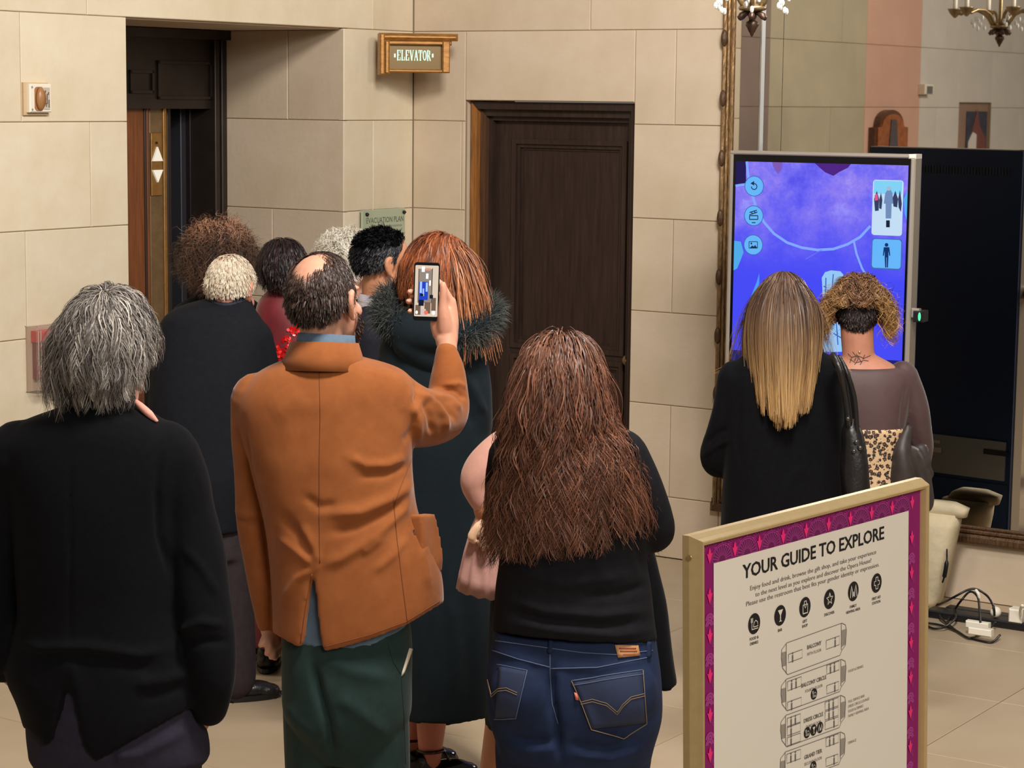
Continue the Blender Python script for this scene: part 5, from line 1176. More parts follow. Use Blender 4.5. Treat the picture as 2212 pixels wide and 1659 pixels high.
jk = skin_of('corduroy_jacket', [torso(p, [(752, 655, 748, .056, .02), (768, 632, 770, .075, .01), (784, 600, 830, .092), (800, 566, 872, .104), (822, 540, 892, .115), (850, 520, 900, .124), (890, 512, 898, .130), (950, 524, 893, .138), (1000, 537, 891, .142), (1060, 553, 895, .142), (1110, 566, 904, .142), (1160, 576, 922, .146), (1220, 583, 942, .15), (1290, 588, 954, .152), (1350, 590, 958, .152), (1380, 590, 958, .15)], 180, 50,
            hem=[(575, 1364), (591, 1370), (620, 1388), (646, 1402), (651, 1370), (657, 1325), (664, 1275), (671, 1236), (677, 1240), (681, 1290), (686, 1350), (694, 1409), (730, 1402), (800, 1382), (877, 1354), (956, 1305), (975, 1298)], hollow=True, z_hem_from=.34),
        limb(p, [(832, 868, 0, .092), (868, 890, .03, .088), (908, 902, .09, .080), (952, 898, .18, .070), (968, 862, .215, .058), (969, 805, .225, .046), (965, 762, hy-.02, .031)]),
        limb(p, [(556, 862, .01, .070), (549, 950, .03, .060), (553, 1050, .05, .056), (556, 1120, .05, .056), (566, 1195, .05, .052), (573, 1270, .05, .044), (578, 1345, .05, .030)])],
        CORD, p.e, p.o, .0062, 5, ripple=.0010, rscale=15, seed=3, strokes=[
        ([(878, 986), (840, 1004), (790, 1004), (750, 985)], 10, .009), ([(890, 1000), (830, 1026), (770, 1030)], 9, -.007), ([(896, 1035), (850, 1075), (780, 1105), (700, 1112)], 13, .012), ([(892, 1060), (840, 1110), (770, 1140), (705, 1152)], 11, -.008),
        ([(693, 1225), (740, 1205), (810, 1160), (870, 1100), (895, 1030)], 12, .010), ([(690, 1220), (672, 1180), (650, 1130)], 10, .008), ([(600, 1105), (640, 1150), (690, 1218)], 12, -.008), ([(655, 1070), (690, 1095), (730, 1090)], 10, -.006), ([(600, 1160), (640, 1190), (680, 1225)], 8, .007),
        ([(888, 800), (900, 822), (905, 850), (898, 880)], 8, -.014), ([(886, 798), (895, 790), (905, 812)], 6, .011), ([(905, 845), (935, 862), (960, 900), (965, 940)], 7, .013), ([(925, 850), (960, 872), (985, 910)], 6, -.012), ([(935, 848), (975, 862), (1000, 890)], 6, .012), ([(945, 838), (985, 845), (1008, 862)], 5, -.009), ([(915, 862), (930, 900), (935, 945)], 7, -.011), ([(890, 870), (905, 910), (905, 960)], 8, .009), ([(955, 832), (990, 828), (1010, 838)], 5, .006), ([(870, 960), (890, 930), (905, 880)], 8, -.007),
        ([(896, 1000), (902, 1060), (908, 1110)], 6, -.006), ([(502, 1118), (530, 1130), (566, 1126)], 7, -.008), ([(500, 1100), (530, 1112), (560, 1105)], 7, .006), ([(525, 900), (537, 1000), (560, 1090), (572, 1200), (588, 1290)], 6, -.012), ([(880, 1160), (850, 1200), (800, 1240)], 10, .006), ([(780, 1195), (800, 1185), (830, 1160)], 8, .005), ([(720, 880), (640, 870), (580, 900)], 26, .004), ([(610, 1300), (640, 1250), (680, 1228)], 8, .006), ([(940, 1120), (915, 1200), (930, 1280)], 9, .006)])
jt = bvh(jk); CORDS = mat('corduroy_seam', (124, 70, 36), .9)
seam(p, jk, jt, [(690, 800), (692, 900), (690, 1000), (690, 1100), (691, 1216)], .0012, CORDS)
seam(p, jk, jt, [(648, 1396), (660, 1312), (674, 1240)], .0016, CORDS); seam(p, jk, jt, [(694, 1404), (686, 1340), (682, 1300)], .0016, CORDS)
seam(p, jk, jt, [(850, 1075), (856, 1150), (868, 1250), (880, 1345)], .0012, CORDS); seam(p, jk, jt, [(888, 992), (862, 1060), (852, 1090)], .0012, CORDS); seam(p, jk, jt, [(700, 1398), (800, 1371), (877, 1343), (950, 1298)], .0010, CORDS, 'hem_stitch')
pv = [p.P(x, y, dy) for x, y, dy in ((900, 1112, -.070), (931, 1110, -.01), (945, 1160, -.01), (949, 1205, -.01), (944, 1238, -.01), (920, 1230, -.06), (904, 1205, -.08))]; out_ = np.array([.012, -.004, 0])
skin_of('patch_pocket', [('mesh', [v-out_*1.5 for v in pv]+[v+out_ for v in pv], [tuple(range(7)), tuple(range(13, 6, -1))]+[(i, i+7, (i+1) % 7+7, (i+1) % 7) for i in range(7)])], CORD, jk, p.o, .005, 3)
collar(p, p.P(700, 770, .0), .108, .084, -.038, .036, CORD, 'jacket_collar', jk, -7, yaw=6, ry=.90, flare=.012)
DEN = mat('blue_denim_shirt', (84, 104, 124), .8, var=.12, vscale=40)
sh = skin_of('denim_shirt', [torso(p, [(1100, 600, 885, .118), (1250, 606, 884, .122), (1376, 612, 884, .130)], 60, 14)], DEN, p.e, p.o, .008, 4, ripple=.002)
sc2 = collar(p, p.P(703, 764, .002), .080, .069, .0, .050, DEN, 'shirt_collar', sh, -7, yaw=20, flare=.003)
GRN = mat('green_corduroy', (38, 55, 53), .88, var=.12, vscale=30, sheen=.1, spec=.15)
tr = skin_of('trousers', [torso(p, [(1300, 618, 880, .118), (1370, 611, 889, .128), (1440, 607, 890, .135), (1520, 609, 889, .132), (1580, 640, 868, .115), (1640, 690, 830, .08)], 48, 18)]+legs_parts(p, p.P(688, 1480), p.P(802, 1475), fl_, fr_, (.097, .090, .084)), GRN, p.e, p.o, .008, 5, ripple=.0022, rscale=11, seed=4, strokes=[([(672, 1420), (690, 1500), (708, 1560), (722, 1659)], 9, -.018), ([(700, 1420), (760, 1450), (860, 1470)], 16, .006), ([(720, 1500), (780, 1540), (850, 1600)], 16, .007), ([(612, 1520), (640, 1560), (690, 1600)], 14, .006)])
tt_ = bvh(tr); patch(p, tr, tt_, [(872, 1452), (866, 1460), (884, 1400), (889, 1402)], mat('pocket_lining', (222, 208, 184), .7), 'pocket_lining', .004, 2, 6); seam(p, tr, tt_, [(838, 1390), (850, 1430), (866, 1456)], .0014, mat('green_seam', (30, 46, 44), .9)); seam(p, tr, tt_, [(866, 1458), (872, 1540), (876, 1650)], .0010, mat('green_seam', (30, 46, 44), .9))
for f, yw in ((fl_, -5), (fr_, 14)): shoe(p, f, yw, mat('brown_shoe', (70, 46, 34), .4))
bald = np.array([.05, -.52, .80]); bald /= np.linalg.norm(bald)
def reg(d):
    if d[2] <= np.interp(d[1], [-1, -.5, 0, .3, .45], [-.80, -.72, -.40, -.1, .35]): return 0.0
    if d[1] > .30 and d[2] > .10: return .25 if d[1] < .62 and abs(d[0]) < .45 else 0.0
    a = math.degrees(math.acos(max(-1, min(1, d@bald)))); return float(np.clip((a-22)/22, 0.0, 1.0))
hair(p, H, 6200, reg, lambda q: .016+.010*(q[2] < .03), lambda q: np.array([0, -.45, -.9])+.3*away((0, -.06, .12))(q), lambda q, t, r: mixc((44, 32, 29), (92, 70, 60), r*.8), lift=.30, grav=.15, steps=5, width=.0011, clump=.25, nclump=500, thick=.03, spread=.22, seed=21, capcol=(64, 48, 42), rad=(.078, .099, .088), capfn=lambda d: reg(d) > .85, rough=.5)
hair(p, H, 1500, lambda d: 1.0 if d[1] > -.05 and d[2] < np.interp(d[1], [0, .5, 1], [.30, -.10, -.40]) and d[2] > -.95 else 0, lambda q: .012, lambda q: np.array([0, .3, -.9]), lambda q, t, r: mixc((52, 38, 32), (96, 72, 60), r), name='beard', lift=.45, grav=.2, steps=4, width=.0011, clump=.1, nclump=200, thick=.02, spread=.3, seed=22, base=(0, .035, -.045), rad=(.0675, .0685, .088), cap=False)
# the phone in his hand
pc_ = p.P(921, 630, hy); ph = empty('smartphone', tuple(pc_), 0, 'black smartphone filming, held up by the man in brown corduroy', 'phone', rot=(math.radians(-5), math.radians(1.5), math.radians(3)))
pw_, phh = .0342, .0775
MB().prism(rrect(-pw_, pw_, -phh, phh, .008)[::-1], .0, .009).build('case', mat('phone_black', (14, 14, 16), .3), ph, fixn=True)
MB().prism(rrect(-pw_+.0015, pw_-.0015, -phh+.0015, phh-.0015, .007)[::-1], -.0012, .0).build('glass', mat('phone_glass', (10, 10, 12), .08), ph, fixn=True)
dsp = MB().add([(x, -.0018, z) for x, z in rrect(-.0308, .0308, -.066, .0695, .003)], [tuple(range(24))]).build('display', emit_mat('phone_wall', (226, 206, 184), 1.0), ph, fixn=True)
def pd(nm, polys, col, s=1.0, y=-.0021):
    mb = MB(); [mb.add([(x, y-.0001*i, z) for x, z in q], [tuple(range(len(q)))]) for i, q in enumerate(polys)]; mb.build(nm, emit_mat(nm+'_light', col, s), dsp)
R4 = lambda a, b, c, d: [(a, c), (b, c), (b, d), (a, d)]
pd('filmed_room', [R4(-.022, .014, -.03, .060)], (150, 138, 126)); pd('filmed_frame', [R4(-.0225, -.0205, -.03, .06), R4(.0135, .0155, -.03, .062)], (84, 74, 66), 1, -.0024)
pd('filmed_kiosk', [R4(-.0195, .004, -.022, .026)], (38, 70, 196), 1.0, -.0025); pd('filmed_globe', [R4(-.0175, -.012, -.004, .026), R4(-.002, .003, .0, .024), R4(-.010, -.006, -.012, .008)], (170, 196, 255), 1.1, -.0028)
pd('filmed_dark', [R4(-.020, -.006, -.038, -.022), R4(.009, .018, -.018, -.008), R4(-.016, -.008, -.012, -.006)], (30, 34, 62), .8, -.0031); pd('filmed_lamp', [R4(-.014, -.006, .052, .066), R4(-.002, .004, .034, .048), R4(.007, .011, .016, .03)], (255, 255, 250), 1.4, -.0029)
pd('filmed_people', [R4(-.028, -.014, -.062, -.036), R4(-.004, .012, -.058, -.028), R4(.014, .026, -.05, -.016)], (128, 104, 84), .9, -.0023); pd('filmed_floor', [R4(-.014, .0, -.064, -.046)], (214, 196, 190), 1.0, -.0026)
pd('timer_badge', [R4(-.004, .010, .056, .062)], (226, 150, 128), 1.0, -.0033)
pd('record_button', [[(.0005+.0052*math.cos(a), -.0555+.0058*math.sin(a)) for a in np.linspace(0, 6.283, 16, False)]], (244, 120, 98), 1.0, -.0034)
pd('lens_button', [[(.0205+.0042*math.cos(a), -.0555+.0058*math.sin(a)) for a in np.linspace(0, 6.283, 14, False)], [(-.024+.0034*math.cos(a), -.0555+.005*math.sin(a)) for a in np.linspace(0, 6.283, 14, False)]], (250, 250, 250), 1.1, -.0034)

# ---------------------------------------------------------------- woman with very long curly hair and jeans
p = Person(5.2, (.14, 5.2), 'person with very long curly auburn hair, black top and blue jeans')
H = Head(p.P(1212, 838, .03), 4, 2, 0, 1.0)
fl_, fr_ = (.05, 5.22), (.235, 5.18)
body = H.parts(p.P(1222, 935, .01), neck_r=.05)+[torso(p, [(915, 1180, 1270, .045), (960, 1115, 1340, .07), (1050, 1100, 1350, .09), (1200, 1110, 1365, .10), (1400, 1090, 1390, .12), (1500, 1085, 1395, .12)], 24, 16),
        limb(p, [(1350, 990, 0, .045), (1388, 1060, .0, .042), (1412, 1142, .02, .038), (1380, 1150, .12, .034), (1340, 1120, .22, .026)]), limb(p, [(1110, 990, 0, .045), (1092, 1070, .03, .042), (1092, 1130, .08, .038), (1120, 1130, .2, .028)])]+legs_parts(p, p.P(1160, 1540), p.P(1322, 1535), fl_, fr_, (.075, .055, .038))
bd = skin_of('body', body, SKIN, p.e, p.o, .009, 4); H.eyes(bd, p.o)
JER = mat('black_jersey', (24, 23, 27), .88, var=.15, vscale=50, spec=.12)
tp = skin_of('black_top', [torso(p, [(890, 1172, 1272, .055, .02), (915, 1120, 1330, .08, .01), (945, 1085, 1368, .10), (990, 1066, 1398, .115), (1050, 1062, 1404, .125), (1120, 1070, 1402, .135), (1200, 1078, 1397, .14), (1270, 1071, 1408, .142), (1330, 1067, 1414, .148), (1385, 1064, 1420, .152)], 90, 40,
        hem=[(1050, 1362), (1075, 1368), (1130, 1378), (1240, 1388), (1330, 1392), (1398, 1390), (1430, 1386)], hollow=True, z_hem_from=.12),
        limb(p, [(1340, 985, .0, .068), (1378, 1050, .0, .060), (1402, 1110, .01, .055), (1412, 1148, .03, .050), (1372, 1150, .14, .042), (1345, 1130, .2, .036)]), limb(p, [(1112, 985, 0, .064), (1096, 1060, .03, .055), (1094, 1122, .08, .050), (1120, 1132, .18, .040)])],
        JER, p.e, p.o, .0075, 5, ripple=.0015, rscale=14, seed=5, strokes=[([(1085, 1290), (1180, 1320), (1300, 1330), (1410, 1315)], 10, .008), ([(1080, 1310), (1180, 1342), (1300, 1352), (1412, 1340)], 9, -.007), ([(1075, 1340), (1200, 1362), (1330, 1372), (1414, 1362)], 8, .006), ([(1100, 1230), (1220, 1262), (1380, 1240)], 12, .006), ([(1250, 1290), (1340, 1282), (1405, 1262)], 9, -.007), ([(1375, 1120), (1380, 1180), (1395, 1240)], 9, -.010)])
JEAN = mat('indigo_jeans', (36, 49, 80), .8, var=.22, vscale=10, spec=.15, col2=(27, 36, 60))
jn = skin_of('jeans', [torso(p, [(1355, 1068, 1414, .132), (1400, 1061, 1420, .142), (1450, 1052, 1428, .150), (1505, 1049, 1431, .155), (1550, 1054, 1428, .15), (1600, 1070, 1414, .145), (1630, 1076, 1407, .13)], 60, 20, ex=2.6),
        ball(p.P(1148, 1492, -.075), (.100, .085, .105)), ball(p.P(1322, 1496, -.075), (.112, .088, .11))]+legs_parts(p, p.P(1160, 1560), p.P(1322, 1556), fl_, fr_, (.103, .070, .050)), JEAN, p.e, p.o, .0075, 5, ripple=.0012, rscale=18, seed=6,
        strokes=[([(1190, 1440), (1192, 1500), (1200, 1560), (1212, 1659)], 9, -.020), ([(1085, 1588), (1140, 1602), (1205, 1600)], 9, -.008), ([(1090, 1612), (1150, 1625), (1205, 1618)], 9, .006), ([(1225, 1606), (1310, 1618), (1395, 1590)], 9, -.008), ([(1225, 1630), (1320, 1640), (1395, 1615)], 8, .006), ([(1062, 1405), (1120, 1425), (1186, 1440)], 8, .004), ([(1195, 1440), (1290, 1445), (1400, 1425)], 8, .004)])
jt = bvh(jn); TH = mat('blue_thread', (86, 100, 130), .8); THG = mat('brown_thread', (132, 108, 84), .8); JEAND = mat('jeans_pocket', (36, 48, 80), .82, var=.2, vscale=12, col2=(28, 38, 64))
pk = patch(p, jn, jt, [(1236, 1472), (1385, 1449), (1393, 1560), (1278, 1574)], JEAND, 'back_pocket', .0035, 12, 10)
seam(p, jn, jt, [(1234, 1470), (1386, 1448)], .0013, TH, 'pocket_stitch', .004); seam(p, jn, jt, [(1236, 1480), (1387, 1457)], .0010, TH, 'pocket_stitch', .004)
seam(p, jn, jt, [(1234, 1470), (1256, 1520), (1277, 1575), (1346, 1594), (1395, 1562), (1387, 1449)], .0012, THG, 'pocket_stitch', .004)
for dy in (0, 5): seam(p, jn, jt, [(1254, 1516+dy), (1280, 1510+dy), (1310, 1518+dy), (1333, 1537+dy), (1345, 1520+dy), (1362, 1505+dy), (1390, 1498+dy)], .0010, THG, 'pocket_stitch', .0042, 4)
patch(p, jn, jt, [(1080, 1440), (1138, 1450), (1114, 1549), (1072, 1550)], JEAND, 'back_pocket', .0035, 8, 10)
seam(p, jn, jt, [(1076, 1436), (1139, 1449), (1115, 1550), (1070, 1553)], .0012, TH, 'pocket_stitch', .004)
for dy in (0, 5): seam(p, jn, jt, [(1056, 1468+dy), (1064, 1500+dy), (1078, 1488+dy), (1095, 1486+dy), (1118, 1496+dy)], .0010, THG, 'pocket_stitch', .004, 4)
seam(p, jn, jt, [(1064, 1405), (1120, 1424), (1187, 1441)], .0013, TH, 'yoke_seam'); seam(p, jn, jt, [(1190, 1444), (1290, 1442), (1400, 1420)], .0013, TH, 'yoke_seam'); seam(p, jn, jt, [(1188, 1412), (1188, 1460), (1192, 1520), (1206, 1564)], .0013, TH, 'centre_seam'); seam(p, jn, jt, [(1070, 1384), (1150, 1395), (1260, 1410), (1330, 1414), (1410, 1405)], .0012, TH, 'waistband_seam')
patch(p, jn, jt, [(1328, 1393), (1377, 1394), (1381, 1416), (1335, 1421)], mat('tan_leather', (196, 142, 96), .55, var=.1, vscale=60), 'leather_patch', .004, 6, 3)
for q in ((1336, 1399, 1372, 1402), (1338, 1405, 1374, 1408), (1345, 1413, 1370, 1415)): patch(p, jn, jt, [(q[0], q[1]), (q[2], q[1]), (q[2], q[3]), (q[0], q[3])], mat('patch_print', (150, 72, 44), .6), 'patch_print', .0048, 6, 1)
for q in ([(1186, 1379), (1195, 1380), (1191, 1412), (1183, 1410)], [(1396, 1386), (1404, 1386), (1404, 1420), (1397, 1422)]): patch(p, jn, jt, q, JEAN, 'belt_loop', .005, 2, 5)
patch(p, jn, jt, [(1240, 1495), (1246, 1497), (1250, 1512), (1243, 1511)], mat('red_tab', (214, 112, 98), .6), 'red_tab', .006, 2, 2)
for f, yw in ((fl_, -6), (fr_, 8)): shoe(p, f, yw, LEATHER)
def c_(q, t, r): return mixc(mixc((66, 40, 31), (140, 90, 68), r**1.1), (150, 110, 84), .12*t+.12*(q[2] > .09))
hair(p, H, 10500, lambda d: 1.0 if d[2] > np.interp(d[1], [-1, -.5, 0, .4, .7, 1], [-.75, -.7, -.55, -.2, .3, .6]) else 0, lambda q: .395+1.02*q[2]+.06*(q[1] > 0)-.03*max(0, min(1, (q[0]-.01)/.05)), away((0, .03, .17)), c_, lift=.16, grav=.24, steps=34, width=.0011, curl=(.0110, 2.9), clump=.56, nclump=480, thick=.26, spread=.13, rad=(.084, .103, .093), seed=31, rough=.48, capcol=(58, 36, 28), taper=.3, flare=.26, fly=.05, lenvar=(.60, 1.05),
     colliders=[(p.P(1232, 1075, .0), None, (.150, .150, .20)), (p.P(1232, 1250, .0), None, (.16, .150, .26))])
# black jacket carried over her arm
o = np.array([.2, 5.35, 0]); q = Person(5.44, (.335, 5.44), 'black jacket hanging over the arm of the curly haired woman', 'draped_jacket'); q.e['category'] = 'jacket'
dj = skin_of('cloth', [torso(q, [(1160, 1360, 1408, .03), (1230, 1370, 1424, .04), (1300, 1372, 1440, .045), (1400, 1376, 1452, .05), (1490, 1378, 1462, .045)], 40, 20, hem=[(1370, 1470), (1420, 1486), (1440, 1497), (1455, 1488), (1470, 1470)], z_hem_from=.1)], WOOLBLK, q.e, q.o, .007, 4, ripple=.004, rscale=22, seed=7)

# ---------------------------------------------------------------- red-haired woman in a long dark coat with fur hood
p = Person(6.95, (-.26, 6.97), 'person with long red hair in long dark teal coat with fur trimmed hood')
H = Head(p.P(957, 592, .0), 66, -2, 0, 1.0)
f1 = onF(905, 1672); f2 = onF(938, 1690); f1[1] = 7.06; f2[1] = 6.93; f1[0] = (897-1106)/4782*7.2; f2[0] = (937-1106)/4782*7.12
body = H.parts(p.P(948, 690, .0), neck_r=.05)+[torso(p, [(675, 900, 990, .05), (720, 860, 1020, .09), (800, 850, 1025, .11), (1000, 860, 1030, .12), (1150, 860, 1035, .12)], 24, 14), limb(p, [(1005, 770, -.03, .045), (1018, 860, -.04, .042), (1010, 935, .0, .038), (985, 960, .12, .03)]), limb(p, [(855, 770, .03, .045), (850, 860, .05, .042), (870, 950, .12, .03)])]+legs_parts(p, p.P(905, 1180), p.P(945, 1180), f1[:2], f2[:2], (.075, .056, .036))
bd = skin_of('body', body, mat('skin_rosy', (186, 112, 92), .5, var=.06, vscale=18, sss=.12), p.e, p.o, .0075, 4); H.eyes(bd, p.o)
COAT = mat('dark_teal_coat', (22, 31, 37), .85, var=.12, vscale=30, sheen=.05, spec=.15)
ct = skin_of('long_coat', [torso(p, [(690, 890, 1000, .07), (712, 838, 1030, .105), (740, 822, 1046, .122), (780, 817, 1054, .135), (860, 814, 1058, .142), (950, 818, 1058, .145), (1050, 826, 1062, .15), (1200, 835, 1074, .17), (1350, 845, 1082, .19), (1480, 852, 1082, .2), (1560, 858, 1076, .2)], 60, 44, hem=[(840, 1560), (896, 1566), (963, 1568), (1050, 1552), (1090, 1540)], hollow=True, z_hem_from=.2),
        limb(p, [(1000, 770, -.02, .078), (1016, 850, -.05, .070), (1018, 920, -.02, .066), (995, 958, .08, .058), (970, 965, .16, .05)]), limb(p, [(868, 765, .02, .07), (852, 850, .04, .065), (862, 940, .1, .06)])], COAT, p.e, p.o, .009, 5, ripple=.003, rscale=11, seed=8, strokes=[([(1000, 790), (1030, 850), (1050, 900)], 8, .012), ([(985, 800), (1010, 870), (1020, 930)], 8, -.010), ([(975, 1280), (985, 1400), (980, 1500)], 12, .010), ([(1010, 1250), (1015, 1400), (1010, 1520)], 12, -.010)])
hd2 = skin_of('hood', [limb(p, [(838, 662, .0, .052), (852, 700, -.05, .056), (900, 722, -.11, .058), (960, 726, -.13, .060), (1015, 716, -.10, .060), (1052, 684, -.02, .052), (1058, 664, .06, .04)]), limb(p, [(890, 740, -.09, .065), (940, 770, -.10, .06), (990, 745, -.1, .065)])], COAT, ct, p.o, .009, 4)
trim = skin_of('fur_trim', [limb(p, [(872, 640, .06, .030), (842, 650, .0, .040), (838, 680, -.04, .042), (862, 700, -.08, .036)]), limb(p, [(985, 735, -.15, .030), (1022, 722, -.12, .040), (1050, 690, -.05, .038), (1058, 664, .03, .034)])], mat('fur_base', (48, 50, 50), .9), ct, p.o, .008, 3)
fur(p, trim, 5200, .038, ((34, 38, 40), (104, 106, 100)), .0013, 5, 'fur_hairs', .3)
for i, (f, yw) in enumerate(((f1, 60), (f2, 70))):
    s_ = shoe(p, f[:2], yw, mat('black_patent', (14, 12, 13), .2), name='sandal')
    a = np.array([f[0], f[1], .105])-p.o; R = rot(yw)
    MB().tube([a+R@np.array([.043*math.cos(t), .043*math.sin(t), .004*math.cos(t)]) for t in np.linspace(0, 2*math.pi, 24)], .0055, 6).tube([a+R@np.array([0, .04, 0]), a+R@np.array([.01, .065, -.04]), a+R@np.array([.0, .09, -.07])], .005, 6).build('ankle_strap', mat('strap_maroon', (46, 14, 18), .3), s_, smooth=True)
def c_(q, t, r): return mixc(mixc((70, 34, 22), (168, 92, 54), r), (204, 144, 96), .45*(q[1] > .02)*r+.15*t)
hair(p, H, 8000, lambda d: 1.0 if d[2] > np.interp(d[1], [-1, -.5, 0, .35, .6, .8, 1], [-.75, -.7, -.6, -.02, .52, .72, .92]) else 0, lambda q: .115+.80*max(0, q[2]-.02)+.20*(q[1] > .02), lambda q: away((0, .01, .16))(q)+np.array([0, -.6*(q[1] > .0), 0]), c_, lift=.16, grav=.28, steps=15, width=.0013, curl=(.0045, 1.1), clump=.45, nclump=260, thick=.13, spread=.06, rad=(.081, .101, .091), seed=41, capcol=(84, 42, 27), taper=.25, flare=-.15,
     colliders=[(p.P(945, 748, -.01), None, (.17, .14, .105))])

hair(p, H, 900, lambda d: 1.0 if d[0] > .25 and d[1] > -.02 and d[1] < .62 and .10 < d[2] < .75 else 0, lambda q: .30+.8*max(0, q[2]-.02), lambda q: away((0, .01, .16))(q)+np.array([.2, .25, 0]), lambda q, t, r: mixc(mixc((96, 48, 30), (190, 122, 78), r), (214, 164, 120), .3*t), name='front_locks', lift=.25, grav=.26, steps=16, width=.0013, curl=(.006, 1.2), clump=.6, nclump=40, thick=.12, spread=.08, rad=(.083, .103, .093), seed=43, cap=False, flare=.05,
     colliders=[(p.P(950, 735, -.01), None, (.195, .17, .115))])

# ---------------------------------------------------------------- black-haired man in a suit
p = Person(7.8, (-.44, 7.85), 'person with short black hair in dark suit, looking to the right')
H = Head(p.P(831, 572, .0), 68, 2, 0, 1.04)
fl_, fr_ = (-.48, 7.95), (-.40, 7.78)
body = H.parts(p.P(815, 665, .0), neck_r=.058)+[torso(p, [(650, 790, 850, .05), (700, 765, 865, .1), (900, 760, 870, .15), (1150, 770, 870, .14)], 24, 12), limb(p, [(800, 730, -.17, .05), (790, 850, -.18, .045), (810, 960, -.16, .04)]), limb(p, [(800, 730, .17, .05), (790, 850, .18, .045), (810, 960, .16, .04)])]+legs_parts(p, p.P(795, 1150, .08), p.P(835, 1150, -.08), fl_, fr_)
bd = skin_of('body', body, SKIN_T, p.e, p.o, .007, 4); H.eyes(bd, p.o)
SUIT = mat('navy_suit', (26, 26, 36), .8, var=.15, vscale=50, spec=.25)
jk = skin_of('suit_jacket', [torso(p, [(652, 785, 838, .055, .0), (672, 768, 850, .10), (705, 752, 866, .16), (760, 742, 872, .19), (900, 740, 874, .19), (1050, 742, 874, .19), (1200, 738, 880, .2)], 40, 26), limb(p, [(802, 730, -.18, .07), (795, 850, -.2, .062), (815, 960, -.16, .05)]), limb(p, [(802, 730, .18, .07), (795, 850, .2, .062), (815, 960, .16, .05)])], SUIT, p.e, p.o, .009, 4, ripple=.002)
collar(p, p.P(812, 672, .0), .076, .066, -.01, .052, mat('lilac_shirt', (178, 168, 176), .7), 'shirt_collar', None, -10, yaw=68)
lp = MB().box(-.02, .02, -.004, .004, -.07, .07).build('shirt_front', mat('white_shirt', (226, 224, 222), .7), jk); lp.location = tuple(p.P(838, 705, -.12)-p.o); lp.rotation_euler = (0, .35, .6)
skin_of('trousers', [torso(p, [(1100, 755, 870, .15), (1180, 755, 872, .15)], 24, 8)]+legs_parts(p, p.P(795, 1160, .08), p.P(835, 1160, -.08), fl_, fr_, (.095, .075, .06)), SUIT, p.e, p.o, .011, 4)
for f in (fl_, fr_): shoe(p, f, 70, LEATHER)
hair(p, H, 7000, lambda d: 1.0 if d[2] > np.interp(d[1], [-1, -.5, 0, .25, .5, .8, 1], [-.66, -.6, -.42, -.22, .30, .62, .9]) else 0, lambda q: .018+.14*max(0, q[2]-.03), lambda q: np.array([.0, -.5, -.55]) if q[2] < .07 else np.array([.35, -.35, .05]), lambda q, t, r: mixc((8, 8, 11), (34, 33, 38), r), lift=.24, grav=.14, steps=6, width=.0012, clump=.4, nclump=420, thick=.05, spread=.14, seed=51, capcol=(14, 13, 16), rough=.35)

# ---------------------------------------------------------------- white-haired person behind
p = Person(8.75, (-.62, 8.8), 'person with wispy white hair and dark jacket, mostly hidden behind others')
H = Head(p.P(764, 570, .0), 40, -6, 0, .98)
fl_, fr_ = (-.72, 8.82), (-.54, 8.78)
body = H.parts(p.P(760, 660, .0))+[torso(p, [(650, 735, 790, .05), (690, 705, 820, .08), (850, 700, 825, .11), (1080, 705, 825, .12)], 24, 12), limb(p, [(715, 705, 0, .045), (700, 850, 0, .04), (705, 960, .05, .033)]), limb(p, [(812, 705, 0, .045), (825, 850, 0, .04), (820, 960, .05, .033)])]+legs_parts(p, p.P(735, 1080), p.P(790, 1080), fl_, fr_)
bd = skin_of('body', body, SKIN, p.e, p.o, .010, 4); H.eyes(bd, p.o)
skin_of('dark_jacket', [torso(p, [(640, 738, 792, .05), (662, 715, 812, .08), (700, 690, 835, .11), (850, 688, 838, .13), (1000, 690, 836, .14), (1130, 690, 836, .14)], 36, 20), limb(p, [(712, 705, 0, .055), (696, 850, 0, .05), (702, 955, .05, .042)]), limb(p, [(815, 705, 0, .055), (830, 850, 0, .05), (822, 955, .05, .042)])], WOOLBLK, p.e, p.o, .010, 4)
skin_of('trousers', [torso(p, [(1060, 700, 828, .12), (1120, 702, 826, .12)], 24, 8)]+legs_parts(p, p.P(735, 1110), p.P(790, 1110), fl_, fr_, (.09, .07, .06)), SUIT, p.e, p.o, .012, 4)
for f in (fl_, fr_): shoe(p, f, 0, LEATHER)
hair(p, H, 3600, HAIRY, lambda q: .075+.3*max(0, q[2]), away((0, 0, .14)), lambda q, t, r: mixc((206, 196, 180), (250, 244, 232), r), lift=.9, grav=.16, steps=9, width=.0012, curl=(.010, 2.2), clump=.45, nclump=200, thick=.2, spread=.2, seed=61, capcol=(206, 194, 176), fly=.12)

# ---------------------------------------------------------------- woman in red with dark hair
p = Person(8.3, (-.85, 8.32), 'person with dark rounded hair in deep red dress with bright sequins')
H = Head(p.P(611, 588, .0), -8, 0, 0, .98)
fl_, fr_ = (-.93, 8.34), (-.78, 8.30)
body = H.parts(p.P(612, 668, .0), neck_r=.048)+[torso(p, [(660, 595, 630, .045), (700, 565, 665, .08), (850, 565, 668, .10), (1060, 560, 672, .12)], 24, 12), limb(p, [(570, 710, 0, .042), (558, 840, .02, .038), (575, 940, .1, .03)]), limb(p, [(662, 710, 0, .042), (672, 840, .02, .038), (660, 940, .1, .03)])]+legs_parts(p, p.P(590, 1070), p.P(645, 1070), fl_, fr_, (.08, .055, .036))
bd = skin_of('body', body, SKIN, p.e, p.o, .010, 4); H.eyes(bd, p.o)
REDD = mat('deep_red_cloth', (104, 18, 28), .6, var=.25, vscale=22, sheen=.2)
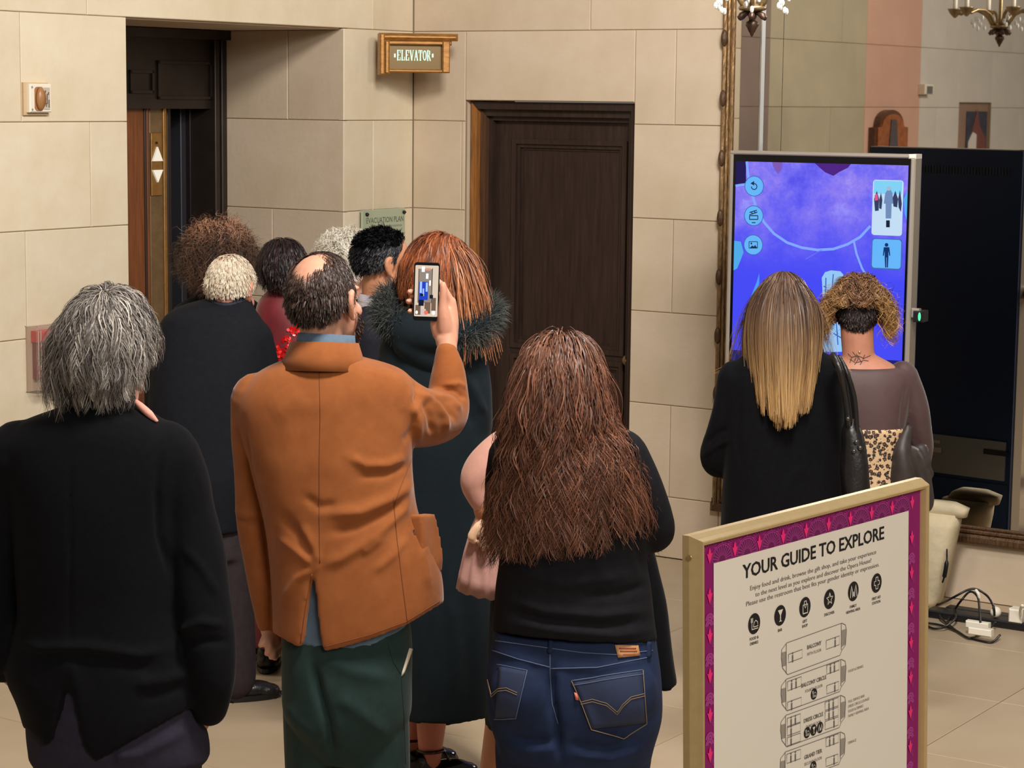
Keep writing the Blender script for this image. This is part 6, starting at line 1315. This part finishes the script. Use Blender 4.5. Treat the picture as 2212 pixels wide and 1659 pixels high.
dr = skin_of('red_dress', [torso(p, [(618, 588, 634, .05), (635, 570, 655, .075), (655, 556, 676, .095), (690, 550, 690, .11), (760, 552, 694, .12), (900, 556, 690, .125), (1050, 548, 700, .15), (1250, 535, 715, .18), (1380, 530, 722, .19)], 40, 30), limb(p, [(566, 705, 0, .052), (553, 840, .02, .047), (572, 935, .1, .04)]), limb(p, [(668, 705, 0, .052), (680, 840, .02, .047), (664, 935, .1, .04)])], REDD, p.e, p.o, .009, 4, ripple=.002)
rs_ = np.random.RandomState(5); tb_ = bvh(dr); mb = MB()
for k in range(190):
    px, py = rs_.uniform(600, 668), rs_.uniform(672, 785)
    if px < 665-(py-665)*.9: continue
    h, n = hit(tb_, px, py)
    if h is None: continue
    a = np.cross(n, (0, 0, 1)); a /= np.linalg.norm(a)+1e-9; b = np.cross(n, a); r = .0065; n2 = n+rs_.normal(size=3)*.3
    c = h+n*.003-p.o; mb.add([c+r*(a*math.cos(t)+b*math.sin(t))+.3*r*n*math.sin(t+k) for t in np.linspace(0, 6.283, 7, False)], [tuple(range(7))])
o = mb.build('sequins', mat('red_sequin', (232, 34, 36), .25, metal=.35), dr); o['kind'] = 'stuff'
for f in (fl_, fr_): shoe(p, f, 0, LEATHER)
hair(p, H, 4000, lambda d: 1.0 if d[2] > np.interp(d[1], [-1, -.5, 0, .4, .7, 1], [-.8, -.75, -.65, -.3, .3, .7]) else 0, lambda q: .05+.35*max(0, q[2]), away((0, 0, .15)), lambda q, t, r: mixc((16, 10, 13), (50, 32, 33), r), lift=.3, grav=.3, steps=9, width=.0014, curl=(.003, 1), clump=.3, nclump=240, thick=.12, spread=.08, rad=(.084, .104, .094), seed=71, capcol=(24, 16, 18))

# ---------------------------------------------------------------- older man in a black suit, bending forward
p = Person(7.82, (-1.03, 7.86), 'person with short white hair in black suit, stooping slightly')
H = Head(p.P(500, 628, .16), 22, -16, 0, 1.04)
s0 = onF(527, 1512); fr_ = (s0[0]-.03, s0[1]); fl_ = (s0[0]-.22, s0[1]+.08)
body = H.parts(p.P(480, 705, .12))+[torso(p, [(690, 430, 530, .05, .12), (740, 375, 555, .09, .1), (900, 365, 550, .12, .05), (1120, 392, 520, .10)], 24, 12), limb(p, [(550, 750, .08, .05), (560, 880, .06, .045), (545, 1000, .15, .036)]), limb(p, [(375, 750, .1, .05), (355, 880, .08, .045), (370, 1000, .15, .036)])]+legs_parts(p, p.P(422, 1190), p.P(484, 1190), fl_, fr_, (.075, .055, .04))
bd = skin_of('body', body, SKIN_R, p.e, p.o, .0085, 4); H.eyes(bd, p.o)
SUITB = mat('black_suit', (22, 23, 29), .85, var=.15, vscale=50, spec=.15)
jk = skin_of('suit_jacket', [torso(p, [(642, 452, 540, .055, .16), (652, 420, 545, .08, .15), (664, 385, 548, .10, .14), (685, 356, 562, .12, .12), (715, 342, 578, .135, .11), (770, 332, 588, .15, .09), (850, 324, 588, .158, .06), (950, 326, 575, .16, .03), (1050, 335, 555, .16), (1140, 345, 540, .165)], 60, 36, hollow=True),
        limb(p, [(545, 730, .10, .075), (566, 830, .08, .066), (566, 930, .08, .06), (548, 1010, .14, .05)]), limb(p, [(378, 730, .10, .075), (352, 830, .08, .066), (350, 930, .08, .06), (368, 1010, .14, .05)])], SUITB, p.e, p.o, .009, 5, ripple=.0025, rscale=10, seed=9)
collar(p, p.P(492, 668, .15), .088, .074, -.02, .045, mat('navy_collar', (36, 34, 52), .8), 'jacket_collar', jk, -18, yaw=18, flare=.006)
TRB = mat('charcoal_trousers', (56, 48, 52), .8, var=.15, vscale=40, spec=.2)
skin_of('trousers', [torso(p, [(1050, 352, 530, .138), (1160, 350, 534, .145), (1200, 352, 534, .14)], 32, 10)]+legs_parts(p, p.P(420, 1190), p.P(483, 1190), fl_, fr_, (.100, .088, .074)), TRB, p.e, p.o, .010, 4, ripple=.003, rscale=10)
shoe(p, fl_, 50, LEATHER); shoe(p, fr_, 72, LEATHER)
thin = np.array([-.15, -.45, .85]); thin /= np.linalg.norm(thin)
hair(p, H, 8000, lambda d: HAIRY(d)*(float(np.clip((math.degrees(math.acos(max(-1, min(1, d@thin))))-12)/30, .22, 1))), lambda q: .020+.008*(q[2] < .03), lambda q: np.array([.2, -.3, -.8])+.5*away((0, -.04, .12))(q), lambda q, t, r: mixc((200, 180, 154), (246, 234, 214), r), lift=.22, grav=.12, steps=5, width=.0011, clump=.35, nclump=420, thick=.035, spread=.24, seed=81, capcol=(214, 186, 160), rad=(.078, .099, .089))

# ---------------------------------------------------------------- person with wild brown hair stepping into the lift
p = Person(9.1, (-1.215, 9.15), 'person with wild frizzy brown hair in black, stepping towards the lift')
H = Head(p.P(474, 562, .0), -10, -6, 0, 1.0)
s0 = onF(522, 1424); fr_ = (s0[0]-.02, s0[1]); fl_ = (s0[0]-.30, s0[1]+.15)
body = H.parts(p.P(474, 650, .0))+[torso(p, [(640, 445, 505, .05), (690, 395, 550, .09), (850, 390, 555, .12), (1060, 395, 550, .13)], 24, 12), limb(p, [(398, 700, 0, .045), (385, 830, 0, .04), (390, 940, .06, .034)]), limb(p, [(548, 700, 0, .045), (562, 830, 0, .04), (555, 940, .06, .034)])]+legs_parts(p, p.P(440, 1070), p.P(505, 1070), fl_, fr_)
bd = skin_of('body', body, SKIN, p.e, p.o, .010, 4); H.eyes(bd, p.o)
skin_of('black_coat', [torso(p, [(625, 440, 510, .06), (645, 405, 545, .09), (670, 375, 572, .115), (720, 362, 584, .13), (850, 360, 586, .14), (1000, 365, 580, .145), (1130, 370, 576, .15)], 40, 24), limb(p, [(395, 700, 0, .065), (376, 830, 0, .058), (382, 940, .06, .05)]), limb(p, [(552, 700, 0, .065), (570, 830, 0, .058), (560, 940, .06, .05)])], WOOLBLK, p.e, p.o, .010, 4, ripple=.003)
skin_of('trousers', [torso(p, [(1060, 385, 560, .13), (1120, 386, 558, .135)], 24, 8)]+legs_parts(p, p.P(440, 1110), p.P(505, 1110), fl_, fr_, (.095, .078, .062)), TRB, p.e, p.o, .012, 4)
shoe(p, fl_, 20, mat('grey_trainer', (96, 84, 76), .7), sole=WHITEP, name='trainer'); shoe(p, fr_, 62, mat('grey_trainer', (96, 84, 76), .7), sole=WHITEP, name='trainer')
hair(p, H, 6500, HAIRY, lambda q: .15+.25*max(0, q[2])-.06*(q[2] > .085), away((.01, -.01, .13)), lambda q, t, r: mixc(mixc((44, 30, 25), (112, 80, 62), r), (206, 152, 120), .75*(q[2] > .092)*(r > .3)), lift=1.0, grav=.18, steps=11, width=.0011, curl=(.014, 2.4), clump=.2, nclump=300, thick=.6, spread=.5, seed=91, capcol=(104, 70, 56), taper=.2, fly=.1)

# ---------------------------------------------------------------- woman in dusty pink, almost hidden behind the curly-haired woman
p = Person(6.15, (.10, 6.2), 'person in dusty pink puff sleeved blouse, mostly hidden behind curly auburn hair')
H = Head(p.P(1190, 855, .05), 10, -12, 0, .92)
fl_ = ((1066-1106)/4782*6.35, 6.22); fr_ = (.16, 6.18)
body = H.parts(p.P(1190, 925, .03), neck_r=.046)+[torso(p, [(920, 1165, 1215, .045), (960, 1125, 1270, .07), (1100, 1120, 1275, .09), (1300, 1110, 1290, .11)], 24, 12), limb(p, [(1130, 960, 0, .04), (1070, 1040, -.03, .036), (1045, 1100, -.05, .03), (1075, 1130, .06, .026), (1120, 1110, .14, .024)]), limb(p, [(1270, 960, 0, .04), (1290, 1060, .02, .036), (1270, 1130, .12, .026)])]+legs_parts(p, p.P(1125, 1300), p.P(1230, 1300), fl_, fr_, (.075, .055, .034))
bd = skin_of('body', body, SKIN_T, p.e, p.o, .008, 4); H.eyes(bd, p.o)
PINK = mat('dusty_pink_chiffon', (206, 152, 136), .75, var=.08, vscale=25, sheen=.2)
bl = skin_of('blouse', [torso(p, [(905, 1160, 1225, .05), (935, 1120, 1275, .08), (1000, 1112, 1285, .10), (1200, 1112, 1290, .11), (1330, 1105, 1298, .13)], 36, 20), limb(p, [(1125, 955, 0, .060), (1085, 985, -.02, .068), (1052, 1020, -.03, .064), (1036, 1052, -.04, .052), (1040, 1085, -.05, .036), (1046, 1108, -.05, .022)]), limb(p, [(1270, 950, 0, .055), (1290, 1040, .02, .05), (1270, 1120, .12, .03)])], PINK, p.e, p.o, .007, 4, ripple=.004, rscale=22, seed=10)
# gathered flounce under the cuff, with its bow
R_ = []
for j, (py, xc, hw) in enumerate(((1108, 1046, 16), (1122, 1046, 19), (1150, 1044, 27), (1200, 1040, 36), (1250, 1036, 42), (1284, 1034, 45))):
    c = p.P(xc, py, -.05); rr = hw/755.; R_.append([tuple(c+np.array([rr*(1+.10*j/5*math.sin(9*t))*math.cos(t), rr*.7*(1+.10*j/5*math.sin(9*t))*math.sin(t), -.012*j/5*math.cos(t)*1.0+.004*math.sin(9*t)])-p.o) for t in np.linspace(0, 2*math.pi, 72, False)])
MB().rings(R_).build('sleeve_flounce', mat('pleated_mauve', (196, 148, 138), .8, var=.1, vscale=25, sheen=.2), bl, smooth=True, fixn=True)
CRM = mat('cream_satin', (240, 196, 160), .5, sheen=.3)
bw_ = skin_of('bow', [limb(p, [(1046, 1128, -.085, .010), (1032, 1140, -.09, .014), (1020, 1160, -.09, .014), (1024, 1170, -.09, .008)]), limb(p, [(1046, 1128, -.085, .010), (1050, 1150, -.095, .016), (1046, 1178, -.10, .018)]), limb(p, [(1046, 1126, -.085, .010), (1062, 1142, -.085, .012), (1066, 1162, -.085, .010)]), ball(p.P(1045, 1128, -.09), (.012, .010, .012))], CRM, bl, p.o, .0045, 3)
skin_of('skirt', [torso(p, [(1280, 1060, 1296, .13), (1360, 1056, 1308, .15), (1480, 1052, 1325, .17), (1566, 1046, 1335, .19)], 36, 16)], WOOLBLK, p.e, p.o, .011, 4)
for f in (fl_, fr_): shoe(p, f, 10, LEATHER)
hair(p, H, 500, HAIRY, lambda q: .06, away((0, 0, .13)), lambda q, t, r: mixc((60, 40, 32), (104, 74, 58), r), lift=.3, grav=.3, steps=6, width=.0022, thick=.08, seed=101, capcol=(66, 46, 38))

# ---------------------------------------------------------------- straight blonde woman in black blazer at the kiosk
p = Person(7.6, (.98, 7.62), 'person with long straight ombre blonde hair in black coat before the kiosk')
H = Head(p.P(1691, 666, .02), 4, 0, 0, 1.0)
fl_, fr_ = (.90, 7.64), (1.07, 7.60)
body = H.parts(p.P(1700, 765, .0), neck_r=.048)+[torso(p, [(755, 1668, 1735, .045), (795, 1605, 1795, .075), (900, 1600, 1795, .1), (1150, 1605, 1795, .12)], 24, 12), limb(p, [(1590, 830, 0, .042), (1574, 900, 0, .04), (1552, 985, .05, .036), (1620, 975, .22, .028)]), limb(p, [(1800, 830, .0, .042), (1815, 900, .05, .04), (1800, 970, .12, .03)])]+legs_parts(p, p.P(1660, 1180), p.P(1745, 1180), fl_, fr_, (.08, .058, .04))
bd = skin_of('body', body, SKIN, p.e, p.o, .009, 4); H.eyes(bd, p.o)
jk = skin_of('black_coat', [torso(p, [(738, 1668, 1738, .055), (755, 1636, 1772, .08), (772, 1602, 1806, .098), (795, 1574, 1824, .112), (830, 1558, 1828, .122), (900, 1560, 1822, .132), (1000, 1564, 1820, .142), (1120, 1558, 1828, .155), (1250, 1552, 1835, .165), (1330, 1550, 1838, .17)], 60, 40),
        limb(p, [(1588, 815, 0, .062), (1576, 880, .0, .058), (1560, 935, .02, .056), (1546, 980, .05, .054), (1556, 1000, .09, .05), (1610, 990, .2, .042)]), limb(p, [(1802, 815, .0, .060), (1818, 890, .04, .055), (1812, 960, .1, .05)])], WOOLBLK, p.e, p.o, .008, 5, ripple=.0022, rscale=14, seed=12, strokes=[([(1520, 985), (1550, 960), (1580, 950)], 6, .008), ([(1518, 962), (1545, 940), (1575, 925)], 6, -.008), ([(1600, 860), (1590, 940), (1600, 1010)], 7, -.008), ([(1740, 1000), (1700, 1050), (1690, 1110)], 10, .006)])
skin_of('trousers', legs_parts(p, p.P(1660, 1200), p.P(1745, 1200), fl_, fr_, (.09, .07, .055)), WOOLBLK, p.e, p.o, .012, 4)
for f in (fl_, fr_): shoe(p, f, 4, LEATHER)
def c_(q, t, r): 
    k = np.clip((t-.22)/.62, 0, 1); return mixc(mixc((52, 36, 30), (112, 84, 64), r), mixc((150, 112, 72), (226, 186, 128), r), k)
hair(p, H, 9000, lambda d: 1.0 if d[2] > np.interp(d[1], [-1, -.5, 0, .4, .7, 1], [-.72, -.7, -.6, -.25, .35, .68]) else 0, lambda q: .400+1.0*q[2]+.04*(q[1] > .0)-1.3*max(0, abs(q[0])-.02), away((0, .03, .15)), c_, lift=.14, grav=.34, steps=16, width=.0012, curl=(.0035, .8), clump=.45, nclump=300, thick=.12, spread=.05, rad=(.081, .101, .092), seed=111, capcol=(66, 48, 40), taper=.25, flare=-.34, lenvar=(.62, 1.06),
     colliders=[(p.P(1697, 860, .0), None, (.17, .120, .12)), (p.P(1697, 960, .0), None, (.17, .135, .25))])
hair(p, H, 420, lambda d: 1.0 if abs(d[0]) > .62 and d[1] > .05 and -.3 < d[2] < .5 else 0, lambda q: .25+.8*q[2], away((0, .03, .15)), c_, name='side_locks', lift=.25, grav=.30, steps=14, width=.0012, curl=(.004, 1), clump=.75, nclump=14, thick=.10, spread=.10, rad=(.083, .102, .093), seed=112, cap=False, flare=.55,
     colliders=[(p.P(1697, 850, .0), None, (.235, .125, .12))])
# her black handbag
q = Person(7.37, (1.16, 7.37), 'black leather handbag hanging from the shoulder of the straight blonde woman', 'handbag'); q.e['category'] = 'handbag'
hb = skin_of('bag_body', [torso(q, [(905, 1830, 1850, .03), (930, 1822, 1862, .05), (980, 1818, 1872, .065), (1040, 1816, 1880, .07), (1080, 1818, 1878, .06)], 30, 16, ex=3)], LEATHER, q.e, q.o, .007, 4, ripple=.004, rscale=26)
MB().tube(smooth_path([q.P(1836, 930, -.03)-q.o, q.P(1828, 860, -.03)-q.o, q.P(1815, 800, -.06)-q.o, q.P(1800, 768, .0)-q.o, q.P(1808, 790, .12)-q.o], 6), .012, 8).build('shoulder_strap', LEATHER, q.e, smooth=True)
MB().tube(smooth_path([q.P(1852, 940, -.04)-q.o, q.P(1846, 860, -.05)-q.o, q.P(1828, 800, -.05)-q.o, q.P(1812, 770, .0)-q.o], 6), .008, 8).build('shoulder_strap', LEATHER, q.e, smooth=True)
for (px, py) in ((1832, 905), (1850, 955), (1858, 968), (1845, 975)): o = MB().ell((0, 0, 0), (.008, .006, .008), n=8, m=6).build('metal_ring', mat('gunmetal', (96, 92, 88), .3, metal=.8), hb, smooth=True); o.location = tuple(q.P(px, py, -.068)-q.o)

# ---------------------------------------------------------------- curly bob woman with leopard corset
p = Person(7.95, (1.31, 7.97), 'person with curly blonde bob and dark undercut in sheer mauve top and leopard corset')
H = Head(p.P(1852, 676, .02), 6, -4, 0, 1.0)
fl_, fr_ = (1.23, 7.99), (1.39, 7.95)
body = H.parts(p.P(1855, 795, .0), neck_r=.060)+[torso(p, [(765, 1830, 1890, .045), (790, 1795, 1935, .07), (815, 1775, 1955, .09), (900, 1790, 1945, .105), (1000, 1800, 1940, .105), (1150, 1790, 1950, .12)], 30, 16), limb(p, [(1952, 825, 0, .034), (1978, 900, .01, .026), (1989, 965, .04, .024), (1950, 990, .18, .024)]), limb(p, [(1785, 825, .0, .042), (1795, 920, .06, .038), (1820, 980, .16, .028)])]+legs_parts(p, p.P(1825, 1180), p.P(1905, 1180), fl_, fr_, (.08, .058, .04))
bd = skin_of('body', body, SKIN_R, p.e, p.o, .0065, 4); H.eyes(bd, p.o)
SHEER = mat('sheer_mauve', (82, 60, 60), .6, var=.08, vscale=30, sheen=.25, alpha=.9)
tp = skin_of('sheer_top', [torso(p, [(792, 1788, 1945, .078), (800, 1775, 1966, .092), (830, 1768, 1972, .108), (880, 1785, 1962, .117), (930, 1802, 1953, .118), (1000, 1810, 1948, .118), (1080, 1800, 1960, .13)], 48, 26, hem=None), limb(p, [(1950, 812, 0, .056), (1976, 870, .0, .048), (1987, 930, .02, .044), (1991, 972, .05, .042), (1985, 1000, .09, .040), (1945, 1000, .2, .036)]), limb(p, [(1785, 815, .0, .056), (1793, 900, .06, .048), (1815, 975, .16, .036)])], SHEER, p.e, p.o, .0065, 4, ripple=.001, post=None,
        strokes=[([(1960, 820), (1950, 880), (1945, 930)], 5, -.006), ([(1985, 980), (1970, 950), (1962, 900)], 5, .005)])
collar(p, p.P(1862, 793, .0), .085, .075, -.018, -.006, mat('neck_binding', (30, 22, 24), .6), 'neck_binding', tp, -3, yaw=0, ry=.95)
# leopard material
lm = bpy.data.materials.new('leopard_print'); lm.use_nodes = True; nt = lm.node_tree; b = nt.nodes['Principled BSDF']; b.inputs['Roughness'].default_value = .7
tcn = nt.nodes.new('ShaderNodeTexCoord'); vo = nt.nodes.new('ShaderNodeTexVoronoi'); vo.inputs['Scale'].default_value = 68; nz = nt.nodes.new('ShaderNodeTexNoise'); nz.inputs['Scale'].default_value = 60
ad = nt.nodes.new('ShaderNodeMixRGB'); ad.inputs[0].default_value = .012; nt.links.new(tcn.outputs['Object'], ad.inputs[1]); nt.links.new(nz.outputs['Color'], ad.inputs[2]); nt.links.new(ad.outputs[0], vo.inputs['Vector'])
cr = nt.nodes.new('ShaderNodeValToRGB'); nt.links.new(vo.outputs['Distance'], cr.inputs[0]); e_ = cr.color_ramp.elements; e_[0].position = 0; e_[0].color = srgb(120, 84, 58); e_[1].position = .62; e_[1].color = srgb(206, 172, 134)
for ps_, cc in ((.22, (120, 84, 58)), (.27, (28, 20, 18)), (.48, (28, 20, 18)), (.53, (206, 172, 134))): q_ = e_.new(ps_); q_.color = srgb(cc)
nt.links.new(cr.outputs[0], b.inputs['Base Color'])
skin_of('leopard_corset', [torso(p, [(918, 1798, 1955, .124), (930, 1798, 1957, .127), (1000, 1806, 1952, .127), (1080, 1798, 1964, .137)], 48, 16, ex=2.3)], lm, p.e, p.o, .007, 3)
lj = skin_of('leather_jacket', [limb(p, [(1962, 925, -.08, .014), (1948, 980, -.11, .034), (1950, 1030, -.10, .052), (1956, 1090, -.08, .060)]), limb(p, [(1990, 975, -.05, .030), (1992, 1005, -.06, .036), (2012, 1024, -.06, .014)]), limb(p, [(1965, 985, -.08, .040), (1985, 1030, -.07, .044), (1990, 1080, -.06, .05)]), limb(p, [(1806, 985, -.06, .03), (1840, 1040, -.11, .035), (1850, 1090, -.10, .045)])], mat('brown_black_leather', (52, 44, 42), .5, var=.25, vscale=20), p.e, p.o, .007, 4, ripple=.003, rscale=20)
skin_of('skirt', [torso(p, [(1060, 1790, 1960, .13), (1150, 1780, 1970, .14), (1350, 1776, 1976, .15)], 30, 12)], LEATHER, p.e, p.o, .011, 4)
for f in (fl_, fr_): shoe(p, f, 2, LEATHER)
tt_ = bvh(bd); INK_ = mat('tattoo_ink', (66, 58, 60), .6)
for pts in ([(1832, 764), (1840, 772), (1836, 784)], [(1840, 772), (1852, 768), (1866, 774), (1880, 768)], [(1846, 788), (1854, 776), (1850, 764)], [(1836, 776), (1848, 784), (1862, 780)], [(1858, 788), (1864, 778), (1876, 780)], [(1842, 760), (1850, 770), (1846, 780)], [(1854, 770), (1860, 782)], [(1868, 766), (1864, 776)]): seam(p, bd, tt_, pts, .0013, INK_, 'tattoo_line', .0004, 3)
nk = MB().ell((0, 0, 0), (.005, .004, .006), n=8, m=6).build('necklace_clasp', mat('gold_clasp', (240, 210, 150), .2, metal=.9), p.e, smooth=True)
h_, n_ = hit(tt_, 1857, 761); nk.location = tuple((h_ if h_ is not None else p.P(1857, 761, -.05))-p.o)
under = lambda d: d[1] < .15 and d[2] < .45 and d[2] > -.86+.45*abs(d[0])
def c_(q, t, r): return mixc(mixc(mixc((66, 44, 33), (128, 88, 58), r), (40, 27, 25), float(np.clip(.75-q[2]*14, 0, .85))*(q[1] < 0)*(abs(q[0]) < .055)), mixc((170, 122, 72), (232, 190, 124), r), min(1, t*1.1)*(.10+.9*min(1, abs(q[0])/.06)**2))
hair(p, H, 6500, lambda d: float(np.clip((d[2]-np.interp(d[1], [-1, -.6, -.2, .2, .7, 1], [.02, -.02, -.16, -.28, .32, .65]))*4, 0, 1)), lambda q: .028+.40*max(0, q[2]-.03)+.115*(abs(q[0]) > .042)*(q[1] > -.06), away((0, -.03, .15)), c_, lift=.34, grav=.18, steps=16, width=.0011, curl=(.0125, 1.7), clump=.62, nclump=190, thick=.26, spread=.22, seed=121, capcol=(78, 54, 42), rad=(.080, .101, .090), fly=.10, lenvar=(.6, 1.2))
hair(p, H, 3600, lambda d: 1.0 if under(d) else 0, lambda q: .016, lambda q: np.array([-.6*q[0]/.08*(q[2] < -.02), -.2, -1.]), lambda q, t, r: mixc((22, 16, 16), (58, 40, 36), r), name='undercut', lift=.2, grav=.1, steps=4, width=.0012, clump=.2, nclump=200, thick=.02, spread=.2, seed=122, capcol=(34, 24, 24), rad=(.0755, .096, .098), base=(0, -.012, .012), capfn=under)
